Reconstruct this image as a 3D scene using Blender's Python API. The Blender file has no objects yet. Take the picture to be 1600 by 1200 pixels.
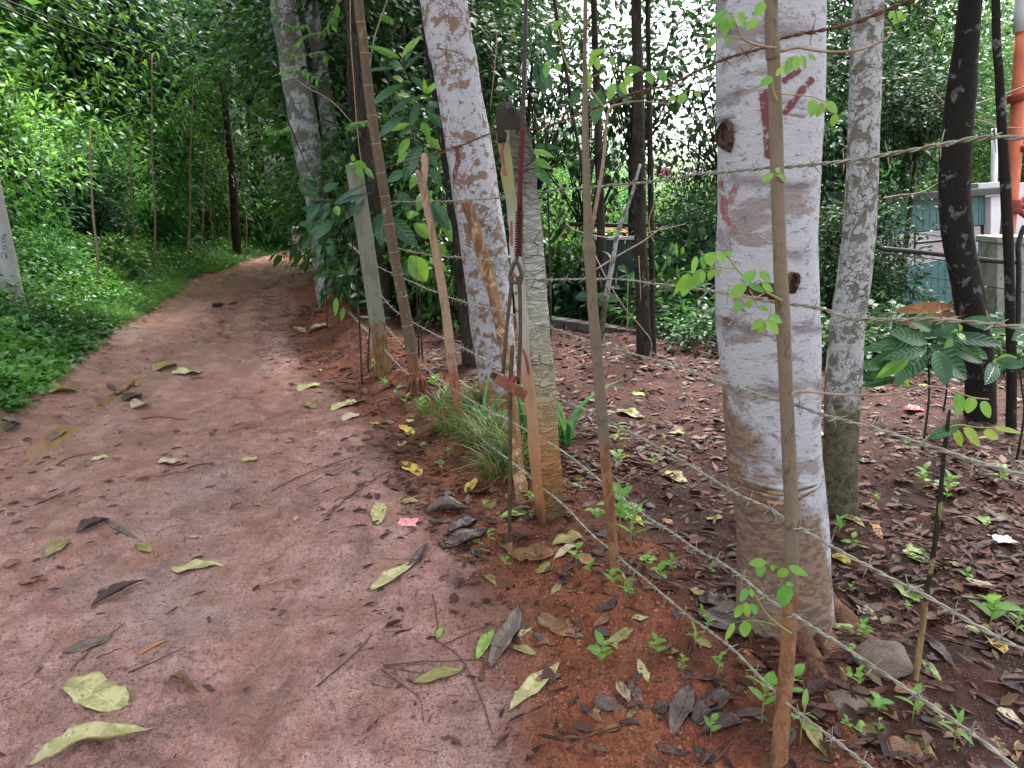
import bpy, math, random
import numpy as np
from mathutils import Vector, Matrix
from mathutils.bvhtree import BVHTree

random.seed(7)
rng = np.random.default_rng(11)
R = math.radians
scene = bpy.context.scene
COL = scene.collection

# ------------------------------------------------------------------ camera, sky, sun, exposure
CAM_Z, PITCH, FPX = 1.6, R(14.0), 1200.0
cam_data = bpy.data.cameras.new('camera')
cam_data.sensor_width = 36.0
cam_data.lens = 36.0 * FPX / 1600.0
cam_data.clip_start = 0.05
cam_data.clip_end = 1500.0
cam = bpy.data.objects.new('camera', cam_data)
COL.objects.link(cam)
cam.location = (0, 0, CAM_Z)
cam.rotation_euler = (R(90) - PITCH, 0, 0)
scene.camera = cam

SUN_ELEV, SUN_AZ = R(62), R(25)          # azimuth from +Y towards +X
world = bpy.data.worlds.new('World')
scene.world = world
world.use_nodes = True
wn = world.node_tree
wn.nodes.clear()
sky = wn.nodes.new('ShaderNodeTexSky')
sky.sky_type = 'NISHITA'
sky.sun_disc = False
sky.sun_elevation = SUN_ELEV
sky.sun_rotation = SUN_AZ
sky.dust_density = 3.0
hsv = wn.nodes.new('ShaderNodeHueSaturation')
hsv.inputs['Saturation'].default_value = 0.3      # a white overcast sky
bg = wn.nodes.new('ShaderNodeBackground')
bg.inputs['Strength'].default_value = 0.115
wo = wn.nodes.new('ShaderNodeOutputWorld')
wn.links.new(sky.outputs[0], hsv.inputs['Color'])
wn.links.new(hsv.outputs[0], bg.inputs['Color'])
wn.links.new(bg.outputs[0], wo.inputs['Surface'])

sun_data = bpy.data.lights.new('sun', 'SUN')
sun_data.energy = 2.3
sun_data.angle = R(16)
sun_data.color = (1.0, 0.97, 0.93)
sun = bpy.data.objects.new('sun', sun_data)
COL.objects.link(sun)
sd = Vector((math.sin(SUN_AZ) * math.cos(SUN_ELEV), math.cos(SUN_AZ) * math.cos(SUN_ELEV), math.sin(SUN_ELEV)))
sun.rotation_euler = sd.to_track_quat('Z', 'Y').to_euler()

scene.view_settings.view_transform = 'Standard'
scene.view_settings.look = 'None'
scene.view_settings.gamma = 1.0
scene.view_settings.use_curve_mapping = False
scene.view_settings.exposure = 2.6
scene.render.engine = 'CYCLES'
scene.cycles.max_bounces = 7
scene.cycles.diffuse_bounces = 4
scene.cycles.glossy_bounces = 3
scene.cycles.transmission_bounces = 4
scene.cycles.transparent_max_bounces = 6
scene.cycles.caustics_reflective = False
scene.cycles.caustics_refractive = False
scene.cycles.sample_clamp_indirect = 6.0
scene.cycles.use_denoising = True

# ------------------------------------------------------------------ numeric helpers
def _hash(ix, iy, s):
    h = (ix.astype(np.int64) * 374761393 + iy.astype(np.int64) * 668265263 + s * 1442695041) & 0xffffffff
    h = ((h ^ (h >> 13)) * 1274126177) & 0xffffffff
    h = h ^ (h >> 16)
    return (h & 0xffff) / 65535.0

def vnoise(x, y, s=0):
    ix = np.floor(x); iy = np.floor(y)
    fx = x - ix; fy = y - iy
    fx = fx * fx * fx * (fx * (fx * 6 - 15) + 10); fy = fy * fy * fy * (fy * (fy * 6 - 15) + 10)
    a = _hash(ix, iy, s); b = _hash(ix + 1, iy, s); c = _hash(ix, iy + 1, s); d = _hash(ix + 1, iy + 1, s)
    return (a * (1 - fx) + b * fx) * (1 - fy) + (c * (1 - fx) + d * fx) * fy - 0.5

def fbm(x, y, octs=3, s=0, g=0.5):
    v = 0; a = 1.0
    for o in range(octs):
        v = v + a * vnoise(x * 2 ** o + 17.3 * o, y * 2 ** o - 9.1 * o, s + o)
        a *= g
    return v

def sstep(a, b, x):
    t = np.clip((x - a) / (b - a), 0, 1)
    return t * t * (3 - 2 * t)

# ------------------------------------------------------------------ lie of the land
FY = np.array([-5, 0.3, 1.89, 3.06, 3.6, 5.6, 6.9, 9, 12, 16, 18.5, 20.0, 22])
FX = np.array([2.6, 1.2, .80, .47, .20, -.39, -1.18, -1.9, -2.9, -3.6, -3.4, -1.5, 3.0])
LY = np.array([-5, 2, 5.6, 8.5, 14.3, 19, 22, 26, 40])
LX = np.array([-2.6, -3.2, -3.95, -4.8, -6.2, -6.6, -6.6, -6.0, -2])
def fence_x(y): return np.interp(y, FY, FX)
def left_x(y): return np.interp(y, LY, LX)
def rut_x(y): return np.interp(y, [0, 3, 4.25, 5.3, 6.66, 8.9, 11.6, 20], [-2.7, -2.9, -3.0, -3.15, -3.35, -3.66, -4.0, -5.0])

def masks(x, y):
    wob = 0.25 * fbm(x * 1.1, y * 1.1, 3, 40) + .10 * fbm(x * 7, y * 7, 3, 41)
    fx = fence_x(y); lx = left_x(y)
    edge = fx - np.interp(y, [0, 2, 3.5, 6, 12], [0.55, 0.75, 0.55, 0.75, 0.5])
    road = sstep(lx - 0.15, lx + 0.25, x + wob) * (1 - sstep(edge - 0.30, edge + 0.18, x + wob)) * (1 - sstep(21.5, 22.5, y + wob))
    bank = sstep(edge - 0.22, edge + 0.12, x + wob) * (1 - sstep(fx + 0.1, fx + 0.45, x + wob)) * (1 - sstep(16, 20, y))
    bank = bank * np.interp(y, [0, 2.9, 3.6, 5, 9], [1, 1, .6, .4, .5]) * np.clip(1.0 + 1.6 * fbm(x * 2.6, y * 2.6, 3, 44) * (y > 0), .35, 1.1).clip(0, 1)
    bank = np.maximum(bank, sstep(21.2, 22.2, y + wob) * (1 - sstep(24, 25.5, y + wob)) * sstep(lx - .5, lx + .5, x))
    verge = 1 - sstep(lx - 0.35, lx + 0.05, x + wob)
    far = sstep(24.5, 26, y)
    return road, bank, np.maximum(verge, far)

def H(x, y):
    x = np.asarray(x, float); y = np.asarray(y, float)
    fx = fence_x(y); lx = left_x(y)
    h = 0.03 * fbm(x * .35, y * .35, 2, 3)
    # cut bank under the fence, higher further up the track
    A = np.interp(y, [0, 2, 3.5, 5.5, 7, 10, 16, 20], [.05, .07, .07, .10, .20, .28, .3, .0])
    d = x - fx
    ridge = np.where(d < 0, np.exp(-(d / .33) ** 2), 1 - 0.55 * sstep(0, 1.2, d))
    h = h + A * ridge * (1 - sstep(19, 21, y))
    # the plot right of the fence and its drop to the yard
    drop = sstep(9.0, 13.5, y + 0.35 * np.maximum(x, 0)) * sstep(-1.5, 1.2, x) * (1 - sstep(17, 19.5, y) * (x < 4))
    h = h - 1.5 * drop
    # left verge climbs into the wood
    dl = np.maximum(lx - x, 0)
    h = h + 0.28 * dl * sstep(0, 2.5, dl) * np.clip(1.0, 0, 1) - 0.0
    h = np.where(dl > 12, np.minimum(h, 3.4 + 0.1 * (dl - 12)), h)
    # ground beyond the bend
    h = h + 0.45 * sstep(22, 24, y) + 0.10 * np.maximum(y - 24, 0) * (1 - sstep(-3, 9, x - 0.05 * y)) * (1 - sstep(60, 150, y))
    # water channel and lower left wheel path
    rx = rut_x(y) + 0.14 * fbm(y * 1.3, y * 0 + 2.2, 2, 5)
    inroad = sstep(lx - .1, lx + .5, x) * (1 - sstep(15, 19, y))
    h = h - 0.10 * (1 - sstep(rx - .05, rx + .10, x + .05 * fbm(x * 5, y * 5, 2, 50))) * inroad
    h = h - 0.045 * np.exp(-((x - rx + .17) / .17) ** 2) * inroad * (1 - sstep(9, 13, y)) * (0.4 + 1.2 * (fbm(y * .8, y * 0, 2, 9) + .5))
    road, bank, verge = masks(x, y)
    plot = np.clip(1 - road - bank - verge, 0, 1)
    near = 1 - sstep(14, 30, np.hypot(x, y))
    h = h - road * near * (.022 * np.exp(-((x - fx + 1.45 + .12 * np.sin(y * .7)) / .16) ** 2) + .018 * np.exp(-((x - rx - .75 - .1 * np.sin(y * .9)) / .14) ** 2)) * (.5 + fbm(x * 0 + 3, y * .7, 2, 15) + .5)
    # trampled mud: long soft grooves up the track plus foot and tyre dents
    h = h + road * near * (0.030 * fbm((x + .28 * y) * 5.0, y * 1.1, 3, 21) + 0.030 * fbm(x * 2.3, y * 2.3, 2, 23) + 0.012 * fbm(x * 7, y * 5, 2, 27) + 0.014 * fbm(x * 16, y * 13, 3, 25, .65) * (0.5 + 1.2 * np.clip(fbm(x * 1.1, y * 1.1, 2, 77) + .35, 0, 1)))
    h = h + bank * near * (0.045 * fbm(x * 5, y * 5, 3, 31) + 0.022 * fbm(x * 24, y * 24, 3, 33, .7))
    h = h + plot * near * (0.06 * fbm(x * 2.6, y * 2.6, 3, 35) + 0.016 * fbm(x * 17, y * 17, 2, 37))
    return h
def h1(x, y): return float(H(np.array([x]), np.array([y]))[0])

CP, SP = math.cos(PITCH), math.sin(PITCH)
def ray(px, py):
    u = (px - 800) / FPX; v = (600 - py) / FPX
    return np.array([u, CP + v * SP, -SP + v * CP])      # at forward depth 1
_T = np.concatenate([np.arange(0.8, 12, .04), np.arange(12, 60, .2)])
def G(px, py):
    """where the sight line of a photograph point meets the ground"""
    d = ray(px, py)
    x = d[0] * _T; y = d[1] * _T; z = CAM_Z + d[2] * _T
    below = np.nonzero(z < H(x, y))[0]
    if len(below) == 0:
        t = 40.0
    else:
        i = below[0]; ts = np.linspace(_T[max(i - 1, 0)], _T[i], 24)
        bb = np.nonzero(CAM_Z + d[2] * ts < H(d[0] * ts, d[1] * ts))[0]
        t = float(ts[bb[0]]) if len(bb) else float(_T[i])
    return Vector((d[0] * t, d[1] * t, CAM_Z + d[2] * t))
def at(px, py, Y):
    d = ray(px, py); t = Y / d[1]
    return Vector((d[0] * t, Y, CAM_Z + d[2] * t))
def zc(p): return p[1] * CP - (p[2] - CAM_Z) * SP       # forward depth of a point

# ------------------------------------------------------------------ node helper
class NT:
    def __init__(s, name):
        s.m = bpy.data.materials.new(name); s.m.use_nodes = True
        s.t = s.m.node_tree; s.t.nodes.clear()
        s.out = s.t.nodes.new('ShaderNodeOutputMaterial')
        s.tc = None
    def n(s, typ): return s.t.nodes.new('ShaderNode' + typ)
    def put(s, sock, v):
        if v is None: return
        if isinstance(v, bpy.types.NodeSocket): s.t.links.new(v, sock)
        elif isinstance(v, (tuple, list)):
            sock.default_value = (*v, 1.0) if len(v) == 3 and sock.type == 'RGBA' else tuple(v)
        else: sock.default_value = v
    def obj(s):
        if s.tc is None: s.tc = s.n('TexCoord')
        return s.tc.outputs['Object']
    def uv(s):
        s.obj(); return s.tc.outputs['UV']
    def mapping(s, vec, scale=(1, 1, 1), loc=(0, 0, 0), rot=(0, 0, 0)):
        m = s.n('Mapping'); s.put(m.inputs['Vector'], vec)
        m.inputs['Scale'].default_value = scale; m.inputs['Location'].default_value = loc; m.inputs['Rotation'].default_value = rot
        return m.outputs[0]
    def noise(s, scale, detail=3, rough=.5, vec=None, dist=0):
        m = s.n('TexNoise'); s.put(m.inputs['Vector'], vec or s.obj())
        m.inputs['Scale'].default_value = scale; m.inputs['Detail'].default_value = detail
        m.inputs['Roughness'].default_value = rough; m.inputs['Distortion'].default_value = dist
        return m.outputs[0]
    def voro(s, scale, vec=None, feature='F1', rand=1.0, out='Distance'):
        m = s.n('TexVoronoi'); m.feature = feature; s.put(m.inputs['Vector'], vec or s.obj())
        m.inputs['Scale'].default_value = scale; m.inputs['Randomness'].default_value = rand
        return m.outputs[out]
    def ramp(s, fac, stops, interp='LINEAR'):
        m = s.n('ValToRGB'); s.put(m.inputs[0], fac); cr = m.color_ramp; cr.interpolation = interp
        while len(cr.elements) < len(stops): cr.elements.new(.5)
        for e, (p, c) in zip(cr.elements, stops):
            e.position = p; e.color = (*c, 1) if len(c) == 3 else c
        return m.outputs[0]
    def step(s, fac, a, b):
        m = s.n('MapRange'); s.put(m.inputs[0], fac); m.inputs[1].default_value = a; m.inputs[2].default_value = b
        m.interpolation_type = 'SMOOTHSTEP'
        return m.outputs[0]
    def mix(s, f, a, b, mode='MIX'):
        m = s.n('Mix'); m.data_type = 'RGBA'; m.blend_type = mode
        s.put(m.inputs[0], f); s.put(m.inputs[6], a); s.put(m.inputs[7], b)
        return m.outputs[2]
    def math(s, op, a, b=None, clamp=False):
        m = s.n('Math'); m.operation = op; m.use_clamp = clamp
        s.put(m.inputs[0], a)
        if b is not None: s.put(m.inputs[1], b)
        return m.outputs[0]
    def sep(s, vec):
        m = s.n('SeparateXYZ'); s.put(m.inputs[0], vec); return m.outputs
    def attr(s, name, out='Fac'):
        m = s.n('Attribute'); m.attribute_name = name; return m.outputs[out]
    def rnd(s): 
        return s.n('ObjectInfo').outputs['Random']
    def bump(s, h, strength=.5, dist=.01, nrm=None):
        m = s.n('Bump'); m.inputs['Strength'].default_value = strength; m.inputs['Distance'].default_value = dist
        s.put(m.inputs['Height'], h)
        if nrm is not None: s.put(m.inputs['Normal'], nrm)
        return m.outputs[0]
    def bsdf(s, color, rough=.7, normal=None, spec=.5, metal=0.0, coat=0.0):
        b = s.n('BsdfPrincipled')
        s.put(b.inputs['Base Color'], color); s.put(b.inputs['Roughness'], rough)
        s.put(b.inputs['Specular IOR Level'], spec); s.put(b.inputs['Metallic'], metal)
        s.put(b.inputs['Coat Weight'], coat)
        if normal is not None: s.put(b.inputs['Normal'], normal)
        return b.outputs[0]
    def done(s, shader):
        s.t.links.new(shader, s.out.inputs['Surface']); return s.m

def leaf_mat(name, stops, trans=.3, rough=.38, spec=.3, veins=False, hue_obj=False):
    t = NT(name)
    f = t.attr('rnd')
    c = t.ramp(f, stops)
    if hue_obj:
        h = t.n('HueSaturation'); r = t.rnd()
        t.put(h.inputs['Value'], t.math('ADD', t.math('MULTIPLY', r, .5), .75)); t.put(h.inputs['Color'], c)
        t.put(h.inputs['Hue'], t.math('ADD', t.math('MULTIPLY', t.math('FRACT', t.math('MULTIPLY', r, 7.3)), .03), .485))
        c = h.outputs[0]
    nrm = None
    if veins:
        uv = t.sep(t.uv())
        av = t.math('ABSOLUTE', t.math('SUBTRACT', uv[1], .5))
        w = t.math('SINE', t.math('MULTIPLY', t.math('SUBTRACT', uv[0], t.math('MULTIPLY', av, .35)), 52.0))
        mid = t.step(av, .0, .035)
        hgt = t.math('ADD', t.math('MULTIPLY', w, .35), mid)
        nrm = t.bump(hgt, .6, .004)
        c = t.mix(mid, t.mix(.5, c, (.25, .33, .08)), c)
    n2 = t.noise(30, 2)
    c = t.mix(t.math('MULTIPLY', t.step(n2, .35, .7), .3), c, (.5, .5, .5), 'MULTIPLY')
    b = t.bsdf(c, rough, nrm, spec)
    tr = t.n('BsdfTranslucent')
    h2 = t.n('HueSaturation'); t.put(h2.inputs['Color'], c); h2.inputs['Value'].default_value = 2.0; h2.inputs['Hue'].default_value = .47
    t.put(tr.inputs['Color'], h2.outputs[0])
    ms = t.n('MixShader'); ms.inputs[0].default_value = trans
    t.t.links.new(b, ms.inputs[1]); t.t.links.new(tr.outputs[0], ms.inputs[2])
    return t.done(ms.outputs[0])

# ------------------------------------------------------------------ mesh helpers
def mesh_np(name, V, F, mats, midx=None, smooth=True, rnd=None, uv=None):
    """V (n,3); F (m,k) array or list of tuples"""
    me = bpy.data.meshes.new(name)
    V = np.asarray(V, np.float32)
    if isinstance(F, np.ndarray):
        m, k = F.shape
        me.vertices.add(len(V)); me.vertices.foreach_set('co', V.ravel())
        me.loops.add(m * k); me.loops.foreach_set('vertex_index', F.astype(np.int32).ravel())
        me.polygons.add(m)
        me.polygons.foreach_set('loop_start', np.arange(0, m * k, k, dtype=np.int32))
        me.polygons.foreach_set('loop_total', np.full(m, k, np.int32))
        me.update(calc_edges=True)
    else:
        me.from_pydata([tuple(map(float, v)) for v in V], [], [tuple(f) for f in F])
    for mt in (mats if isinstance(mats, (list, tuple)) else [mats]): me.materials.append(mt)
    if midx is not None: me.polygons.foreach_set('material_index', np.asarray(midx, np.int32))
    me.polygons.foreach_set('use_smooth', np.full(len(me.polygons), smooth))
    if rnd is not None:
        a = me.attributes.new('rnd', 'FLOAT', 'POINT'); a.data.foreach_set('value', np.asarray(rnd, np.float32))
    if uv is not None:
        l = me.uv_layers.new(name='UVMap')
        vi = np.empty(len(me.loops), np.int32); me.loops.foreach_get('vertex_index', vi)
        l.data.foreach_set('uv', np.asarray(uv, np.float32)[vi].ravel())
    me.validate()
    me.update()
    return me

def link(name, data, parent=None, loc=None):
    o = bpy.data.objects.new(name, data); COL.objects.link(o)
    if parent is not None: o.parent = parent
    if loc is not None: o.location = loc
    return o
def tag(o, label=None, cat=None, group=None, kind=None):
    if label: o['label'] = label
    if cat: o['category'] = cat
    if group: o['group'] = group
    if kind: o['kind'] = kind
    return o
def thing(name, label, cat, loc=(0, 0, 0), group=None):
    return tag(link(name, None, None, loc), label, cat, group)

def catmull(P, n):
    P = np.asarray(P, float)
    Q = np.vstack([2 * P[0] - P[1], P, 2 * P[-1] - P[-2]])
    ts = np.linspace(0, len(P) - 1, n); out = []
    for t in ts:
        i = min(int(t), len(P) - 2); f = t - i
        a, b, c, d = Q[i], Q[i + 1], Q[i + 2], Q[i + 3]
        out.append(.5 * (2 * b + (c - a) * f + (2 * a - 5 * b + 4 * c - d) * f * f + (3 * b - a - 3 * c + d) * f ** 3))
    return np.array(out)

def tube_vf(P, r, sides=8, cap=True, noise=0.0, nfreq=3.0, seed=0, squash=None):
    P = np.asarray(P, float); n = len(P); r = np.broadcast_to(np.asarray(r, float), (n,))
    T = np.gradient(P, axis=0); T /= np.linalg.norm(T, axis=1)[:, None] + 1e-9
    up = np.array([0.0, 1, 0]) if abs(T[0][1]) < .9 else np.array([1.0, 0, 0])
    U = np.cross(up, T[0]); U /= np.linalg.norm(U)
    V = []; L = np.concatenate([[0], np.cumsum(np.linalg.norm(np.diff(P, axis=0), axis=1))])
    for i in range(n):
        U = U - T[i] * U.dot(T[i]); U /= np.linalg.norm(U) + 1e-9
        W = np.cross(T[i], U)
        a = np.arange(sides) * 2 * math.pi / sides
        rr = np.full(sides, r[i])
        if noise:
            rr = rr * (1 + noise * (fbm(np.cos(a) * 1.2 + 5 + L[i] * nfreq, np.sin(a) * 1.2 + 3 + seed, 3, seed) * 2))
        V.append(P[i] + np.outer(np.cos(a) * rr, U) + np.outer(np.sin(a) * rr, W))
    V = np.vstack(V)
    i = np.arange(n - 1)[:, None] * sides; j = np.arange(sides)[None]
    F = np.stack([i + j, i + (j + 1) % sides, i + sides + (j + 1) % sides, i + sides + j], -1).reshape(-1, 4)
    F = [tuple(f) for f in F.tolist()]
    if cap:
        F.append(tuple(range(sides))[::-1]); F.append(tuple(range((n - 1) * sides, n * sides)))
    return V, F

def join_vf(parts):
    V = []; F = []; o = 0
    for v, f in parts:
        V.append(np.asarray(v)); F += [tuple(i + o for i in q) for q in f]; o += len(v)
    return np.vstack(V), F

def box_vf(c, s, rot=None):
    c = np.asarray(c, float); s = np.asarray(s, float) / 2
    v = np.array([[x, y, z] for x in (-1, 1) for y in (-1, 1) for z in (-1, 1)]) * s
    if rot is not None: v = v @ np.array(rot).T
    return v + c, [(0, 1, 3, 2), (4, 6, 7, 5), (0, 4, 5, 1), (2, 3, 7, 6), (0, 2, 6, 4), (1, 5, 7, 3)]

def add_mesh(name, V, F, mat, parent=None, base=None, smooth=True, bevel=0, **kw):
    """V in world space; the object's origin goes to base"""
    b = np.zeros(3)
    if parent is not None: b = np.array(parent.location if parent.parent is None else parent.location + parent.parent.location)
    if parent is None and base is not None: b = np.array(base)
    me = mesh_np(name, np.asarray(V) - b, F, mat, smooth=smooth, **kw)
    o = link(name, me, parent, None if parent is not None else tuple(b))
    if bevel:
        m = o.modifiers.new('b', 'BEVEL'); m.width = bevel; m.segments = 2
    return o

def leaves_vf(P, A, Nn, L, W, rounded=True, droop=.15, fold=.25):
    """many leaves at once: base points P, axis A, normal Nn, lengths, widths"""
    n = len(P); A = A / (np.linalg.norm(A, axis=1)[:, None] + 1e-9)
    S = np.cross(A, Nn); S /= np.linalg.norm(S, axis=1)[:, None] + 1e-9
    Nn = np.cross(S, A)
    L = np.asarray(L)[:, None]; W = np.asarray(W)[:, None]
    def pt(u, v, z): return P + A * L * u + S * W * v + Nn * L * z
    if rounded:
        f = fold * .12
        pts = [pt(0, 0, 0), pt(.35, 0, .02), pt(.7, 0, -.3 * droop), pt(1, 0, -droop), pt(.3, -.5, f), pt(.68, -.38, f - .3 * droop), pt(.3, .5, f), pt(.68, .38, f - .3 * droop)]
        fa = np.array([[0, 1, 4, 4], [4, 1, 2, 5], [5, 2, 3, 3], [0, 6, 1, 1], [6, 7, 2, 1], [7, 3, 2, 2]])
        tri = [(0, 1, 4), (4, 1, 2), (4, 2, 5), (5, 2, 3), (0, 6, 1), (6, 7, 2), (6, 2, 1), (7, 3, 2)]
        k = 8
    else:
        f = fold * .12
        pts = [pt(0, 0, 0), pt(.45, 0, 0), pt(1, 0, -droop), pt(.4, -.5, f), pt(.4, .5, f)]
        tri = [(0, 1, 3), (3, 1, 2), (0, 4, 1), (4, 2, 1)]
        k = 5
    V = np.stack(pts, 1).reshape(-1, 3)
    F = (np.arange(n)[:, None, None] * k + np.array(tri)[None]).reshape(-1, 3)
    return V, F, k

def rvec(n):
    v = rng.normal(size=(n, 3)); return v / np.linalg.norm(v, axis=1)[:, None]

# ------------------------------------------------------------------ materials
def m_ground():
    t = NT('wet_red_earth')
    P = t.obj()
    col = t.attr('zone', 'Color'); z = t.sep(col)
    road, bank, verge = z[0], z[1], z[2]
    n_big = t.noise(.9, 4, .55); n_mid = t.noise(6, 4, .6); n_fine = t.noise(48, 5, .7); n_grit = t.noise(190, 3, .75)
    along = t.mapping(P, (9, 2.2, 1), rot=(0, 0, R(-14)))
    n_str = t.noise(1.0, 5, .65, along)
    scr = t.noise(1.0, 4, .7, t.mapping(P, (70, 16, 1), rot=(0, 0, R(-24))), 1.0)
    c_road = t.mix(t.step(n_mid, .35, .65), (.38, .18, .142), (.56, .315, .265))
    c_road = t.mix(t.math('MULTIPLY', t.step(n_str, .47, .70), .8), c_road, (.22, .112, .095))
    c_road = t.mix(t.math('MULTIPLY', t.step(n_big, .5, .66), .6), c_road, (.36, .26, .24))
    c_road = t.mix(t.math('MULTIPLY', t.step(t.noise(1.7, 5, .65), .52, .62), .6), c_road, (.20, .10, .078))
    c_road = t.mix(t.math('MULTIPLY', t.step(t.noise(2.6, 4, .6), .55, .66), .55), c_road, (.36, .16, .085))
    c_road = t.mix(t.math('MULTIPLY', t.step(scr, .54, .68), .5), c_road, (.09, .042, .034))
    c_road = t.mix(t.math('MULTIPLY', t.step(n_fine, .52, .64), .8), c_road, (.11, .052, .042))
    c_bank = t.mix(t.step(n_mid, .35, .7), (.27, .088, .044), (.37, .14, .075))
    c_bank = t.mix(t.math('MULTIPLY', t.step(n_fine, .5, .68), .7), c_bank, (.13, .034, .018))
    c_plot = t.mix(t.step(n_mid, .36, .60), (.034, .015, .012), (.080, .030, .021))
    c_plot = t.mix(t.math('MULTIPLY', t.step(n_fine, .52, .66), .75), c_plot, (.03, .015, .012))
    c_verge = t.mix(t.step(n_mid, .4, .6), (.02, .022, .012), (.035, .04, .015))
    c = t.mix(road, c_plot, c_road); c = t.mix(bank, c, c_bank); c = t.mix(verge, c, c_verge)
    grain = t.math('ADD', .62, t.math('MULTIPLY', t.step(t.noise(150, 3, .75), .36, .64), .62))
    gr_ = t.n('CombineColor'); [t.put(gr_.inputs[i], grain) for i in range(3)]
    c = t.mix(1.0, c, gr_.outputs[0], 'MULTIPLY')
    sp = t.voro(120, None, 'F1'); pale = t.math('MULTIPLY', t.math('SUBTRACT', 1.0, t.step(sp, .10, .22)), t.step(t.noise(9, 3), .48, .6))
    c = t.mix(t.math('MULTIPLY', pale, .8), c, (.72, .56, .50))
    sd_ = t.voro(85, None, 'F1'); pit = t.math('MULTIPLY', t.math('SUBTRACT', 1.0, t.step(sd_, .10, .26)), t.step(t.noise(5, 3), .44, .56))
    c = t.mix(t.math('MULTIPLY', pit, .85), c, (.045, .02, .015))
    wet = t.math('MULTIPLY', t.attr('zone', 'Alpha'), t.step(t.noise(3.5, 4, .6), .30, .52))
    c = t.mix(t.math('MULTIPLY', wet, .5), c, (.23, .105, .068))
    r_road = t.math('SUBTRACT', .36, t.math('MULTIPLY', wet, .22))
    rough = t.math('ADD', t.math('MULTIPLY', road, r_road), t.math('MULTIPLY', t.math('SUBTRACT', 1.0, road), .66))
    h1_ = t.math('ADD', t.math('MULTIPLY', n_fine, 1.0), t.math('MULTIPLY', scr, .45))
    h1_ = t.math('SUBTRACT', h1_, t.math('MULTIPLY', pit, .25))
    m_ = t.n('Bump'); m_.inputs['Distance'].default_value = .016; t.put(m_.inputs['Height'], h1_); t.put(m_.inputs['Strength'], t.math('SUBTRACT', 1.0, t.math('MULTIPLY', wet, .55)))
    nb = t.bump(n_grit, 1.0, .0065, m_.outputs[0])
    return t.done(t.bsdf(c, rough, nb, t.math('ADD', t.math('MULTIPLY', road, .42), .12)))

def m_bark(name, base, patch, dark, patch_scale=9, stretch=(1, 1, 1.0), thr=(.45, .55), low=None, low_z=.5, rings=0.0, bump=.5, moss=None, vor=True, side=0.0):
    t = NT(name)
    P = t.mapping(t.obj(), stretch)
    warp = t.noise(7, 3, .6, P)
    mv = t.n('VectorMath'); mv.operation = 'ADD'; t.put(mv.inputs[0], P)
    sc = t.n('VectorMath'); sc.operation = 'SCALE'; cmb = t.n('CombineXYZ')
    t.put(cmb.inputs[0], warp); t.put(cmb.inputs[1], t.noise(9, 2, .5, P)); t.put(cmb.inputs[2], warp)
    t.put(sc.inputs[0], cmb.outputs[0]); sc.inputs['Scale'].default_value = .12
    t.put(mv.inputs[1], sc.outputs[0]); Q = mv.outputs[0]
    n1 = t.noise(patch_scale, 5, .62, Q)
    f1 = t.step(n1, *thr)
    c = t.mix(t.noise(40, 3, .6), base, tuple(v * .78 for v in base))
    if vor:
        ed = t.voro(patch_scale * 2.2, Q, 'DISTANCE_TO_EDGE')
        lines = t.math('MULTIPLY', t.math('SUBTRACT', 1.0, t.step(ed, .015, .09)), t.step(t.noise(5, 2), .42, .6))
        c = t.mix(lines, c, tuple(v * .9 for v in dark))
    c = t.mix(f1, c, patch)
    n3 = t.noise(26, 4, .7, Q)
    c = t.mix(t.math('MULTIPLY', t.step(n3, .56, .66), .75), c, dark)
    if moss: c = t.mix(t.math('MULTIPLY', t.step(t.noise(4, 4, .6), .5, .66), .8), c, moss)
    h = t.math('ADD', t.math('MULTIPLY', n3, .5), t.math('MULTIPLY', f1, -.35))
    h = t.math('ADD', h, t.math('MULTIPLY', t.noise(90, 3, .6), .35))
    if rings:
        zz = t.sep(t.obj())[2]
        rr = t.math('ADD', t.math('MULTIPLY', zz, rings), t.math('MULTIPLY', t.noise(3, 2), 3.0))
        w = t.math('POWER', t.math('ABSOLUTE', t.math('SINE', rr)), 30.0)
        w = t.math('MULTIPLY', w, t.step(t.noise(6, 2), .4, .6))
        c = t.mix(t.math('MULTIPLY', w, .6), c, dark)
        h = t.math('SUBTRACT', h, t.math('MULTIPLY', w, .6))
    if low:
        zz = t.sep(t.obj())[2]
        f = t.math('ADD', zz, t.math('MULTIPLY', t.math('SUBTRACT', t.noise(3.2, 5, .68), .5), low_z * 2.2))
        if side: f = t.math('ADD', f, t.math('MULTIPLY', t.sep(t.obj())[0], side))
        c = t.mix(t.math('SUBTRACT', 1.0, t.step(f, low_z * .65, low_z)), c, t.mix(t.step(n3, .4, .6), low, tuple(v * .55 for v in low)))
    return t.done(t.bsdf(c, .8, t.bump(h, min(1.0, bump * 1.4), .02), .12))

def m_plain(name, a, b, scale=8, rough=.7, bump=.3, metal=0.0, stretch=(1, 1, 1), spec=.4, dist=.006):
    t = NT(name); P = t.mapping(t.obj(), stretch)
    n = t.noise(scale, 5, .62, P)
    c = t.mix(t.step(n, .35, .65), a, b)
    return t.done(t.bsdf(c, rough, t.bump(t.noise(scale * 4, 4, .6, P), bump, dist), spec * .5, metal))

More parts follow.
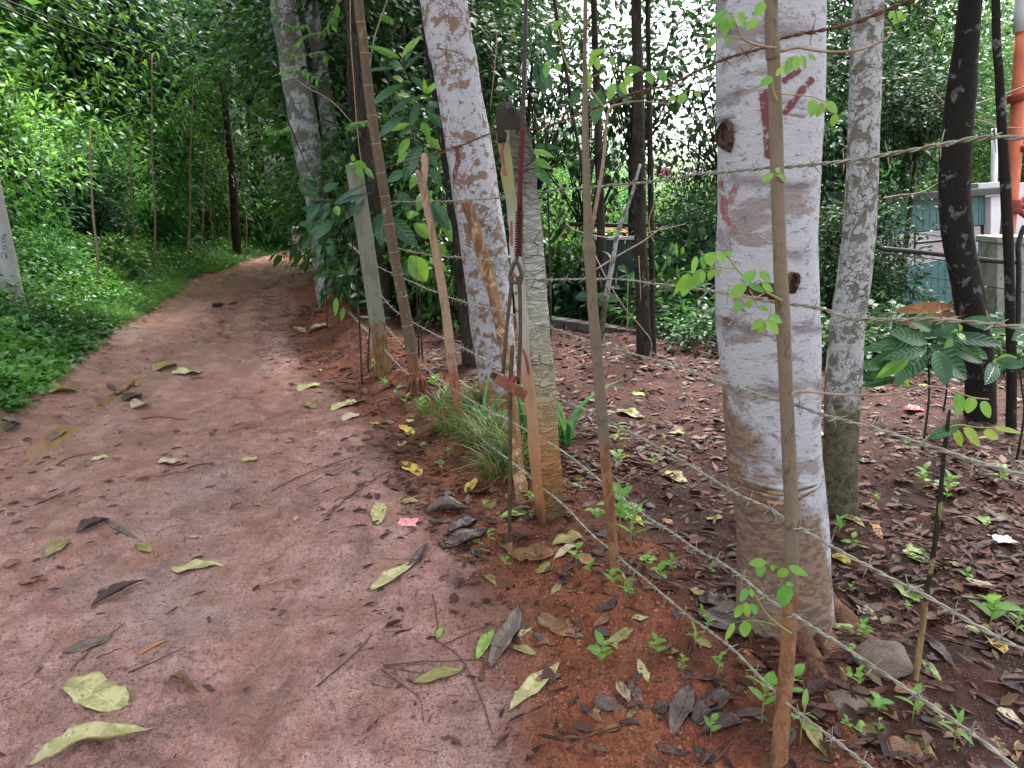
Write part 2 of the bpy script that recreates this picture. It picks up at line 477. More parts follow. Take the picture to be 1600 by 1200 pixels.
M = {}
M['ground'] = m_ground()
M['bark_big'] = m_bark('pale_smooth_bark', (.43, .435, .455), (.245, .215, .205), (.12, .10, .09), 2.6, (1, 1, 2.0), (.535, .60), low=(.235, .16, .115), low_z=.50, rings=14, bump=.35, vor=False, side=1.6)
M['bark_lichen'] = m_bark('lichen_bark', (.45, .45, .475), (.22, .145, .10), (.14, .115, .095), 13, (1, 1, 1.0), (.52, .58), low=(.36, .2, .11), low_z=.18, bump=.5)
M['bark_mottle'] = m_bark('mottled_bark', (.42, .43, .42), (.16, .14, .11), (.10, .09, .07), 17, (1, 1, .9), (.52, .58), low=(.13, .115, .07), low_z=.75, bump=.6)
M['bark_grey'] = m_bark('grey_forest_bark', (.33, .34, .34), (.12, .12, .10), (.06, .065, .05), 7, (1, 1, .8), (.45, .52), moss=(.07, .09, .045), bump=.6)
M['bark_dark'] = m_bark('dark_wet_bark', (.022, .02, .017), (.14, .145, .135), (.01, .01, .009), 13, (1, 1, .9), (.585, .615), bump=.7, vor=False)
M['bark_wood'] = m_bark('brown_forest_bark', (.042, .036, .028), (.018, .016, .013), (.10, .09, .07), 10, (1, 1, .35), (.5, .6), bump=.8, vor=False)
M['cane'] = m_bark('smooth_brown_cane_bark', (.13, .10, .065), (.08, .068, .04), (.24, .2, .14), 6, (1, 1, .5), (.5, .7), low=(.23, .1, .055), low_z=.35, bump=.3, vor=False)
M['thin_stem'] = m_bark('smooth_khaki_bark', (.19, .15, .105), (.125, .10, .065), (.075, .055, .038), 7, (1, 1, .45), (.5, .7), low=(.27, .135, .07), low_z=.6, bump=.25, vor=False)
M['wound'] = m_bark('dark_rotten_bark_wound', (.085, .045, .028), (.03, .018, .013), (.17, .11, .07), 30, (1, 1, .5), (.5, .6), bump=1.0, vor=False)
M['ring'] = m_plain('pale_node_ring', (.28, .18, .11), (.2, .13, .08), 40)
M['peeled'] = m_bark('peeled_stake_wood', (.42, .28, .19), (.25, .16, .13), (.14, .085, .055), 9, (1, 1, .22), (.48, .6), low=(.36, .15, .085), low_z=.4, bump=.6, vor=False)
M['splinter'] = m_bark('torn_brown_wood', (.17, .09, .045), (.33, .21, .12), (.06, .035, .02), 12, (1, 1, .16), (.5, .6), bump=1.0, vor=False)
M['moss_stem'] = m_bark('dark_mossy_stem_bark', (.03, .026, .018), (.20, .17, .07), (.02, .02, .012), 14, (1, 1, .5), (.55, .6), low=(.26, .19, .08), low_z=.34, bump=.6, vor=False)
M['root'] = m_bark('soil_stained_root_bark', (.20, .10, .06), (.12, .06, .04), (.07, .035, .025), 14, (1, 1, 1), (.45, .6), bump=1.0, vor=False)

def m_cracked():
    t = NT('cracked_plaster_face')
    P = t.mapping(t.obj(), (7, 7, 26))
    w = t.noise(1.0, 3, .6, P, 1.2)
    ridge = t.math('ABSOLUTE', t.math('SUBTRACT', w, .5))
    crack = t.math('SUBTRACT', 1.0, t.step(ridge, .0, .035))
    ed = t.voro(9, t.mapping(t.obj(), (1, 1, 1.6)), 'DISTANCE_TO_EDGE')
    big = t.math('MULTIPLY', t.math('SUBTRACT', 1.0, t.step(ed, .0, .03)), t.step(t.noise(3, 2), .5, .6))
    z = t.sep(t.obj())[2]
    zz = t.math('ADD', z, t.math('MULTIPLY', t.math('SUBTRACT', t.noise(5, 4, .6), .5), .3))
    c = t.ramp(t.math('MULTIPLY', zz, .5), [(0.0, (.05, .05, .025)), (.035, (.16, .085, .035)), (.17, (.40, .19, .08)), (.30, (.36, .29, .17)), (.52, (.41, .43, .35)), (.74, (.34, .35, .32)), (.82, (.12, .12, .09)), (1, (.09, .09, .07))])
    c = t.mix(t.math('MULTIPLY', crack, .55), c, (.06, .055, .035))
    c = t.mix(t.math('MULTIPLY', big, .9), c, (.035, .03, .02))
    h = t.math('SUBTRACT', t.math('MULTIPLY', t.step(ridge, 0, .12), 1.0), t.math('MULTIPLY', big, 1.0))
    return t.done(t.bsdf(c, .6, t.bump(h, .9, .008), .15))
M['crack'] = m_cracked()
def m_postface():
    t = NT('weathered_painted_face')
    z = t.sep(t.obj())[2]
    zz = t.math('ADD', z, t.math('MULTIPLY', t.math('SUBTRACT', t.noise(6, 4, .6), .5), .25))
    c = t.ramp(t.math('MULTIPLY', zz, .5), [(0.0, (.10, .05, .025)), (.06, (.36, .16, .07)), (.2, (.40, .21, .11)), (.36, (.44, .28, .18)), (.46, (.44, .42, .38)), (.66, (.40, .40, .36)), (.72, (.26, .27, .20)), (.80, (.27, .27, .11)), (.9, (.15, .15, .09)), (1, (.08, .07, .05))])
    c = t.mix(t.math('MULTIPLY', t.step(t.noise(22, 4, .7, t.mapping(t.obj(), (1, 1, .4))), .5, .7), .5), c, (.16, .14, .10))
    return t.done(t.bsdf(c, .6, t.bump(t.noise(70, 4, .6), .35, .004), .15))
M['postface'] = m_postface()
def m_paint(name, col, wear=.5):
    t = NT(name)
    n = t.noise(38, 4, .65); n2 = t.noise(150, 2, .6)
    a = t.step(t.math('ADD', t.math('MULTIPLY', n, .7), t.math('MULTIPLY', n2, .3)), .38 + .1 * wear, .44 + .1 * wear)
    b = t.bsdf(t.mix(n, col, tuple(v * .6 for v in col)), .6)
    tr = t.n('BsdfTransparent'); ms = t.n('MixShader')
    t.put(ms.inputs[0], a); t.t.links.new(tr.outputs[0], ms.inputs[1]); t.t.links.new(b, ms.inputs[2])
    return t.done(ms.outputs[0])
M['red_paint'] = m_paint('dull_red_paint', (.15, .02, .03), .45)
M['faded_red'] = m_paint('faded_red_paint', (.38, .13, .13), .75)
M['letter_red'] = m_paint('letter_red_paint', (.42, .07, .06), .0)
M['black_paint'] = m_paint('black_marker_paint', (.03, .025, .025), .1)
M['concrete'] = m_plain('grey_concrete', (.36, .37, .34), (.27, .28, .25), 6, .7, .4)
M['concrete_pale'] = m_plain('pale_pole_concrete', (.40, .41, .39), (.30, .31, .29), 5, .65, .25)
M['post_green'] = m_bark('greyish_concrete_post', (.22, .23, .18), (.15, .16, .11), (.10, .11, .07), 7, (1, 1, .5), (.5, .6), low=(.22, .13, .06), low_z=.45, bump=.3, vor=False)
M['mossy_concrete'] = m_bark('mossy_concrete', (.38, .39, .34), (.22, .25, .15), (.14, .16, .09), 5, (1, 1, .6), (.5, .62), bump=.4, vor=False)
M['teal'] = m_plain('teal_painted_board', (.065, .18, .18), (.05, .145, .15), 5, .5, .15)
M['white_paint'] = m_plain('white_wall_paint', (.78, .80, .84), (.68, .70, .75), 3, .55, .1)
M['slat'] = m_plain('pale_pink_slat', (.74, .70, .74), (.66, .62, .66), 4, .45, .1)
M['black_pipe'] = m_plain('black_pipe_paint', (.02, .02, .022), (.04, .04, .042), 20, .4, .2)
M['dark_gap'] = m_plain('painted_gap_shade', (.02, .03, .032), (.03, .04, .04), 5, .7)  # near-black colour standing in for shade between boards and slats
M['orange_steel'] = m_plain('salmon_orange_steel_paint', (.72, .22, .12), (.62, .18, .10), 6, .42, .1)
M['rust_red'] = m_plain('dark_red_steel_paint', (.30, .05, .04), (.22, .04, .035), 14, .5, .3)
M['rusty'] = m_plain('rust_brown_steel', (.26, .11, .07), (.17, .07, .045), 30, .55, .5, .35)
M['iron'] = m_plain('olive_brown_iron_rod', (.12, .095, .055), (.07, .055, .035), 25, .5, .4, .4)
M['dark_iron'] = m_plain('dark_weathered_iron', (.06, .055, .05), (.10, .09, .075), 30, .5, .4, .5)
M['cable'] = m_plain('dark_cable_jacket', (.035, .028, .026), (.06, .045, .04), 30, .5, .2)
M['red_wrap'] = m_plain('dark_red_wire_wrap', (.10, .014, .014), (.055, .012, .012), 50, .5, .3)
M['wire'] = m_plain('galvanised_greenish_wire', (.36, .37, .30), (.24, .21, .15), 25, .6, .3, .3)
M['rusty_wire'] = m_plain('rusted_wire', (.20, .10, .07), (.12, .07, .05), 25, .65, .3, .3)
M['stone'] = m_bark('brown_grey_stone', (.20, .15, .12), (.13, .10, .08), (.06, .05, .04), 6, (1, 1, 1), (.45, .6), bump=.8, vor=False)
M['panel_green'] = m_plain('dark_green_sheet_metal', (.028, .045, .040), (.018, .03, .027), 4, .5, .2)
M['brick_dark'] = m_plain('dark_damp_block', (.06, .055, .05), (.10, .09, .085), 8, .6, .5)
M['vine_wood'] = m_plain('pale_dry_vine_wood', (.34, .25, .17), (.22, .16, .11), 30, .7, .3)
M['twig'] = m_plain('wet_dark_twig_bark', (.075, .04, .028), (.13, .065, .04), 30, .5, .4)
M['green_stem'] = m_plain('pale_green_stem', (.20, .28, .07), (.25, .22, .08), 30, .5, .1)
M['pink_wrap'] = m_plain('pink_white_plastic', (.62, .08, .14), (.75, .45, .42), 60, .3, .2)
M['red_plastic'] = m_plain('red_plastic_bag', (.75, .03, .05), (.6, .03, .05), 10, .3, .5)
M['white_plastic'] = m_plain('dirty_white_plastic', (.62, .58, .62), (.45, .38, .38), 10, .35, .4)
M['pink_cloth'] = m_plain('bright_pink_cloth', (.75, .12, .2), (.85, .5, .55), 30, .7, .3)

def m_water():
    t = NT('muddy_orange_water')
    b = t.bsdf(t.mix(t.noise(3, 3), (.22, .11, .055), (.30, .15, .075)), .04, t.bump(t.noise(9, 2), .12, .01), .6)
    return t.done(b)
M['water'] = m_water()

G_MID = [(0, (.016, .065, .016)), (.5, (.046, .165, .028)), (1, (.12, .32, .05))]
G_DARK = [(0, (.010, .034, .012)), (.5, (.018, .058, .018)), (1, (.032, .09, .022))]
G_BRIGHT = [(0, (.03, .115, .022)), (.5, (.062, .21, .035)), (1, (.13, .34, .06))]
G_BLUE = [(0, (.02, .07, .03)), (.5, (.04, .12, .05)), (1, (.08, .18, .07))]
M['leaf_mid'] = leaf_mat('mid_green_leaf', G_MID, .3, .36, hue_obj=True)
M['leaf_dark'] = leaf_mat('dark_green_leaf', G_DARK, .22, .46, .18, hue_obj=True)
M['leaf_bright'] = leaf_mat('bright_green_leaf', G_BRIGHT, .4, .42, hue_obj=True)
M['leaf_blue'] = leaf_mat('bluish_green_leaf', G_BLUE, .25, .42, .22, hue_obj=True)
M['leaf_weed'] = leaf_mat('verge_weed_leaf', [(0, (.02, .08, .02)), (.5, (.055, .18, .03)), (1, (.11, .30, .05))], .35, .32)
M['leaf_vine'] = leaf_mat('fresh_light_green_leaf', [(0, (.10, .30, .06)), (1, (.19, .38, .05))], .42, .42, .4)
M['leaf_big'] = leaf_mat('ribbed_glossy_leaf', [(0, (.015, .07, .028)), (1, (.03, .12, .03))], .18, .26, .5, veins=True)
M['leaf_bigbright'] = leaf_mat('ribbed_light_green_leaf', [(0, (.07, .22, .02)), (1, (.12, .30, .03))], .35, .3, .6, veins=True)
M['leaf_spotted'] = leaf_mat('yellowing_spotted_leaf', [(0, (.25, .36, .05)), (1, (.33, .40, .06))], .35, .45, .4)
M['grass'] = leaf_mat('grass_blade_green', [(0, (.04, .10, .02)), (.55, (.085, .18, .035)), (.8, (.16, .19, .06)), (1, (.30, .22, .11))], .3, .45)
M['strap'] = leaf_mat('strap_leaf_green', [(0, (.04, .15, .04)), (1, (.10, .27, .08))], .3, .35)

def m_dead(name, c1, c2, rough=.35, ribs=True):
    t = NT(name); uv = t.sep(t.uv()); av = t.math('ABSOLUTE', t.math('SUBTRACT', uv[1], .5))
    n = t.noise(24, 4, .65)
    c = t.mix(t.step(n, .35, .65), c1, c2)
    c = t.mix(t.math('MULTIPLY', t.step(t.noise(75, 2), .64, .70), .6), c, tuple(v * .25 for v in c1))
    w = t.math('SINE', t.math('MULTIPLY', t.math('SUBTRACT', uv[0], t.math('MULTIPLY', av, .45)), 85.0))
    mid = t.math('SUBTRACT', 1.0, t.step(av, .0, .04))
    c = t.mix(t.math('MULTIPLY', mid, .6), c, tuple(min(v * 1.5, .8) for v in c2))
    h = t.math('ADD', t.math('MULTIPLY', w, .10), mid); h = t.math('ADD', h, t.math('MULTIPLY', n, 1.6))
    c = t.mix(t.math('MULTIPLY', t.step(t.noise(11, 4, .7), .5, .62), .65), c, tuple(v * .45 for v in c1))
    return t.done(t.bsdf(c, rough, t.bump(h, .8, .004), .3))
M['dead_yellow'] = m_dead('yellow_green_fallen_leaf', (.31, .30, .11), (.47, .42, .22), .42)
M['dead_gold'] = m_dead('golden_fallen_leaf', (.52, .33, .05), (.45, .36, .10), .4)
M['dead_olive'] = m_dead('olive_brown_fallen_leaf', (.20, .19, .05), (.26, .21, .09), .35)
M['dead_green'] = m_dead('green_fallen_leaf', (.16, .27, .05), (.27, .36, .09), .4)
M['dead_brown'] = m_dead('russet_brown_fallen_leaf', (.15, .07, .03), (.20, .10, .045), .3)
M['dead_dark'] = m_dead('dark_purple_wet_leaf', (.045, .028, .027), (.085, .055, .052), .34)
M['dead_tan'] = m_dead('tan_fallen_leaf', (.36, .28, .18), (.46, .38, .26), .45)
M['dead_orange'] = m_dead('orange_brown_fallen_leaf', (.42, .19, .08), (.35, .14, .06), .45)
M['dead_grey'] = m_dead('grey_brown_fallen_leaf', (.10, .072, .062), (.15, .115, .10), .36)

def m_litter():
    t = NT('mixed_leaf_litter')
    c = t.ramp(t.attr('rnd'), [(0, (.035, .017, .013)), (.35, (.075, .029, .021)), (.6, (.11, .040, .028)), (.72, (.085, .045, .038)), (.86, (.16, .058, .033)), (.95, (.11, .075, .035)), (1, (.20, .15, .08))])
    c = t.mix(t.noise(45, 3), c, (.5, .48, .48), 'MULTIPLY')
    return t.done(t.bsdf(c, .45, t.bump(t.noise(120, 2), .6, .004), .16))
M['litter'] = m_litter()
def m_crumb():
    t = NT('loose_soil_crumb')
    c = t.ramp(t.attr('rnd'), [(0, (.12, .042, .022)), (.5, (.24, .088, .046)), (1, (.34, .15, .09))])
    return t.done(t.bsdf(c, .7, None, .35))
M['crumb'] = m_crumb()
M['road_crumb'] = (lambda t: t.done(t.bsdf(t.ramp(t.attr('rnd'), [(0, (.09, .05, .042)), (.5, (.2, .11, .09)), (1, (.36, .24, .21))]), .42, None, .5)))(NT('road_grit'))
# ------------------------------------------------------------------ ground sheet
def build_ground():
    az = np.concatenate([np.linspace(-180, -52, 40)[:-1], np.linspace(-52, -42, 16)[:-1], np.linspace(-42, 42, 470), np.linspace(42, 52, 16)[1:], np.linspace(52, 180, 40)[1:-1]])
    az = np.radians(az)
    rr = np.concatenate([[.15, .3, .5, .7, .85], .9 * (45 / .9) ** np.linspace(0, 1, 660), [50, 58, 68, 80, 100, 130, 180, 260, 400, 700]])
    A, Rr = np.meshgrid(az, rr)
    X = np.sin(A) * Rr; Y = np.cos(A) * Rr
    Z = H(X, Y)
    n, m = X.shape
    V = np.stack([X, Y, Z], -1).reshape(-1, 3)
    i = np.arange(n - 1)[:, None] * m; j = np.arange(m)[None]
    F = np.stack([i + j, i + (j + 1) % m, i + m + (j + 1) % m, i + m + j], -1).reshape(-1, 4)[:, ::-1]
    me = mesh_np('ground', V, np.ascontiguousarray(F), M['ground'])
    road, bank, verge = masks(X, Y)
    ca = me.color_attributes.new('zone', 'FLOAT_COLOR', 'POINT')
    rxx = rut_x(Y) + 0.14 * fbm(Y * 1.3, Y * 0 + 2.2, 2, 5)
    wet = np.exp(-((X - rxx + .22) / .38) ** 2) * .9 + .75 * sstep(.02, .3, fbm(X * .9 + 4, Y * .5, 3, 90)) + .5 * sstep(9, 15, Y) * (1 - sstep(-.3, 1.0, X - rxx - .6))
    wet = wet + .8 * np.exp(-((X - fence_x(Y) + 1.45 + .12 * np.sin(Y * .7)) / .15) ** 2) + .8 * np.exp(-((X - rxx - .75 - .1 * np.sin(Y * .9)) / .13) ** 2)
    wet = np.clip(wet, 0, 1) * road
    C = np.stack([road, bank, verge, wet], -1).reshape(-1, 4).astype(np.float32)
    ca.data.foreach_set('color', C.ravel())
    o = link('ground', me); o['kind'] = 'structure'
build_ground()

# muddy water lying in the left channel
def puddle(y0, y1, w, lift):
    ys = np.linspace(y0, y1, 24)
    rx = rut_x(ys) + 0.14 * fbm(ys * 1.3, ys * 0 + 2.2, 2, 5) - .17
    zz = float(np.mean(H(rx, ys))) + lift
    V = []; F = []
    for k, (x, y) in enumerate(zip(rx, ys)):
        ww = w * math.sin(math.pi * (k + .6) / 24.2) ** .5
        V += [(x - ww, y, zz), (x + ww * .8, y, zz)]
    for k in range(23): F.append((2 * k, 2 * k + 1, 2 * k + 3, 2 * k + 2))
    o = add_mesh('puddle', V, F, M['water']); o['kind'] = 'structure'
puddle(3.9, 5.6, .5, .006)
puddle(5.9, 7.3, .5, .002)
puddle(2.6, 3.7, .4, -.006)

# ------------------------------------------------------------------ foliage prototypes
def foliage_mesh(seed, size, nclump, per, llen, lwid, mat, mat_stem, rounded=False, clump_r=.3, upness=.4, hang=0.0, zmin=0.0, shell=.45):
    """a bush of leaf sprays on stems; size = (rx, ry, height). returns foliage mesh, stem mesh"""
    g = np.random.default_rng(seed)
    c = g.normal(size=(nclump, 3)); c /= np.linalg.norm(c, axis=1)[:, None]
    rad = (shell + (1 - shell) * g.random(nclump)) ** .8
    lump = 1 + .32 * np.sin(c[:, 0] * 3.1 + seed) * np.cos(c[:, 2] * 2.7 + seed * 2) + .22 * np.sin(c[:, 1] * 6 + seed)
    c = c * (rad * lump)[:, None]
    C = np.stack([c[:, 0] * size[0], c[:, 1] * size[1], zmin + (size[2] - zmin) * (.5 + .5 * c[:, 2])], 1)
    n = nclump * per
    ci = np.repeat(np.arange(nclump), per)
    off = g.normal(size=(n, 3)) * .5 * clump_r; off[:, 2] *= .55
    out = C - np.array([0, 0, size[2] * .45]); out /= np.linalg.norm(out, axis=1)[:, None] + 1e-6
    P = C[ci] + off
    A = off / (np.linalg.norm(off, axis=1)[:, None] + 1e-6) + .7 * out[ci] + g.normal(size=(n, 3)) * .35 + np.array([0, 0, -hang])
    Nn = np.array([0, 0, 1.0]) * (upness + .6) + g.normal(size=(n, 3)) * .45 + .3 * out[ci]
    L = llen * (.6 + .8 * g.random(n)); W = lwid * (.65 + .7 * g.random(n))
    V, F, k = leaves_vf(P, A, Nn, L, W, rounded, .22)
    cr = g.random(nclump)
    r = np.clip(.65 * cr[ci] + .45 * g.random(n) - .05, 0, 1)
    fm = mesh_np('foliage', V, F, mat, smooth=False, rnd=np.repeat(r, k))
    parts = []
    for q in range(min(nclump, 26)):
        e = C[g.integers(nclump)]
        root = np.array([g.normal() * .08, g.normal() * .08, -.15])
        mid = root * .5 + e * .5 + np.array([0, 0, .12 * size[2]]) + g.normal(size=3) * .05
        parts.append(tube_vf(catmull([root, mid, e], 7), np.linspace(.014, .004, 7) * (size[2] / 2.0) ** .5, 5, False))
    V2, F2 = join_vf(parts)
    sm = mesh_np('stems', V2, F2, mat_stem)
    return fm, sm

PRO = {}
def proto(key, **kw): PRO[key] = foliage_mesh(**kw)
BW = M['bark_wood']
proto('bush_mid1', seed=1, size=(1.0, 1.0, 2.2), nclump=210, per=16, llen=.13, lwid=.058, mat=M['leaf_mid'], mat_stem=BW, clump_r=.26)
proto('bush_mid2', seed=2, size=(1.1, .9, 2.6), nclump=190, per=16, llen=.15, lwid=.06, mat=M['leaf_mid'], mat_stem=BW, clump_r=.3, hang=.25)
proto('bush_bright', seed=3, size=(.9, .9, 1.9), nclump=230, per=20, llen=.095, lwid=.045, mat=M['leaf_bright'], mat_stem=BW, clump_r=.26)
proto('bush_dark', seed=4, size=(1.1, 1.1, 2.6), nclump=240, per=20, llen=.14, lwid=.055, mat=M['leaf_dark'], mat_stem=BW, clump_r=.34, hang=.3, rounded=True)
proto('bush_blue', seed=5, size=(1.0, 1.0, 2.2), nclump=190, per=16, llen=.15, lwid=.065, rounded=True, mat=M['leaf_blue'], mat_stem=BW, clump_r=.28, hang=.2)
proto('bush_broad', seed=6, size=(.9, .9, 2.0), nclump=110, per=11, llen=.22, lwid=.085, mat=M['leaf_mid'], mat_stem=BW, clump_r=.4, hang=.35, rounded=True)
proto('under_dark', seed=31, size=(.55, .55, .75), nclump=46, per=9, llen=.14, lwid=.05, mat=M['leaf_dark'], mat_stem=BW, clump_r=.26, hang=.3, rounded=True, shell=.2)
proto('under_mid', seed=32, size=(.5, .5, .6), nclump=42, per=10, llen=.11, lwid=.045, mat=M['leaf_mid'], mat_stem=BW, clump_r=.24, hang=.2, rounded=True, shell=.2)
proto('bamboo', seed=7, size=(.7, .7, 2.6), nclump=220, per=16, llen=.17, lwid=.02, mat=M['leaf_mid'], mat_stem=BW, clump_r=.34, hang=.55)
proto('crown_dark1', seed=8, size=(2.6, 2.6, 4.2), nclump=520, per=13, llen=.20, lwid=.085, mat=M['leaf_dark'], mat_stem=BW, clump_r=.55, hang=.3, shell=.3)
proto('crown_dark2', seed=9, size=(2.3, 2.3, 3.4), nclump=300, per=12, llen=.18, lwid=.085, mat=M['leaf_dark'], mat_stem=BW, clump_r=.5, hang=.35, rounded=True, shell=.3)
proto('crown_mid', seed=10, size=(2.4, 2.4, 4.0), nclump=460, per=13, llen=.18, lwid=.075, mat=M['leaf_mid'], mat_stem=BW, clump_r=.5, hang=.25, shell=.3)
proto('crown_blue', seed=12, size=(2.4, 2.4, 4.2), nclump=480, per=14, llen=.17, lwid=.065, mat=M['leaf_blue'], mat_stem=BW, clump_r=.5, hang=.25, shell=.3)
proto('crown_bright', seed=13, size=(2.2, 2.2, 3.6), nclump=480, per=22, llen=.10, lwid=.04, mat=M['leaf_bright'], mat_stem=BW, clump_r=.45, hang=.3, shell=.3)
proto('crown_thin', seed=14, size=(2.0, 2.0, 3.4), nclump=80, per=15, llen=.17, lwid=.085, mat=M['leaf_dark'], mat_stem=BW, clump_r=.5, hang=.5, rounded=True, shell=.1)

def bush(key, x, y, s=1.0, sz=1.0, z=None, label='', cat='shrub', group=None, name='shrub'):
    z = h1(x, y) - .1 if z is None else z
    o = thing(name, label, cat, (x, y, z), group)
    o.rotation_euler = (0, 0, random.uniform(0, 6.28)); o.scale = (s, s, s * sz)
    f = link('foliage', PRO[key][0], o); f['kind'] = 'stuff'
    link('stem', PRO[key][1], o)
    return o

def tree(key, x, y, trunk_h, r, s=1.0, label='', group=None, mat='bark_wood', lean=(0, 0), name='tree', crown_dz=0.0, sz=1.0):
    z = h1(x, y)
    o = thing(name, label, 'tree', (x, y, z), group)
    top = np.array([lean[0], lean[1], trunk_h + 2.2 * s])
    P = catmull([np.array([0, 0, -.2]), top * .33 + rng.normal(size=3) * .06, top * .66 + rng.normal(size=3) * .08, top], 22)
    V, F = tube_vf(P, np.linspace(r * 1.25, r * .35, 22), 12, noise=.12, seed=random.randint(0, 999))
    link('trunk', mesh_np('trunk', V, F, M[mat]), o)
    c = link('crown', PRO[key][0], o, (lean[0] * .9, lean[1] * .9, trunk_h + crown_dz)); c.scale = (s, s, s * sz)
    c.rotation_euler = (0, 0, random.uniform(0, 6.28)); c['kind'] = 'stuff'
    b = link('branch', PRO[key][1], o, (lean[0] * .9, lean[1] * .9, trunk_h + crown_dz)); b.scale = (s, s, s * sz); b.rotation_euler = c.rotation_euler
    return o

# ------------------------------------------------------------------ the wood on the left of the track
random.seed(21)
def xl(y): return float(left_x(y))
GL = 'shrubs lining the left side of the track'
left = [
    # key, offset beyond the verge edge, y, scale, sz
    ('bush_broad', 3.6, 13.2, 1.2, 1.1, 'broad leaved shrub with drooping leaves just past the utility pole'),
    ('bush_dark', 3.4, 11.4, 1.0, 1.3, 'dark shrub right behind the grey utility pole'),
    ('bush_dark', 2.7, 10.9, .7, 1.2, 'smaller dark shrub right of the utility pole'),
    ('bush_broad', .7, 12.6, .5, 1.0, 'low broad leaved plant at the edge of the left verge'), ('bush_broad', 1.3, 17.0, .7, 1.1, 'broad leaved shrub leaning over the verge near the bend'), ('bush_dark', 1.5, 14.0, .6, 1.3, 'small dark shrub breaking the line of bright shrubs'), ('bamboo', 1.2, 11.2, .6, .8, 'narrow leaved clump near the utility pole'),
    ('bush_bright', 2.1, 12.0, 1.15, 1.35, 'tall fresh green shrub halfway along the left verge'),
    ('bush_mid1', 3.9, 13.2, 1.5, 1.5, 'tall mid green shrub filling the gap behind the fresh green one'),
    ('bush_mid2', 3.0, 11.6, 1.3, 1.2, 'tall shrub rising behind the fresh green one on the left'),
    ('bush_blue', 1.9, 13.3, .95, 1.1, 'bluish green shrub halfway along the left verge'),
    ('bush_mid1', 2.6, 14.4, 1.2, 1.3, 'round mid green shrub left of the bend'),
    ('bush_bright', 1.7, 15.2, 1.0, 1.3, 'pale green feathery shrub above the bright verge'),
    ('bush_broad', 2.4, 16.3, 1.0, 1.3, 'broad leaved shrub among pale thin stems left of the bend'),
    ('bamboo', 1.6, 17.2, 1.1, 1.0, 'narrow leaved cane clump left of the bend'),
    ('bush_mid2', 1.7, 18.6, 1.2, 1.2, 'leafy shrub where the track starts to bend'),
    ('bamboo', 1.2, 20.0, 1.1, 1.1, 'narrow leaved cane clump at the outer side of the bend'),
    ('bush_mid1', 1.0, 22.0, 1.3, 1.2, 'dense green shrub behind the outer side of the bend'),
    ('bush_blue', 2.9, 20.5, 1.5, 1.3, 'bluish shrub behind the cane clump at the bend'),
]
for key, off, y, s, sz, lab in left:
    bush(key, xl(y) - off, y, s, sz, label=lab, group=GL)
for k, (x, y, key, s) in enumerate([(-4.6, 24.3, 'bush_bright', 1.2), (-3.2, 24.6, 'bush_mid1', 1.3), (-1.8, 24.4, 'bush_mid2', 1.3), (-5.9, 24.8, 'bush_mid2', 1.5), (-.6, 25, 'bush_mid1', 1.4), (.9, 25, 'bush_bright', 1.0)]):
    bush(key, x, y, s, 1.2, label=['bright shrub on the red bank, second from its left', 'mid green shrub on the red bank straight past the bend', 'loose shrub on the red bank right of the bend', 'largest shrub at the left end of the red bank', 'mid green shrub on the red bank behind the leaning trunks', 'bright shrub at the right end of the red bank'][k], group='shrubs on the bank beyond the bend')
back = [('bush_dark', 5.6, 11.6, 1.9), ('bush_mid2', 6.8, 13.0, 2.2), ('bush_dark', 4.4, 12.6, 1.9), ('bush_mid1', 4.6, 14.6, 2.0), ('bush_mid2', 4.3, 16.8, 2.0), ('bush_dark', 4.2, 19.2, 2.1), ('bush_mid1', 3.6, 22.5, 2.2), ('bush_blue', 6.2, 13.6, 2.4), ('bush_mid2', 6.0, 18.0, 2.4)]
BL = ['large dark shrub in the second row behind the utility pole', 'large mid green shrub in the second row right of the utility pole', 'large dark shrub behind the tall fresh green shrub', 'large shrub behind the bluish shrub of the left verge', 'large shrub behind the slim pale saplings', 'large dark shrub in the second row just before the bend', 'large shrub in the second row beyond the bend', 'largest bluish shrub deep in the left wood', 'largest leafy shrub deep in the wood near the bend']
for (key, off, y, s), lb in zip(back, BL):
    bush(key, xl(y) - off, y, s, 1.1, label=lb, group='large shrubs behind the verge shrubs')
# taller trees on the left and behind the bend
TL = 'trees of the wood left of the track'
lt = [('crown_mid', -10.5, 13.5, 2.6, .13, 1.1), ('crown_dark1', -10.5, 12.5, 3.0, .18, 1.1), ('crown_mid', -10.2, 15.5, 2.4, .15, 1.1), ('crown_blue', -9.8, 18.5, 3.2, .16, 1.1), ('crown_mid', -12.6, 18.0, 3.0, .2, 1.4),
      ('crown_dark1', -10.0, 22.5, 2.6, .2, 1.3), ('crown_dark2', -8.2, 25.5, 3.2, .22, 1.3), ('crown_mid', -12.5, 25.0, 4.0, .22, 1.7), ('crown_dark1', -14.5, 21.5, 3.5, .2, 1.6), ('crown_blue', -16, 28, 5, .25, 2.0), ('crown_dark1', -11, 30, 5, .25, 2.0)]
TLB = ['leafy tree above the utility pole', 'dark tree behind the utility pole', 'mid green tree under the overhead lines', 'bluish green tree behind the small palm', 'mid green tree deep behind the overhead lines', 'dark tree left of the bend behind the small palm', 'dark tree at the left side of the bend', 'tall mid green tree deep in the left wood', 'tall dark tree deep in the left wood', 'tallest bluish tree at the back of the left wood', 'tallest dark tree at the back of the left wood']
for (key, x, y, th, r, s), lb in zip(lt, TLB):
    tree(key, x, y, th, r, s, label=lb, group=TL)
bt = [('crown_dark1', -5.6, 27.5, 1.4, .2, 1.3), ('crown_mid', -3.4, 26.5, 1.2, .2, 1.2), ('crown_dark2', -6.5, 31, 4.6, .25, 1.9), ('crown_dark1', -2.5, 32, 4.5, .25, 2.0), ('crown_dark1', -4.4, 29, 5.5, .25, 1.5)]
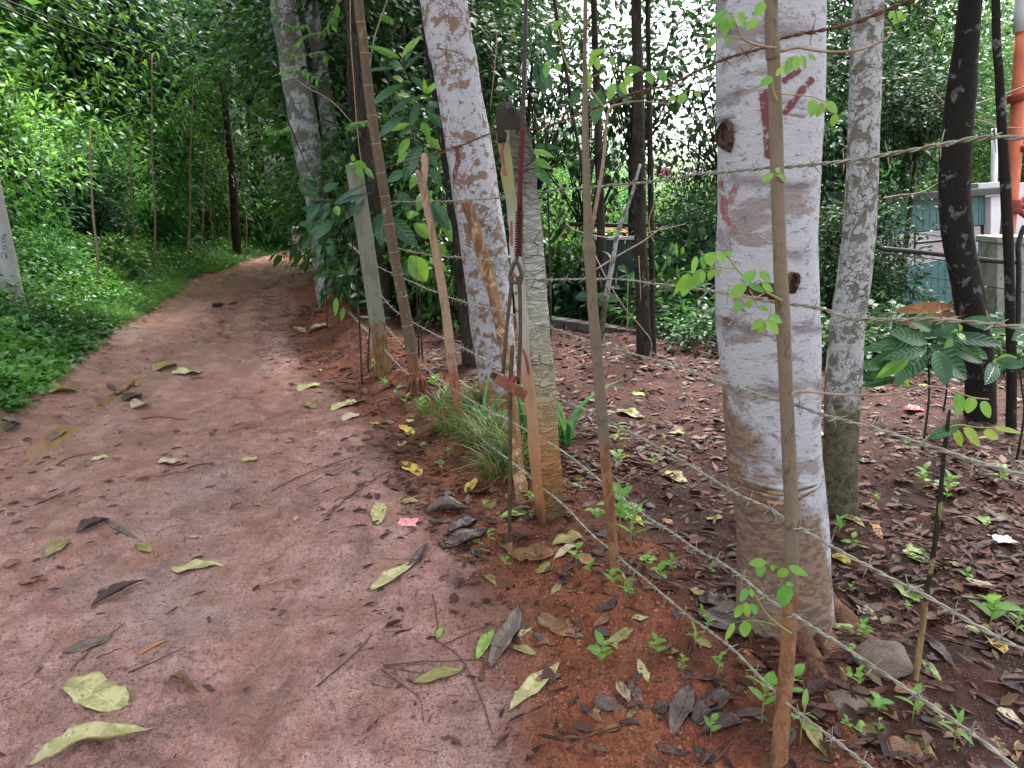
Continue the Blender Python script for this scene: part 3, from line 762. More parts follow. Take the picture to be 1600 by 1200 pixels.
for (key, x, y, th, r, s), lb in zip(bt, ['low dark tree left of the far end of the track', 'mid green tree straight beyond the far end of the track', 'tall dark tree beyond the bend, left one', 'tall dark tree beyond the bend, above the leaning trunks', 'narrower tall dark tree between the two beyond the bend']):
    tree(key, x, y, th, r, s, label=lb, group='trees beyond the bend')
# palm like tree with hanging fronds, above the bend
def fronds(name, label, base, h, n, flen, mat):
    o = thing(name, label, 'tree', base)
    V, F = tube_vf([(0, 0, -.2), (.05, 0, h * .5), (0, 0, h)], [.11, .09, .08], 10, noise=.06)
    link('trunk', mesh_np('trunk', V, F, M['bark_wood']), o)
    g = np.random.default_rng(5)
    ps, As, Ns, Ls, Ws = [], [], [], [], []
    for i in range(n):
        a = g.random() * 6.28; el = g.uniform(-.1, .9)
        d = np.array([math.cos(a) * math.cos(el), math.sin(a) * math.cos(el), math.sin(el)])
        pts = [np.array([0, 0, h]) + d * flen * t + np.array([0, 0, -1.1 * flen * t * t]) for t in np.linspace(0, 1, 24)]
        s = np.cross(d, [0, 0, 1]); s /= np.linalg.norm(s)
        for p in pts[2:]:
            for sg in (-1, 1):
                ps.append(p); As.append(s * sg + d * .6 + np.array([0, 0, -.7])); Ns.append(np.array([0, 0, 1.0]) + d * .1); Ls.append(flen * .32 * g.uniform(.7, 1.1)); Ws.append(.035)
    V, F, k = leaves_vf(np.array(ps), np.array(As), np.array(Ns), Ls, Ws, False, .2)
    c = link('frond', mesh_np('frond', V, F, mat, smooth=False, rnd=np.repeat(g.random(len(ps)), k)), o); c['kind'] = 'stuff'
fronds('palm_tree', 'small palm with hanging fronds above the bend behind the overhead lines', (-6.9, 19.5, h1(-6.9, 19.5)), 4.4, 12, 1.7, M['leaf_mid'])

# slim pale stems in the wood
stems = [(238, 250, 236, 395), (297, 255, 288, 385), (318, 290, 306, 360), (328, 330, 330, 385), (380, 290, 384, 380), (145, 330, 140, 375), (205, 310, 200, 350), (352, 250, 356, 360), (408, 300, 412, 372), (420, 330, 424, 388)]
for i, (a, b, c, d) in enumerate(stems):
    Y = (17.5, 18.2, 19, 19.5, 21.5, 14.5, 16, 20.5, 23, 23.5)[i]
    for yy in np.arange(9, 24, .1):
        if at(c, d, yy).x < xl(yy) - .5 - .12 * (i % 4): Y = yy; break
    p0 = at(c, d + 25, Y); p1 = at(a, b, Y)
    p0.z = h1(p0.x, p0.y) - .1
    o = thing('sapling', ['slim pale sapling near the middle of the left wood', 'slim pale sapling left of the bend, nearest the track', 'slim sapling before the cane clump', 'slim sapling beside the cane clump', 'short slim sapling at the outer side of the bend', 'slim sapling near the utility pole side of the wood', 'slim sapling behind the fresh green shrub', 'slim sapling under the small palm', 'slim sapling at the end of the verge', 'slim sapling farthest along the track'][i], 'sapling', p0, 'slim saplings in the left undergrowth')
    e = p1 + (p1 - p0) * .8
    V, F = tube_vf(catmull([p0, p0.lerp(p1, .5) + Vector((.05, 0, 0)), p1, e], 14), np.linspace(.024, .011, 14), 7, noise=.1, seed=i)
    add_mesh('stem', V, F, M['vine_wood'], o)
    g = np.random.default_rng(i); n = 90
    P = np.array(e)[None] + g.normal(size=(n, 3)) * np.array([.35, .35, .3]); A = g.normal(size=(n, 3)) + [0, 0, -.5]
    V, F, k = leaves_vf(P, A, g.normal(size=(n, 3)) * .4 + [0, 0, 1], np.full(n, .14), np.full(n, .05), True)
    f = add_mesh('foliage', V, F, M['leaf_mid'], o, smooth=False, rnd=np.repeat(g.random(n), k)); f['kind'] = 'stuff'

# verge plants: ground cover on the left of the track
def verge_cover():
    g = np.random.default_rng(3)
    n = 15000
    y = 3.6 + (g.random(n) ** 1.15) * 20.5
    off = -0.12 + g.random(n) ** 1.5 * 3.6
    x = left_x(y) - off
    keep = fbm(x * 1.5, y * 1.5, 2, 60) + .42 + np.minimum(off * .7, .4) > .25 * g.random(n)
    x, y, off = x[keep], y[keep], off[keep]; n = len(x)
    z0 = H(x, y)
    hgt = (.05 + .50 * np.minimum(off / 1.3, 1)) * (.5 + g.random(n)) * (1 + .8 * fbm(x * .9, y * .9, 2, 61))
    per = 6
    idx = np.repeat(np.arange(n), per)
    m = len(idx)
    t = g.random(m) ** .6
    P = np.stack([x[idx] + g.normal(size=m) * .05, y[idx] + g.normal(size=m) * .05, z0[idx] + hgt[idx] * t], 1)
    ang = g.random(m) * 6.28
    A = np.stack([np.cos(ang), np.sin(ang), .35 + .5 * g.normal(size=m)], 1)
    Nn = np.stack([g.normal(size=m) * .4, g.normal(size=m) * .4, np.ones(m)], 1)
    narrow = (fbm(x * .8 + 9, y * .8, 2, 63) > .12)[idx]
    L = np.where(narrow, .17, .095) * (.55 + .8 * g.random(m)); W = np.where(narrow, .015, .050) * (.7 + .6 * g.random(m))
    V, F, k = leaves_vf(P, A, Nn, L, W, False, .25)
    r = np.clip(.5 + 1.0 * fbm(x * 1.2, y * 1.2, 2, 64)[idx] + .3 * (g.random(m) - .5) + .15 * (t - .5), 0, 1)
    o = link('ground_cover', mesh_np('ground_cover', V, F, M['leaf_weed'], smooth=False, rnd=np.repeat(r, k)))
    tag(o, 'low bright green weeds covering the left verge of the track', 'ground cover', kind='stuff')
verge_cover()

# ------------------------------------------------------------------ utility pole, overhead lines, roadside marker
def bvh_of(o):
    me = o.data
    loc = Vector(o.location) + (Vector(o.parent.location) if o.parent else Vector())
    return BVHTree.FromPolygons([v.co + loc for v in me.vertices], [p.vertices[:] for p in me.polygons])
CAMV = Vector((0, 0, CAM_Z))
def paint_stroke(target, pxs, w, mat, parent, name='paint_mark', lift=.0022, across=4):
    """a painted stroke lying on the bark or plaster, following photograph points"""
    bv = bvh_of(target)
    P = catmull([(a, b, 0) for a, b in pxs], max(6, int(4 * len(pxs))))[:, :2]
    T = np.gradient(P, axis=0); T /= np.linalg.norm(T, axis=1)[:, None] + 1e-9
    Nn = np.stack([-T[:, 1], T[:, 0]], 1)
    V = []; ok = []
    for i in range(len(P)):
        ww = w * (1 + .18 * math.sin(i * 2.1 + P[i, 0])) * (.75 if i in (0, len(P) - 1) else 1)
        for j in range(across + 1):
            q = P[i] + Nn[i] * ww * (j / across - .5)
            d = Vector(ray(*q)).normalized()
            hit, nr, _, dist = bv.ray_cast(CAMV, d)
            if hit is None: V.append((0, 0, 0)); ok.append(False)
            else:
                if nr.dot(d) > 0: nr = -nr
                V.append(tuple(hit + nr * lift)); ok.append(True)
    F = []
    k = across + 1
    for i in range(len(P) - 1):
        for j in range(across):
            f = (i * k + j, i * k + j + 1, (i + 1) * k + j + 1, (i + 1) * k + j)
            if all(ok[q] for q in f): F.append(f)
    if not F: return None
    use = sorted({i for f in F for i in f}); mp = {a: b for b, a in enumerate(use)}
    return add_mesh(name, np.array([V[i] for i in use]), [tuple(mp[i] for i in f) for f in F], mat, parent)

PY = G(17, 505).y; pb = at(20, 470, PY)
pole = thing('utility_pole', 'leaning grey concrete utility pole marked 2019 in the left undergrowth', 'utility pole', pb)
pt_ = at(-22, 262, PY); dirp = (pt_ - pb)
V, F = tube_vf([pb - dirp * .5, pb, pb + dirp, pb + dirp * 3.4], [.0145 * PY, .0142 * PY, .0125 * PY, .009 * PY], 24)
shaft = add_mesh('shaft', V, F, M['concrete_pale'], pole)
for st in ([(4, 404), (2, 399), (4, 394), (8, 398), (10, 404), (10, 394)], [(3, 387), (6, 390), (10, 387), (7, 383), (3, 387)], [(3, 379), (10, 377)], [(7, 366), (3, 369), (4, 374), (7, 372), (7, 366), (11, 369)]):
    paint_stroke(shaft, st, 1.1, M['black_paint'], pole, 'painted_digit', lift=.004)
GLN = 'overhead lines crossing above the left wood'
for k, (pts, lab) in enumerate([
    ([(-60, -14), (0, 10), (125, 60), (250, 103), (420, 144), (520, 160)], 'lowest thin black overhead line above the left shrubs'),
    ([(-40, -22), (45, 15), (162, 60), (225, 82), (325, 107), (420, 122), (520, 132)], 'middle thin black overhead line above the left shrubs'),
    ([(30, -26), (88, 2), (150, 35), (225, 62), (325, 93), (420, 116), (520, 128)], 'highest thin black overhead line above the left shrubs')]):
    P = [at(a, b, 11.0 + .022 * a) for a, b in pts]
    V, F = tube_vf(catmull(P, 60), .013, 6)
    tag(add_mesh('power_line', V, F, M['cable'], base=P[0]), lab, 'power line', GLN)
mb = at(466, 388, 20.5); mb.z = h1(mb.x, mb.y)
V, F = box_vf(mb + Vector((0, 0, .2)), (.26, .22, 1.1))
tag(add_mesh('marker_post', V, F, M['concrete_pale'], base=mb, smooth=False, bevel=.03), 'short pale concrete post at the bend of the track', 'post')

# ------------------------------------------------------------------ trunks
def trunk_obj(pts, Y, mat, parent, name='trunk', rise=2.0, sides=28, noise=.05, nfreq=1.5, seed=0, ring=.045, flare=.0, extra=None, taper_end=.75):
    """pts: (px, py, width_px) from the foot upward; Y depth of the foot (list or number)"""
    Ys = Y if isinstance(Y, (list, tuple)) else [Y] * len(pts)
    C = [at(a, b, yy) for (a, b, w), yy in zip(pts, Ys)]
    r = [w / 2 / FPX * zc(c) for (a, b, w), c in zip(pts, C)]
    d = (C[0] - C[1]).normalized()
    C.insert(0, C[0] + d * .25); r.insert(0, r[0] * (1.1 + flare))
    if rise:
        d = (C[-1] - C[-2]).normalized(); d = (d + Vector((0, 0, .35))).normalized()
        C.append(C[-1] + d * rise); r.append(r[-1] * taper_end)
    D = np.array([[*c, q] for c, q in zip(C, r)])
    length = sum((C[i + 1] - C[i]).length for i in range(len(C) - 1))
    n = max(8, int(length / ring))
    S = catmull(D, n)
    if extra is not None: S = extra(S)
    V, F = tube_vf(S[:, :3], S[:, 3], sides, noise=noise * 1.3, nfreq=nfreq * 1.3, seed=seed)
    return add_mesh(name, V, F, M[mat], parent), S

def Yof(px, py): return G(px, py).y

# A and B: two leaning grey trunks by the bend, C dark ones beside them
def simple_tree(label, pts, Y, mat, noise=.08, seed=0, rise=2.5, group=None, name='tree', crown=None, sides=20):
    b = at(pts[0][0], pts[0][1], Y if not isinstance(Y, list) else Y[0])
    gz = h1(b.x, b.y)
    o = thing(name, label, 'tree', (b.x, b.y, gz), group)
    t, S = trunk_obj(pts, Y, mat, o, noise=noise, seed=seed, rise=rise, sides=sides)
    if crown:
        key, s, dz = crown
        top = S[-1][:3]
        c = link('crown', PRO[key][0], o, tuple(top - np.array([b.x, b.y, gz]) + np.array([0, 0, dz]))); c.scale = (s,) * 3; c['kind'] = 'stuff'
    return o, t, S

simple_tree('leaning grey trunk with dark moss nearest the bend of the track', [(520, 470, 44), (508, 380, 42), (490, 280, 42), (472, 180, 42), (455, 80, 40), (442, 0, 40)], 10.4, 'bark_grey', seed=3, crown=('crown_dark2', 1.2, -.3))
simple_tree('slimmer pale grey trunk just right of the mossy leaning one', [(548, 470, 26), (540, 380, 26), (526, 280, 25), (512, 180, 24), (497, 80, 22), (484, 0, 22)], 10.9, 'bark_grey', seed=5, crown=('crown_dark1', 1.0, -.3))
simple_tree('dark brown trunk behind the ringed cane', [(600, 520, 27), (592, 400, 27), (582, 250, 27), (566, 120, 26), (552, 0, 26)], 8.8, 'bark_wood', seed=7, crown=('crown_dark1', 1.0, -.3))
simple_tree('slender dark trunk between the pale trunk and the ringed cane', [(570, 500, 18), (562, 380, 18), (555, 220, 18), (550, 80, 16), (548, 0, 16)], 9.4, 'bark_wood', seed=8)
simple_tree('dark trunk hidden behind the lichen covered tree', [(735, 560, 26), (728, 450, 30), (712, 300, 34), (690, 130, 36), (672, 0, 36)], 8.0, 'bark_dark', seed=9, crown=('crown_dark1', 1.0, -.3))
simple_tree('dark mossy trunk close behind the lichen tree and the stake', [(738, 610, 28), (733, 500, 28), (722, 380, 24), (715, 280, 20)], 6.6, 'bark_wood', seed=10, rise=.6)

# ringed cane trunk D
b = G(652, 612)
o = thing('cane_tree', 'straight brown cane like trunk with pale rings near the track', 'tree', b)
tk, S = trunk_obj([(652, 612, 20), (635, 500, 17), (616, 400, 16), (600, 300, 15.5), (584, 200, 15), (577, 150, 15), (567, 60, 14), (560, 0, 14)], b.y, 'cane', o, noise=.03, seed=4, rise=1.6)
acc = .0
for i in range(3, len(S) - 1, 1):
    seg = np.linalg.norm(S[i + 1, :3] - S[i, :3]); acc += seg
    if acc > .17 + .03 * math.sin(i):
        acc = 0; t = S[i + 1, :3] - S[i, :3]; t /= np.linalg.norm(t); r = S[i, 3]
        V, F = tube_vf([S[i, :3] - t * .005, S[i, :3] - t * .003, S[i, :3] + t * .003, S[i, :3] + t * .005], [r * 1.0, r * 1.07, r * 1.07, r * 1.0], 20, False)
        add_mesh('node_ring', V, F, M['ring'], o)
for k in range(9):                     # prop roots at its foot
    a = k * .7; q = Vector((math.cos(a), math.sin(a), 0))
    V, F = tube_vf(catmull([b + q * .045 + Vector((0, 0, .12)), b + q * .075 + Vector((0, 0, .04)), b + q * .10 + Vector((0, 0, -.06))], 7), [.012, .013, .013, .012, .011, .01, .008], 6)
    add_mesh('root', V, F, M['cane'], o)

# F: the big lichen covered leaning tree
bF = G(776, 628)
oF = thing('lichen_tree', 'thick leaning tree with white and rust coloured lichen bark and red smears', 'tree', bF)
tF, SF = trunk_obj([(783, 628, 58), (772, 520, 66), (760, 420, 72), (744, 310, 74), (727, 200, 74), (708, 90, 72), (693, 0, 72)], bF.y, 'bark_lichen', oF, noise=.05, nfreq=1.0, seed=12, rise=3.0, sides=40)
for st, w, mt in ([[(712, 228), (716, 245), (713, 262), (710, 280)], 7, 'red_paint'], [[(702, 226), (714, 232), (722, 226)], 4, 'red_paint'], [[(714, 270), (724, 276), (728, 268)], 5, 'faded_red'],
                  [[(718, 314), (728, 322), (736, 330)], 6, 'faded_red'], [[(738, 314), (728, 326), (716, 332)], 5, 'faded_red']):
    paint_stroke(tF, st, w, M[mt], oF, 'paint_mark')
c = link('crown', PRO['crown_dark2'][0], oF, tuple(SF[-1, :3] - np.array(bF))); c.scale = (1.3,) * 3; c['kind'] = 'stuff'

# G: splintered branch leaning on the lichen tree
bG = G(818, 772)
o = thing('broken_branch', 'torn brown branch leaning against the lichen tree behind the iron bracket', 'branch', bG)
YG = [bG.y, bG.y + .25, bG.y + .6, bG.y + 1.0, bG.y + 1.3, bG.y + 1.5]
t, S = trunk_obj([(815, 772, 24), (806, 700, 20), (796, 600, 16), (780, 500, 15), (758, 410, 19), (738, 345, 16), (725, 318, 8)], YG + [bG.y + 1.52], 'splinter', o, noise=.22, nfreq=5, seed=2, rise=0, sides=16)
for k in range(7):
    i = int(len(S) * (.45 + .07 * k)); p = S[i, :3]; 
    q = p + np.array([random.uniform(-.05, .05), -.03, random.uniform(.05, .14)])
    V, F = tube_vf([p + [0, -S[i, 3] * .8, 0], q], [.012, .001], 5); add_mesh('splinter', V, F, M['peeled'], o)

# E: peeled stake with a forked broken top
bE = G(716, 644)
o = thing('wooden_stake', 'pale peeled wooden stake with a forked broken top on the fence line', 'stake', bE)
trunk_obj([(718, 644, 16), (706, 560, 14), (693, 460, 13.5), (676, 370, 13), (664, 310, 13), (659, 285, 14)], bE.y, 'peeled', o, name='stake', noise=.12, seed=3, rise=0, sides=14)
YE = bE.y
V, F = tube_vf(catmull([at(661, 292, YE), at(655, 276, YE - .01), at(651, 266, YE - .02)], 6), [.026, .024, .022, .02, .017, .013], 10, noise=.15); add_mesh('fork', V, F, M['peeled'], o)
V, F = tube_vf(catmull([at(661, 290, YE), at(664, 262, YE + .01), at(663, 240, YE + .02)], 6), [.027, .026, .025, .024, .024, .023], 10, noise=.1); add_mesh('fork', V, F, M['peeled'], o)

# far concrete fence post
bP = G(602, 585)
o = thing('concrete_fence_post', 'greyish square concrete fence post behind the ringed cane', 'post', bP)
def square_post(pts, Y, hw, mats, rot, parent, name, taper=None, n=40, wob=.0):
    C = [at(a, b, Y) for a, b in pts]; C.insert(0, C[0] + (C[0] - C[1]).normalized() * .2)
    S = catmull(np.array(C), n)
    V = []; F = []; mi = []
    sub = 7
    for i, p in enumerate(S):
        w = hw if taper is None else np.interp(i / (n - 1), *taper)
        k = 0
        for s in range(4):
            for q in range(sub):
                t = q / sub * 2 - 1
                t = math.copysign(abs(t), t)
                loc = [(t, -1), (1, t), (-t, 1), (-1, -t)][s]
                # soften corners
                L = math.hypot(*loc); f = 1.0 if L < 1.3 else 1.3 / L * .5 + .5
                x, y = loc[0] * w * f, loc[1] * w * f
                x += wob * fbm(np.array(i * .35 + s * 7.1), np.array(q * .5), 2, 8) ; y += wob * fbm(np.array(i * .35 + s * 3.3), np.array(q * .5 + 4), 2, 9)
                V.append(p + [x * math.cos(rot) - y * math.sin(rot), x * math.sin(rot) + y * math.cos(rot), 0])
    m = 4 * sub
    for i in range(n - 1):
        for j in range(m):
            F.append((i * m + j, i * m + (j + 1) % m, (i + 1) * m + (j + 1) % m, (i + 1) * m + j)); mi.append(j // sub)
    F.append(tuple(range((n - 1) * m, n * m))); mi.append(0)
    o = add_mesh(name, V, F, mats, parent)
    o.data.polygons.foreach_set('material_index', np.array([min(q, len(mats) - 1) for q in mi], np.int32)); o.data.update()
    return o, S
square_post([(601, 585), (589, 500), (575, 400), (561, 310), (553, 258)], bP.y, .053, [M['post_green']], R(35), o, 'shaft')

# H: main concrete post, two faces to the camera
bH = G(860, 806)
oH = thing('concrete_post', 'leaning square concrete post with cracked plaster and red painted letters', 'post', bH)
# faces: 0 -> front-left, 1 -> front-right (after rotation)
postH, SH = square_post([(859, 806), (850, 700), (842, 600), (832, 500), (824, 400), (814, 300), (805, 230), (801, 205)], bH.y, .074, [M['postface'], M['crack'], M['crack'], M['postface']], R(-61), oH, 'shaft', taper=([0, .2, .6, 1], [.060, .057, .059, .055]), n=60, wob=.010)
Yh = bH.y
for st, w in ([[(788, 258), (784, 240), (786, 225)], 4], [[(787, 262), (790, 275)], 6], [[(791, 345), (793, 384)], 3.5], [[(799, 345), (800, 384)], 3.5], [[(792, 366), (800, 366)], 3.5],
              [[(809, 457), (803, 460), (803, 474), (806, 484), (811, 487)], 4], [[(817, 545), (822, 560), (826, 585)], 3], [[(801, 425), (806, 432), (812, 445)], 3]):
    paint_stroke(postH, st, w, M['letter_red'], oH, 'painted_letter')
# dark rotten wooden head on the post
top = at(797, 203, Yh)
V, F = tube_vf(catmull([top + Vector((-.0, 0, -.05)), top + Vector((-.005, 0, .03)), top + Vector((-.01, 0, .085)), top + Vector((-.0, 0, .11))], 10), np.array([.058, .060, .062, .062, .06, .056, .05, .042, .03, .012]), 18, noise=.08, seed=4)
add_mesh('post_head', V, F, M['bark_wood'], oH)

# guy anchor: cable, red wraps, shackle loop, two rods, bracket, ground rod
Yg = Yh - .32
bg_ = G(797, 815)
Yg = Yh - .115
oA = thing('guy_wire_anchor', 'rusty guy wire anchor with red wrapped cable, bracket and rod beside the post', 'guy anchor', bg_)
def rod(name, pts, r, mat, par=oA, n=20, sides=8, Y=None):
    V, F = tube_vf(catmull([at(a, b, Y or Yg) for a, b in pts], n), r, sides); return add_mesh(name, V, F, M[mat], par)
rod('ground_rod', [(796, 850), (797, 700), (798, 600), (801, 540)], .0095, 'iron')
rod('side_rod', [(786, 583), (791, 520), (799, 445), (800, 430)], .0085, 'iron')
rod('side_rod', [(810, 600), (813, 520), (812, 450), (809, 432)], .0085, 'iron')
rod('shackle', [(799, 445), (797, 432), (800, 420), (806, 408), (812, 418), (815, 430), (812, 444)], .009, 'dark_iron', n=30)
rod('shackle_pin', [(797, 440), (813, 443)], .008, 'dark_iron')
rod('cable', [(806, 412), (811, 380), (812, 330), (814, 260), (817, 200), (819, 120), (821, 40), (823, -80)], .0085, 'cable', n=50)
rod('cable_sleeve', [(812, 330), (814, 262), (816, 220), (817, 200)], .0115, 'red_wrap')
P = []
for t in np.linspace(0, 1, 260):
    c_ = at(809.5 + 2.5 * t, 400 - 70 * t, Yg); a = t * 17 * 6.283
    P.append(c_ + Vector((math.cos(a) * .015, math.sin(a) * .015, 0)))
V, F = tube_vf(P, .004, 5); add_mesh('wire_wrap', V, F, M['red_wrap'], oA)
# bracket: folded steel channel
cb = at(798, 597, Yg)
a0 = at(777, 583, Yg - .03); a1 = at(818, 608, Yg + .03); ax = (a1 - a0).normalized()
side = Vector((ax.y, -ax.x, 0)).normalized() * -1
up = ax.cross(side).normalized(); up = up if up.z > 0 else -up
parts = []
prof = [(-.035, -.045), (-.035, 0), (.035, 0), (.035, -.03), (.030, -.03), (.030, -.006), (-.029, -.006), (-.029, -.045)]
L0, L1 = a0 - ax * .01, a1 + ax * .01
V = [L0 + side * u + up * w for u, w in prof] + [L1 + side * u + up * w for u, w in prof]
F = [(i, (i + 1) % 8, 8 + (i + 1) % 8, 8 + i) for i in range(8)] + [(7, 6, 1, 0), (6, 5, 2, 1), (5, 4, 3, 2)] + [(8, 9, 14, 15), (9, 10, 13, 14), (10, 11, 12, 13)]
add_mesh('bracket', V, F, M['rusty'], oA, smooth=False, bevel=.002)
V, F = tube_vf([cb + up * .0, cb + up * .035], .017, 6); add_mesh('nut', V, F, M['rust_red'], oA, smooth=False)

# near sticks and trees on the fence line
b = G(960, 888)
oS = thing('live_stake', 'khaki live stake with knots standing between the concrete post and the thick pale tree', 'stake', b)
stS, SS = trunk_obj([(960, 888, 17), (953, 800, 16), (945, 700, 16), (936, 600, 16.5), (928, 500, 16), (922, 410, 16), (920, 388, 19), (919, 370, 14), (917, 300, 12.5), (915, 200, 10.5), (914, 120, 8), (914, 60, 7)], b.y, 'thin_stem', oS, name='stem', noise=.10, nfreq=5, seed=8, rise=.9, sides=18, ring=.02)
Yst = b.y
def branch(pts, r0, r1, mat, par, name='branch', Y=None, n=24):
    P = catmull([at(q[0], q[1], q[2] if len(q) > 2 else Y) for q in pts], n)
    V, F = tube_vf(P, np.linspace(r0, r1, n), 7); return add_mesh(name, V, F, M[mat], par)
branch([(920, 380), (935, 300), (944, 240), (950, 175), (968, 163), (1000, 158), (1045, 163)], .008, .0025, 'vine_wood', oS, Y=Yst + .05)
branch([(945, 170), (930, 150), (912, 128), (890, 108), (880, 85), (872, 45)], .005, .002, 'green_stem', oS, Y=Yst + .05)

bT = G(1215, 1192)
oT = thing('young_tree', 'thin smooth khaki trunk with light green leaves in front of the thick pale tree', 'tree', bT)
tT, ST = trunk_obj([(1216, 1195, 25), (1226, 1080, 23), (1234, 970, 23), (1237, 850, 22), (1232, 700, 21.5), (1226, 560, 21.5), (1220, 420, 21), (1215, 300, 20.5), (1212, 180, 20), (1208, 60, 20), (1205, 0, 20)], bT.y, 'thin_stem', oT, noise=.06, nfreq=4, seed=6, rise=1.4, sides=24, ring=.02)
YT = bT.y
# thick pale tree
def big_extra(S):
    # a bark fold about 0.4 m up and a slight shift of the stem above it
    return S
bB = G(1225, 966)
oB = thing('thick_pale_tree', 'thickest pale smooth barked tree with red painted marks and a bark fold', 'tree', bB)
tB, SB = trunk_obj([(1225, 968, 152), (1222, 900, 142), (1222, 850, 138), (1218, 790, 137), (1212, 745, 142), (1207, 690, 143), (1203, 600, 148), (1200, 520, 153), (1198, 400, 153), (1200, 300, 154), (1202, 200, 161), (1203, 100, 164), (1203, 0, 166)], bB.y, 'bark_big', oB, noise=.022, nfreq=2.2, seed=15, rise=4.0, sides=72, ring=.03, flare=.08)
YB = bB.y
bvB = bvh_of(tB)
def on_bark(px, py, lift=.0):
    d = Vector(ray(px, py)).normalized(); hit, nr, _, _ = bvB.ray_cast(CAMV, d)
    if hit is None: return None, None
    if nr.dot(d) > 0: nr = -nr
    return hit + nr * lift, nr
for st, w, mt in ([[(1194, 140), (1196, 165), (1200, 200), (1203, 245)], 16, 'red_paint'], [[(1224, 178), (1240, 158), (1255, 138), (1269, 122)], 10, 'red_paint'], [[(1222, 128), (1236, 118), (1250, 108)], 9, 'red_paint'], [[(1195, 240), (1205, 246)], 8, 'red_paint'],
                  [[(1130, 282), (1130, 310), (1131, 335)], 9, 'faded_red'], [[(1154, 286), (1146, 302), (1134, 328)], 9, 'faded_red'], [[(1130, 335), (1142, 350), (1152, 366)], 7, 'faded_red']):
    paint_stroke(tB, st, w, M[mt], oB, 'paint_mark', lift=.0035)
# bark folds, knots and wounds
for k, dy in enumerate((0, 8, 15, 24)):
    P = []
    for q in range(14):
        x = 1146 + (1284 - 1146) * q / 13; y = 742 + dy + 22 * math.sin(min(q / 8, 1) * 1.5) - (10 + dy * .7) * max(0, (q - 8) / 5)
        p, nr = on_bark(x, y, -.001)
        if p is not None: P.append(p)
    if len(P) > 4:
        rr_ = np.sin(np.linspace(.25, 2.9, 40)) * (.007 if k else .010)
        V, F = tube_vf(catmull(P, 40), rr_, 8, noise=.25, nfreq=20, seed=k); add_mesh('bark_fold', V, F, M['splinter' if k in (1, 3) else 'bark_big'], oB)
def wound(px, py, rx, ry, mat='splinter', ringmat='bark_big', depth=.02, hollow=True):
    V = []; F = []; n = 22; rings_ = 5
    for i in range(rings_):
        f = 1 - i / (rings_ - .5)
        for j in range(n):
            a = j / n * 6.283; rr = f * (1 + .12 * math.sin(a * 3 + px) + .06 * math.sin(7 * a))
            p, nr = on_bark(px + math.cos(a) * rx * rr, py + math.sin(a) * ry * rr, .004 + (.012 if i == 1 else .0) + (.004 if i > 1 else 0) + .005 * random.random())
            if p is None: return
            V.append(tuple(p))
    for i in range(rings_ - 1):
        for j in range(n): F.append((i * n + j, i * n + (j + 1) % n, (i + 1) * n + (j + 1) % n, (i + 1) * n + j))
    F.append(tuple(range((rings_ - 1) * n, rings_ * n)))
    add_mesh('bark_wound', np.array(V), F, M['wound'] if mat == 'splinter' else M[mat], oB)
wound(1136, 212, 13, 25)
wound(1235, 440, 14, 17)
wound(1140, 501, 8, 8, 'bark_lichen')
wound(1192, 455, 30, 14, 'splinter')
# roots of the thick tree
for k, pts in enumerate([[(1270, 960), (1300, 1010), (1322, 1050), (1345, 1100)], [(1290, 950), (1340, 985), (1375, 1010), (1400, 1040)], [(1190, 960), (1175, 985), (1150, 1010)], [(1245, 975), (1280, 1050), (1330, 1130), (1400, 1190)]]):
    P = [G(a, b) - Vector((0, 0, .022)) for a, b in pts]; P[0] = P[0] + Vector((0, .06, .03)); P[-1] = P[-1] - Vector((0, 0, .05))
    V, F = tube_vf(catmull(P, 24), np.linspace(.045, .022, 24), 12, noise=.3, nfreq=8, seed=k); add_mesh('root', V, F, M['root'], oB)
c = link('crown', PRO['crown_dark2'][0], oB, tuple(SB[-1, :3] - np.array(bB))); c.scale = (1.3,) * 3; c['kind'] = 'stuff'

simple_tree('mottled grey and white trunk just right of the thick pale tree', [(1314, 796, 54), (1314, 700, 52), (1317, 600, 54), (1325, 500, 50), (1336, 420, 50), (1345, 320, 48), (1350, 200, 47), (1354, 100, 46), (1357, 0, 46)], Yof(1314, 796), 'bark_mottle', noise=.05, seed=21, rise=3.0, crown=('crown_dark1', 1.1, 0), sides=36)
Y4 = Yof(1530, 655)
simple_tree('curving dark trunk with white lichen spots before the teal building', [(1530, 655, 44), (1528, 560, 44), (1520, 490, 46), (1502, 400, 42), (1492, 320, 44), (1494, 230, 44), (1504, 130, 40), (1518, 0, 34)], Y4, 'bark_dark', noise=.07, seed=23, rise=3.0, crown=('crown_dark1', 1.2, 0), sides=30)
simple_tree('slim dark trunk right of the curving one with a green moss patch', [(1580, 650, 15), (1580, 560, 15), (1577, 430, 15), (1571, 300, 16), (1562, 130, 13), (1556, 0, 12)], Y4 - .3, 'bark_dark', noise=.08, seed=24, rise=2.0, sides=16)
Y6 = Yof(1010, 552)
simple_tree('dark brown trunk standing before the green sheet behind the stakes', [(1006, 556, 24), (1004, 470, 22), (1001, 380, 20), (998, 250, 19), (997, 120, 17), (994, 0, 16)], Y6, 'bark_wood', noise=.08, seed=25, rise=1.2, sides=20)
simple_tree('slimmer dark trunk touching the dark brown one', [(1021, 550, 9), (1018, 380, 9), (1015, 200, 9), (1013, 60, 8), (1012, 0, 8)], Y6 + .1, 'bark_wood', noise=.08, seed=26, rise=1.2, sides=12)
simple_tree('thin dark trunk rising behind the khaki live stake', [(945, 520, 14), (940, 400, 13), (936, 250, 12), (932, 120, 11), (928, 0, 10)], Y6 + 1.8, 'bark_wood', noise=.08, seed=27, rise=1.5, sides=12)
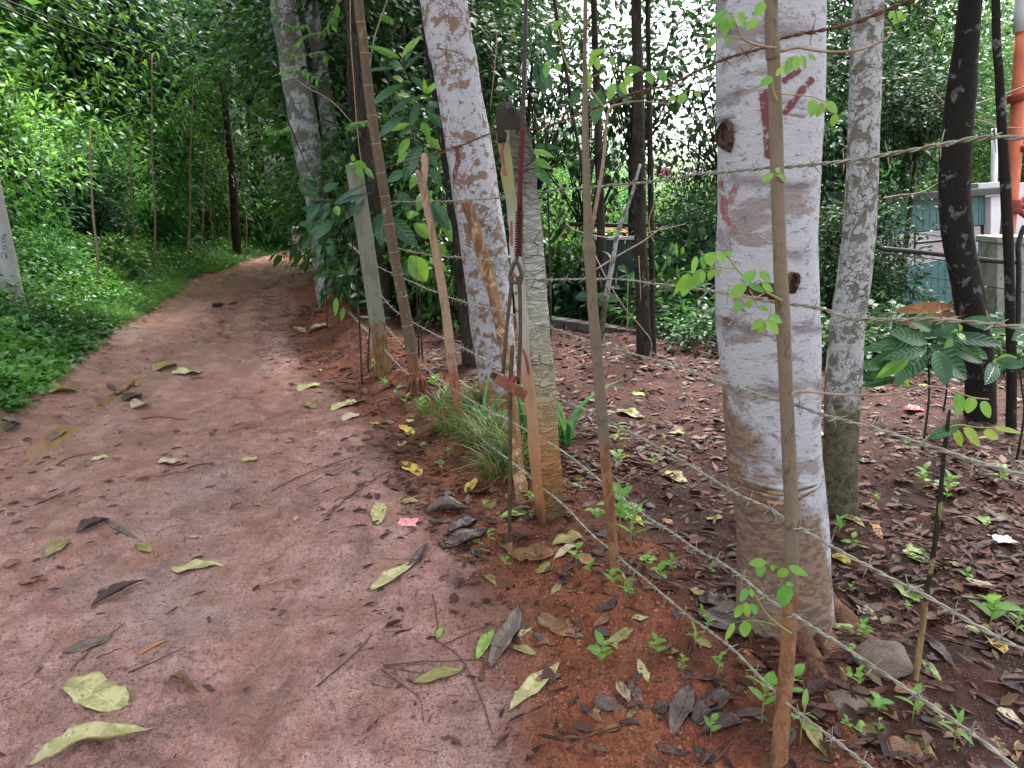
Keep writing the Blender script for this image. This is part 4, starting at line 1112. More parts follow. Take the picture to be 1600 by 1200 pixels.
simple_tree('leaning thin grey stem in front of the green sheet', [(939, 520, 9), (948, 460, 9), (957, 410, 8), (966, 360, 7), (985, 310, 5)], Y6 - .3, 'bark_mottle', noise=.08, seed=28, rise=.3, sides=10)
simple_tree('dark trunk in the shade left of the far fence post', [(500, 430, 16), (498, 330, 16), (492, 200, 14)], 12.5, 'bark_dark', seed=41)
simple_tree('thin dark leaning stem behind the post head', [(905, 235, 5), (895, 180, 5), (886, 120, 6), (872, 40, 6), (866, 0, 6)], 7.5, 'bark_wood', seed=42, rise=.5, sides=8)

# dark sapling right foreground
bD = G(1432, 1062)
oD = thing('dark_sapling', 'thin dark mossy sapling stem with a few leaves at its top on the right', 'sapling', bD)
trunk_obj([(1430, 1066, 10), (1437, 1010, 9), (1445, 950, 8.5), (1456, 880, 8), (1467, 800, 7.5), (1474, 720, 6.5), (1480, 670, 6), (1484, 640, 4)], bD.y, 'moss_stem', oD, name='stem', noise=.14, nfreq=12, seed=9, rise=0, sides=12, ring=.02)

# ------------------------------------------------------------------ large single leaves as parts
def leaf_grid(b, t, w, roll=0.0, droop=.18, fold=.22, nu=10, nv=5, shape='ellip', curl=0.0, up=None, wavy=0.0):
    b = Vector(b); t = Vector(t); ax = t - b; L = ax.length or 1e-3; ax = ax / L
    n = Vector(up) if up is not None else Vector((0, -.55, .85))
    n = (n - ax * n.dot(ax)); 
    if n.length < .05: n = Vector((0, -1, 0)) - ax * Vector((0, -1, 0)).dot(ax)
    n.normalize(); n = Matrix.Rotation(roll, 3, ax) @ n
    s = ax.cross(n)
    V = []; UV = []
    for i in range(nu + 1):
        u = i / nu
        if shape == 'ellip': ww = math.sin(math.pi * min(1, u * .97 + .015)) ** .8 * (1 - .18 * u)
        elif shape == 'lance': ww = (math.sin(math.pi * u ** .8)) ** 1.0
        elif shape == 'ovate': ww = math.sin(math.pi * u ** .75) ** .7
        else: ww = math.sin(math.pi * min(1, u * .9 + .05)) ** .5
        for j in range(nv):
            v = j / (nv - 1) * 2 - 1
            z = fold * abs(v) * w * .5 * ww - droop * L * (u ** 2) * 1.0 + droop * L * u * .85
            z += curl * w * v * v * ww
            z += wavy * w * math.sin(u * 17 + v * 2.5) * abs(v)
            p = b + ax * (L * u) + s * (v * w * .5 * ww) + n * z
            V.append(tuple(p)); UV.append((u, v * .5 + .5))
    F = [(i * nv + j, i * nv + j + 1, (i + 1) * nv + j + 1, (i + 1) * nv + j) for i in range(nu) for j in range(nv - 1)]
    return np.array(V), F, UV
def leaf_part(bx, by, tx, ty, wpx, Y, mat, parent, dY=0.0, name='leaf', **kw):
    b = at(bx, by, Y); t = at(tx, ty, Y + dY)
    w = wpx / FPX * zc(b)
    V, F, UV = leaf_grid(b, t, w, **kw)
    return add_mesh(name, V, F, M[mat], parent, uv=UV, rnd=np.full(len(V), random.random()))

random.seed(5)
vine = [(1075, 427, 1052, 462, 12), (1078, 428, 1066, 464, 20), (1095, 420, 1082, 451, 18), (1098, 422, 1097, 444, 10), (1088, 400, 1082, 428, 10), (1098, 400, 1100, 420, 12), (1108, 394, 1112, 417, 18), (1125, 392, 1127, 412, 17), (1113, 420, 1108, 438, 12), (1124, 419, 1122, 431, 10), (1133, 392, 1143, 402, 9),
        (1165, 444, 1137, 466, 18), (1163, 440, 1181, 422, 18), (1187, 424, 1204, 441, 14), (1172, 444, 1193, 457, 16), (1190, 443, 1209, 456, 12), (1155, 468, 1150, 492, 13), (1170, 466, 1171, 483, 12), (1186, 480, 1201, 485, 10), (1192, 498, 1173, 516, 12), (1194, 502, 1186, 521, 15), (1199, 500, 1216, 523, 16), (1202, 493, 1223, 504, 14),
        (1137, 15, 1105, 40, 12), (1133, 15, 1116, 42, 12), (1133, 28, 1132, 56, 18), (1140, 22, 1146, 48, 12), (1153, 20, 1164, 40, 16), (1183, 30, 1166, 47, 14), (1195, 3, 1179, 26, 18), (1120, 57, 1105, 76, 12), (1138, 56, 1136, 71, 15),
        (1207, 120, 1186, 136, 14), (1212, 118, 1226, 103, 10), (1240, 88, 1227, 116, 16), (1245, 86, 1243, 111, 14), (1252, 86, 1258, 110, 12), (1262, 86, 1276, 95, 10), (1270, 155, 1267, 184, 18), (1285, 160, 1276, 184, 12), (1290, 160, 1309, 177, 17), (1305, 177, 1300, 199, 14),
        (1208, 271, 1190, 284, 12), (1213, 270, 1218, 262, 9), (1215, 273, 1231, 284, 12),
        (1197, 878, 1169, 881, 14), (1187, 880, 1189, 902, 18), (1207, 882, 1208, 893, 9), (1230, 888, 1215, 902, 16), (1232, 885, 1263, 900, 13), (1225, 913, 1225, 949, 28), (1228, 912, 1240, 915, 9), (1167, 919, 1157, 941, 12), (1172, 920, 1176, 934, 8), (1160, 944, 1148, 966, 13), (1166, 941, 1168, 965, 13), (1175, 943, 1181, 961, 12), (1147, 973, 1133, 1001, 10), (1163, 970, 1164, 996, 21)]
for (a, b_, c_, d_, w) in vine:
    leaf_part(a, b_, c_, d_, w, YT - .05 + random.uniform(-.03, .03), 'leaf_vine', oT, dY=random.uniform(-.03, .02), shape='ovate', droop=.1, fold=.15, up=(random.uniform(-.3, .3), -.9, .5), nu=7, nv=5)
leaf_part(1150, 465, 1163, 457, 11, YT - .05, 'dead_gold', oT, shape='ovate')
for pts, r in [([(1213, 75), (1190, 72), (1163, 62), (1155, 50), (1150, 38), (1140, 18)], .0035), ([(1163, 60), (1140, 58), (1120, 57)], .0018),
            ([(1220, 80), (1245, 74), (1270, 78), (1300, 81), (1335, 79), (1365, 70), (1388, 58), (1392, 42)], .004),
            ([(1215, 158), (1208, 140), (1207, 122)], .0025), ([(1220, 147), (1250, 149), (1275, 153), (1300, 165)], .0015),
            ([(1222, 470), (1195, 455), (1170, 440), (1150, 418), (1138, 402), (1120, 395), (1095, 399)], .0032), ([(1150, 420), (1120, 418), (1095, 421), (1076, 428)], .0015), ([(1200, 465), (1165, 465), (1152, 468)], .0015), ([(1205, 480), (1200, 500), (1192, 500)], .0015),
            ([(1237, 990), (1215, 975), (1195, 955), (1180, 930), (1170, 916)], .003), ([(1215, 978), (1190, 971), (1163, 970), (1147, 973)], .0015), ([(1200, 880), (1187, 879)], .0015),
            ([(1237, 617), (1250, 611), (1320, 617), (1400, 615), (1440, 604), (1480, 607), (1515, 620), (1545, 624)], .0035),
            ([(1228, 282), (1214, 275), (1207, 271)], .0015)]:
    branch(pts, r, r * .5, 'green_stem' if r < .0034 else 'vine_wood', oT, 'twig', Y=YT - .03)
for q in [(1497, 614, 1497, 649, 19), (1517, 620, 1512, 646, 21), (1533, 627, 1547, 653, 17)]:
    leaf_part(*q, YT, 'leaf_vine', oT, shape='ovate', up=(0, -1, .3), droop=.05)
for q, mt in [((1392, 42, 1382, 45, 7), 'leaf_vine'), ((1395, 38, 1420, 22, 12), 'leaf_vine'), ((1398, 34, 1410, 14, 12), 'leaf_vine'), ((1390, 30, 1396, 12, 8), 'leaf_vine')]:
    leaf_part(*q, YT, mt, oT, shape='ovate')
YD = bD.y
for q, mt in [((1498, 665, 1449, 686, 18), 'leaf_big'), ((1490, 672, 1503, 698, 17), 'leaf_spotted'), ((1505, 668, 1532, 698, 20), 'leaf_spotted'), ((1536, 676, 1561, 684, 18), 'leaf_spotted'), ((1552, 668, 1597, 677, 9), 'leaf_spotted')]:
    leaf_part(*q, YD, mt, oD, shape='ovate', droop=.15, up=(0, -.8, .6))
branch([(1481, 668), (1500, 664), (1530, 668), (1556, 668)], .003, .0015, 'green_stem', oD, 'twig', Y=YD)
# live stake leaves and those beside the post
YS2 = Yst + .08
for q in [(875, 40, 862, 34, 9), (873, 38, 880, 30, 9), (868, 40, 867, 48, 8), (928, 85, 920, 108, 10), (930, 88, 935, 110, 12), (955, 88, 957, 104, 12), (920, 88, 945, 78, 12), (975, 112, 1003, 108, 16), (985, 118, 978, 135, 14), (1010, 112, 1020, 132, 15), (1030, 110, 1040, 130, 15), (960, 130, 950, 158, 14), (970, 128, 978, 148, 12), (855, 100, 852, 122, 12), (868, 100, 875, 112, 12), (860, 98, 850, 105, 10), (1070, 145, 1062, 163, 14), (1085, 143, 1095, 152, 10), (1055, 150, 1045, 160, 10), (915, 108, 922, 140, 12)]:
    leaf_part(*q, YS2, 'leaf_vine', oS, shape='ovate', droop=.1, up=(random.uniform(-.3, .3), -.9, .5), nu=7)
branch([(925, 120), (955, 110), (1000, 110), (1045, 135), (1095, 145)], .0022, .001, 'green_stem', oS, 'twig', Y=YS2)

def big_plant(name, label, stem, leaves, Y, mats=('leaf_big', 'leaf_bigbright'), group=None, droop=.2, cat='plant'):
    b = at(stem[0][0], stem[0][1], Y); b.z = min(b.z, h1(b.x, b.y))
    o = thing(name, label, cat, (b.x, b.y, h1(b.x, b.y)), group)
    P = [at(a, c_, Y) for a, c_ in stem]; P.insert(0, Vector((b.x, b.y, h1(b.x, b.y) - .05)))
    V, F = tube_vf(catmull(P, 26), np.linspace(.008, .004, 26), 7); add_mesh('stem', V, F, M['bark_wood'], o)
    for q in leaves:
        br = len(q) > 5 and q[5] == 1
        leaf_part(*q[:5], Y + random.uniform(-.1, .1), mats[1] if br else mats[0], o, dY=random.uniform(-.15, .05), shape='lance' if q[4] < 18 else 'ellip', droop=droop * random.uniform(.6, 1.3), fold=.25, up=(random.uniform(-.3, .3), -1.0, .45), nu=12, nv=7)
    return o
big_plant('broadleaf_sapling', 'tall sapling with long ribbed glossy leaves between the cane and lichen tree', [(650, 400), (648, 250), (640, 180), (632, 130), (628, 90)], [
    (626, 92, 571, 70, 12, 1), (628, 88, 661, 54, 12, 1), (632, 96, 652, 66, 9), (632, 108, 666, 78, 7), (628, 104, 606, 100, 16), (622, 106, 560, 113, 6), (630, 132, 579, 165, 18), (630, 126, 612, 120, 10, 1), (648, 150, 600, 186, 10), (630, 182, 589, 217, 17), (650, 196, 624, 212, 12), (645, 195, 602, 205, 12, 1), (656, 226, 630, 283, 24),
    (634, 268, 602, 285, 16), (668, 140, 640, 118, 12), (664, 146, 662, 122, 8, 1), (666, 146, 690, 126, 10, 1), (668, 165, 684, 168, 18), (655, 160, 640, 200, 14), (670, 176, 690, 200, 14), (660, 190, 672, 220, 14, 1), (650, 160, 625, 152, 12, 1), (665, 215, 690, 235, 14, 1), (640, 215, 622, 245, 14, 1), (640, 238, 618, 258, 12, 1), (665, 240, 686, 262, 14), (640, 150, 618, 148, 9, 1), (655, 270, 640, 296, 16, 1), (672, 262, 690, 292, 16)], 6.7)
big_plant('broadleaf_shrub', 'low plant with large hanging leaves behind the peeled stake', [(660, 560), (655, 440), (650, 360), (648, 330)], [
    (608, 338, 652, 386, 28), (640, 318, 622, 310, 16), (646, 350, 676, 372, 22, 1), (676, 318, 702, 360, 24), (690, 330, 706, 378, 18, 1), (650, 330, 638, 342, 20, 1), (640, 400, 666, 440, 36, 1), (650, 400, 630, 430, 20), (606, 330, 580, 372, 26), (600, 338, 595, 385, 24), (585, 365, 563, 402, 20), (625, 300, 640, 330, 22), (665, 300, 652, 330, 20, 1), (680, 380, 698, 402, 16, 1), (672, 402, 700, 425, 14, 1)], 6.6)
big_plant('broadleaf_shrub', 'plant with arching ribbed leaves beside the far concrete post', [(560, 480), (550, 380), (545, 330), (548, 305)], [
    (522, 318, 572, 286, 8), (522, 320, 582, 300, 9), (570, 308, 540, 342, 18), (524, 322, 530, 338, 12, 1), (552, 255, 575, 262, 14, 1), (556, 262, 568, 282, 10, 1), (553, 254, 540, 270, 10, 1), (552, 252, 551, 240, 8, 1), (570, 262, 585, 280, 9, 1)], 6.3)
big_plant('broadleaf_shrub', 'dark glossy leaved shrub overhanging the track before the bend', [(510, 480), (508, 400), (506, 340), (505, 300)], [
    (515, 315, 500, 350, 16), (500, 318, 478, 345, 16), (522, 345, 487, 378, 16), (505, 350, 480, 362, 14), (512, 362, 500, 398, 18), (492, 330, 470, 325, 12), (515, 372, 520, 405, 16), (495, 295, 476, 280, 14), (505, 300, 530, 285, 14), (486, 350, 465, 352, 12), (500, 380, 488, 410, 16), (520, 330, 532, 352, 14), (498, 305, 470, 300, 12), (516, 385, 508, 420, 14), (482, 372, 470, 392, 12)], 8.6)
big_plant('spiky_shrub', 'small plant with narrow pointed leaves at the foot of the far post', [(575, 560), (578, 500), (575, 470), (560, 430), (545, 425)], [
    (540, 428, 514, 425, 7), (538, 428, 530, 412, 8), (542, 428, 558, 412, 8), (545, 430, 562, 420, 7), (540, 430, 525, 434, 6), (580, 495, 560, 495, 5), (582, 492, 572, 480, 5), (585, 490, 600, 480, 5), (585, 495, 604, 502, 5), (580, 498, 570, 508, 5), (590, 475, 612, 470, 5), (575, 470, 556, 474, 5), (572, 465, 560, 452, 5), (560, 458, 546, 466, 7), (555, 455, 548, 440, 6), (590, 500, 612, 496, 5), (566, 440, 570, 420, 5), (525, 465, 524, 495, 9, 1), (537, 480, 533, 503, 8, 1)], 6.6, droop=.1)
big_plant('broadleaf_shrub', 'plant with hanging pointed leaves right of the post head', [(860, 480), (856, 300), (850, 180), (840, 100)], [
    (838, 95, 852, 146, 24), (850, 110, 862, 145, 16), (826, 95, 812, 115, 12), (905, 140, 892, 168, 18), (938, 140, 928, 196, 24), (975, 120, 1000, 105, 14), (830, 236, 868, 246, 12, 1), (826, 254, 862, 292, 20), (832, 250, 864, 264, 14, 1), (835, 228, 880, 232, 10), (845, 60, 872, 100, 14), (960, 130, 985, 165, 16), (790, 120, 806, 150, 12)], 4.6)
# coffee plant with broad ribbed leaves
coffee = [(1462, 548, 1478, 602, 34), (1430, 545, 1352, 572, 28), (1420, 552, 1400, 606, 24), (1478, 540, 1538, 566, 26), (1436, 528, 1372, 535, 26), (1500, 540, 1545, 560, 20), (1400, 566, 1355, 600, 24), (1455, 520, 1470, 498, 20), (1450, 545, 1400, 595, 36), (1445, 540, 1385, 580, 30), (1452, 540, 1512, 592, 44), (1448, 535, 1390, 518, 30), (1446, 548, 1380, 560, 22), (1440, 530, 1340, 548, 20), (1375, 575, 1330, 568, 18), (1385, 580, 1342, 594, 20), (1460, 530, 1525, 535, 22), (1470, 525, 1570, 538, 24), (1440, 522, 1500, 504, 26), (1505, 500, 1572, 512, 24), (1455, 515, 1420, 500, 22), (1400, 590, 1342, 604, 16), (1405, 586, 1420, 606, 14, 1), (1480, 530, 1530, 552, 18),
          (1500, 520, 1497, 505, 9, 1), (1495, 525, 1483, 512, 9, 1), (1495, 520, 1510, 535, 10, 1), (1488, 530, 1475, 545, 12, 1), (1420, 560, 1370, 590, 22, 1), (1460, 560, 1475, 590, 20)]
big_plant('coffee_plant', 'low coffee plant with broad ribbed glossy leaves before the dark curving trunk', [(1450, 640), (1452, 600), (1450, 560), (1450, 535)], coffee, 4.6, droop=.22)
big_plant('coffee_plant', 'coffee plant at the right edge with a few broad leaves', [(1600, 650), (1596, 600), (1590, 560)], [(1555, 568, 1540, 600, 26), (1556, 565, 1600, 572, 22), (1560, 560, 1550, 575, 14, 1), (1620, 510, 1583, 530, 34), (1600, 560, 1625, 580, 20), (1556, 562, 1590, 558, 14, 1)], 4.4, droop=.2)
# big dead leaf hanging there
o = big_plant('dead_leaf', 'large torn orange brown dead leaf hanging above the coffee plant', [(1480, 600), (1478, 540), (1475, 500)], [(1400, 486, 1495, 478, 20), (1505, 492, 1420, 512, 22), (1470, 505, 1405, 505, 12)], 5.4, mats=('dead_orange', 'dead_orange'), cat='dead leaf')
big_plant('broadleaf_shrub', 'small dark plant with one large drooping leaf left of the green sheet', [(930, 540), (925, 490), (932, 462)], [(930, 462, 970, 468, 18), (920, 462, 898, 466, 16), (935, 470, 952, 480, 10)], 8.2)

# ------------------------------------------------------------------ fence wires
WP = [(-1.95, 9.0), (-1.28, 6.75), (-.50, 5.5), (.10, 3.50), (.42, 2.98), (.73, 1.85), (1.15, 0.3)]
def on_fence(px, py):
    d = ray(px, py); best = None
    for (x0, y0), (x1, y1) in zip(WP[:-1], WP[1:]):
        ex, ey = x1 - x0, y1 - y0
        den = d[0] * ey - d[1] * ex
        if abs(den) < 1e-6: continue
        t = (x0 * ey - y0 * ex) / den
        s = ((d[0] * t - x0) * ex + (d[1] * t - y0) * ey) / (ex * ex + ey * ey)
        if t > 0 and -.02 <= s <= 1.02: best = t; break
    return Vector((d[0] * best, d[1] * best, CAM_Z + d[2] * best)) if best else None
wires = [
    ([(600, 262), (650, 248), (697, 236), (775, 205), (800, 201), (850, 199), (920, 172), (985, 148), (1052, 130), (1125, 95), (1195, 74), (1222, 60), (1290, 45), (1345, 32), (1425, 0), (1500, -35)], 'topmost barbed wire of the fence, rising to the right', 'rusty_wire'),
    ([(605, 315), (665, 315), (740, 312), (800, 307), (885, 295), (950, 290), (1012, 285), (1075, 275), (1200, 262), (1227, 261), (1300, 253), (1370, 245), (1475, 225), (1540, 214), (1600, 215), (1660, 208)], 'second barbed wire from the top of the fence', 'wire'),
    ([(560, 340), (610, 381), (640, 392), (675, 399), (750, 405), (800, 418), (847, 436), (912, 436), (975, 437), (1050, 447), (1125, 456), (1200, 470), (1275, 480), (1330, 497), (1387, 499), (1450, 500), (1520, 505), (1600, 511), (1660, 514)], 'third barbed wire from the top, rusty between the stakes', 'wire'),
    ([(545, 380), (580, 410), (620, 430), (670, 452), (725, 472), (785, 487), (850, 508), (912, 530), (987, 552), (1062, 575), (1130, 597), (1200, 622), (1237, 631), (1300, 652), (1375, 672), (1450, 697), (1525, 722), (1600, 742), (1660, 760)], 'fourth barbed wire from the top of the fence', 'wire'),
    ([(590, 455), (617, 485), (660, 512), (700, 532), (740, 552), (800, 585), (870, 622), (937, 650), (987, 677), (1075, 725), (1132, 760), (1200, 795), (1250, 825), (1312, 860), (1375, 895), (1462, 940), (1550, 990), (1600, 1015), (1660, 1045)], 'fifth barbed wire from the top of the fence', 'wire'),
    ([(580, 480), (605, 512), (640, 550), (685, 592), (740, 628), (800, 660), (847, 685), (900, 720), (950, 760), (1000, 800), (1050, 832), (1087, 857), (1150, 895), (1200, 935), (1250, 967), (1312, 1007), (1375, 1047), (1425, 1082), (1500, 1132), (1575, 1190), (1620, 1225)], 'second lowest barbed wire of the fence', 'wire'),
    ([(545, 487), (587, 532), (635, 582), (700, 640), (760, 692), (800, 722), (845, 760), (882, 790), (925, 835), (955, 860), (1002, 900), (1062, 952), (1142, 1012), (1200, 1072), (1262, 1125), (1325, 1172), (1380, 1215)], 'lowest barbed wire of the fence, sagging to the ground on the right', 'wire'),
]
def barb_mesh(mat):
    parts = []
    P = [(math.cos(a) * .0045, a / 6.283 * .0035 - .005, math.sin(a) * .0045) for a in np.linspace(0, 3 * 6.283, 22)]
    parts.append(tube_vf(P, .0014, 4))
    for (a, y) in ((.5, -.004), (3.6, -.004), (2.1, .005), (5.2, .005)):
        q = np.array([math.cos(a), 0, math.sin(a)])
        parts.append(tube_vf([np.array([0, y, 0]) + q * .003, np.array([0, y * 1.6, 0]) + q * .028], [.0021, .0007], 4))
    V, F = join_vf(parts)
    return mesh_np('barb', V, F, mat)
BARB = {k: barb_mesh(M[k]) for k in ('wire', 'rusty_wire')}
random.seed(31)
for pts, lab, mt in wires:
    P = [on_fence(a, b) for a, b in pts]; P = [p for p in P if p is not None]
    C = catmull(P, 260)
    seg = np.linalg.norm(np.diff(C, axis=0), axis=1); Ls = np.concatenate([[0], np.cumsum(seg)])
    n = int(Ls[-1] / .012); s = np.linspace(0, Ls[-1], n)
    C = np.stack([np.interp(s, Ls, C[:, k]) for k in range(3)], 1)
    C[:, 2] += .004 * fbm(s * 6, s * 0, 2, 3); C[:, 0] += .003 * fbm(s * 7, s * 0 + 4, 2, 4)
    o = thing('barbed_wire', lab, 'barbed wire', tuple(C[0]), 'barbed wires strung along the fence')
    T = np.gradient(C, axis=0); T /= np.linalg.norm(T, axis=1)[:, None]
    U = np.cross(T, [0, 0, 1.0]); U /= np.linalg.norm(U, axis=1)[:, None]; W = np.cross(U, T)
    for ph in (0, math.pi):
        a = s / .045 * 3.1416 + ph
        Q = C + U * (np.cos(a) * .0026)[:, None] + W * (np.sin(a) * .0026)[:, None]
        V, F = tube_vf(Q, .0025, 5, False); add_mesh('strand', V, F, M[mt], o)
    d = .06
    while d < Ls[-1] - .05:
        i = min(int(d / Ls[-1] * n), n - 2)
        b = link('barb', BARB[mt], o, tuple(C[i] - C[0]))
        q = Vector(T[i]).to_track_quat('Y', 'Z'); b.rotation_mode = 'QUATERNION'
        from mathutils import Quaternion
        b.rotation_quaternion = q @ Quaternion((0, 1, 0), random.uniform(0, 6.28))
        d += random.uniform(.10, .15)

# ------------------------------------------------------------------ the yard and buildings at the right
oBd = thing('teal_building', 'low building with teal boarding and pale louvred windows behind the right trees', 'building', at(1450, 600, 14))
_A, _B = at(1380, 400, 12.2), at(1530, 400, 14.0); _bb = (_B.x - _A.x) / (_B.y - _A.y); _aa = _A.x - _bb * _A.y
def Yb(px, py=400):
    d = ray(px, py); return _aa / (d[0] / d[1] - _bb)
def quad_panel(name, px0, px1, yt0, yt1, yb0, yb1, mat, parent, thick=.03, Yf=Yb, off=0.0, bevel=.004):
    """upright panel between photograph corners on the facade plane"""
    Yg_ = (lambda a, b: Yf(a, b)) if Yf is Yb else (lambda a, b: Yf(a))
    A = at(px0, yt0, Yg_(px0, yt0) + off); B = at(px1, yt1, Yg_(px1, yt1) + off); C_ = at(px1, yb1, Yg_(px1, yb1) + off); D = at(px0, yb0, Yg_(px0, yb0) + off)
    n = Vector((B.y - A.y, -(B.x - A.x), 0)).normalized()
    if n.y > 0: n = -n
    V = [A + n * thick, B + n * thick, C_ + n * thick, D + n * thick, A, B, C_, D]
    return add_mesh(name, V, [(0, 1, 2, 3), (7, 6, 5, 4), (0, 4, 5, 1), (1, 5, 6, 2), (2, 6, 7, 3), (3, 7, 4, 0)], mat, parent, smooth=False, bevel=bevel)
def lin(a, b, x): return a[1] + (b[1] - a[1]) * (x - a[0]) / (b[0] - a[0])
quad_panel('wall', 1290, 1538, 300, 303, 560, 520, M['dark_gap'], oBd, .02, off=.10)  # backing sheet with the shade of the gaps put into its colour
x = 1374
while x < 1530:                                          # upper boards
    quad_panel('teal_board', x, x + 10.2, lin((1390, 316), (1535, 306), x), lin((1390, 316), (1535, 306), x + 10), lin((1390, 366), (1535, 351), x), lin((1390, 366), (1535, 351), x + 10), M['teal'], oBd, .03)
    x += 10.9
x = 1300
while x < 1500:                                          # lower boards
    quad_panel('teal_board', x, x + 10.2, lin((1370, 428), (1480, 405), x), lin((1370, 428), (1480, 405), x + 10), lin((1370, 500), (1480, 478), x), lin((1370, 500), (1480, 478), x + 10), M['teal'], oBd, .03)
    x += 10.9
parts = []
for k in range(17):
    f0 = k / 17; f1 = f0 + .044
    for (xa, xb) in ((1300, 1428), (1431, 1532)):
        ya = [lin((1390, 368), (1535, 353), q) * (1 - f) + lin((1370, 427), (1480, 405), q) * f for q in (xa, xb) for f in (f0, f1)]
        A = at(xa, ya[0], Yb(xa, ya[0]) - .03); B = at(xb, ya[2], Yb(xb, ya[2]) - .03); C_ = at(xb, ya[3], Yb(xb, ya[3]) - .01); D = at(xa, ya[1], Yb(xa, ya[1]) - .01)
        back_ = Vector((0, .015, 0))
        parts.append(([A, B, C_, D, A + back_, B + back_, C_ + back_, D + back_], [(0, 1, 2, 3), (7, 6, 5, 4), (0, 4, 5, 1), (3, 2, 6, 7)]))
V, F = join_vf([(np.array([tuple(p) for p in v]), f) for v, f in parts])
lo = add_mesh('louvre_slats', V, F, M['slat'], oBd, smooth=False); lo['kind'] = 'stuff'
quad_panel('corner_column', 1537, 1552, 308, 306, 470, 462, M['white_paint'], oBd, .12)
quad_panel('eave', 1360, 1560, 305, 292, 316, 302, M['black_pipe'], oBd, .25)
oW = thing('white_building', 'white walled building beyond the teal one at the right edge', 'building', at(1600, 500, 17))
Yw = lambda px: 15.5
quad_panel('wall', 1512, 1800, 292, 270, 520, 520, M['white_paint'], oW, .1, Yf=Yw)
quad_panel('fascia', 1512, 1570, 287, 284, 298, 296, M['white_paint'], oW, .35, Yf=Yw, off=-.12)
quad_panel('wall_joint', 1572, 1574, 300, 300, 470, 470, M['concrete'], oW, .03, Yf=Yw, off=-.12)
quad_panel('pipe', 1551, 1555, 318, 318, 400, 400, M['concrete'], oW, .05, Yf=Yw, off=-.12)
# mossy concrete wall with capped pillar
oC = thing('concrete_wall', 'grey mossy concrete boundary wall with a capped pillar at the right', 'wall', at(1560, 620, 8.6))
Yc = lambda px: 8.6
quad_panel('pillar', 1528, 1582, 376, 376, 660, 660, M['mossy_concrete'], oC, .35, Yf=Yc, off=0)
quad_panel('pillar_cap', 1524, 1587, 367, 366, 378, 377, M['mossy_concrete'], oC, .4, Yf=Yc, off=.02, bevel=.01)
quad_panel('wall_panel', 1587, 1900, 384, 384, 660, 660, M['concrete'], oC, .12, Yf=Yc, off=.15)
oI = thing('pipe_fence', 'black pipe fence with a bent post in front of the concrete wall', 'fence', at(1592, 600, 8.0))
branch([(1590, 640), (1591, 500), (1592, 420), (1591, 385), (1596, 365), (1601, 352)], .028, .024, 'black_pipe', oI, 'post', Y=8.0)
branch([(1375, 388), (1440, 394), (1500, 401), (1560, 408), (1594, 410)], .026, .026, 'black_pipe', oI, 'rail', Y=8.02)
branch([(1430, 380), (1470, 376), (1510, 372)], .016, .016, 'black_pipe', oI, 'rail', Y=9.0)
for pts in ([(1380, 358), (1460, 368), (1540, 377), (1640, 388)], [(1380, 395), (1460, 405), (1540, 410), (1640, 414)], [(1400, 425), (1480, 437), (1560, 450), (1640, 462)]):
    branch(pts, .006, .006, 'black_pipe', oI, 'wire', Y=8.05)
# orange lattice tower leg
oO = thing('steel_tower', 'salmon orange steel tower leg with dark red collar and braces at the right edge', 'tower', at(1575, 500, 12.5))
branch([(1566, 470), (1573, 380), (1582, 280), (1592, 150), (1598, 50)], .115, .105, 'orange_steel', oO, 'leg', Y=12.5, n=12)
branch([(1598, 50), (1604, -60)], .13, .12, 'white_paint', oO, 'leg', Y=12.5, n=4)
branch([(1591, 146), (1592, 158)], .17, .17, 'rust_red', oO, 'collar', Y=12.45, n=4)
branch([(1582, 312), (1581, 334)], .15, .15, 'rust_red', oO, 'collar', Y=12.45, n=4)
for e in ((1640, 280), (1650, 320), (1640, 365)):
    branch([(1584, 324), e], .045, .04, 'rust_red', oO, 'brace', Y=12.4, n=4)
branch([(1596, 232), (1650, 236)], .05, .05, 'rust_red', oO, 'brace', Y=12.4, n=4)
branch([(1553, 300), (1555, 200)], .07, .07, 'white_paint', tag(link('lamp_post', None, None, at(1553, 300, 18)), 'thin white post standing behind the white building', 'post'), 'shaft', Y=18, n=4)
# green sheet and low block wall behind the stakes
oG = thing('metal_sheet', 'dark green ribbed metal sheet standing behind the brown trunk', 'metal sheet', at(965, 520, 9.4))
Yg2 = lambda px: 9.4
x = 930
while x < 1000:
    quad_panel('sheet_panel', x, x + 11.0, 374, 372, 472, 474, M['panel_green'], oG, .03, Yf=Yg2); x += 11.7
quad_panel('sheet_top', 928, 1003, 370, 369, 375, 374, M['concrete'], oG, .06, Yf=Yg2)
quad_panel('sheet_base', 930, 1003, 475, 477, 522, 524, M['brick_dark'], oG, .06, Yf=Yg2, off=.05)
oL = thing('low_block_wall', 'low dark block kerb running behind the leaf litter left of the green sheet', 'wall', at(900, 515, 9.0))
x = 852
while x < 1005:
    f = (x - 852) / 153
    quad_panel('block', x, x + 19, 492 + 22 * f, 494 + 22 * f, 512 + 22 * f, 514 + 22 * f, M['brick_dark'], oL, .18, Yf=lambda q: 9.0 - (q - 852) * .004, bevel=.01); x += 20.2
oK = thing('plank_screen', 'weathered grey plank screen behind the undergrowth right of the brown trunk', 'fence', at(1035, 500, 10.2))
for x in (1022, 1034, 1046):
    quad_panel('plank', x, x + 10, 425 + random.uniform(-4, 4), 427, 500, 500, M['concrete'], oK, .03, Yf=lambda q: 10.2)
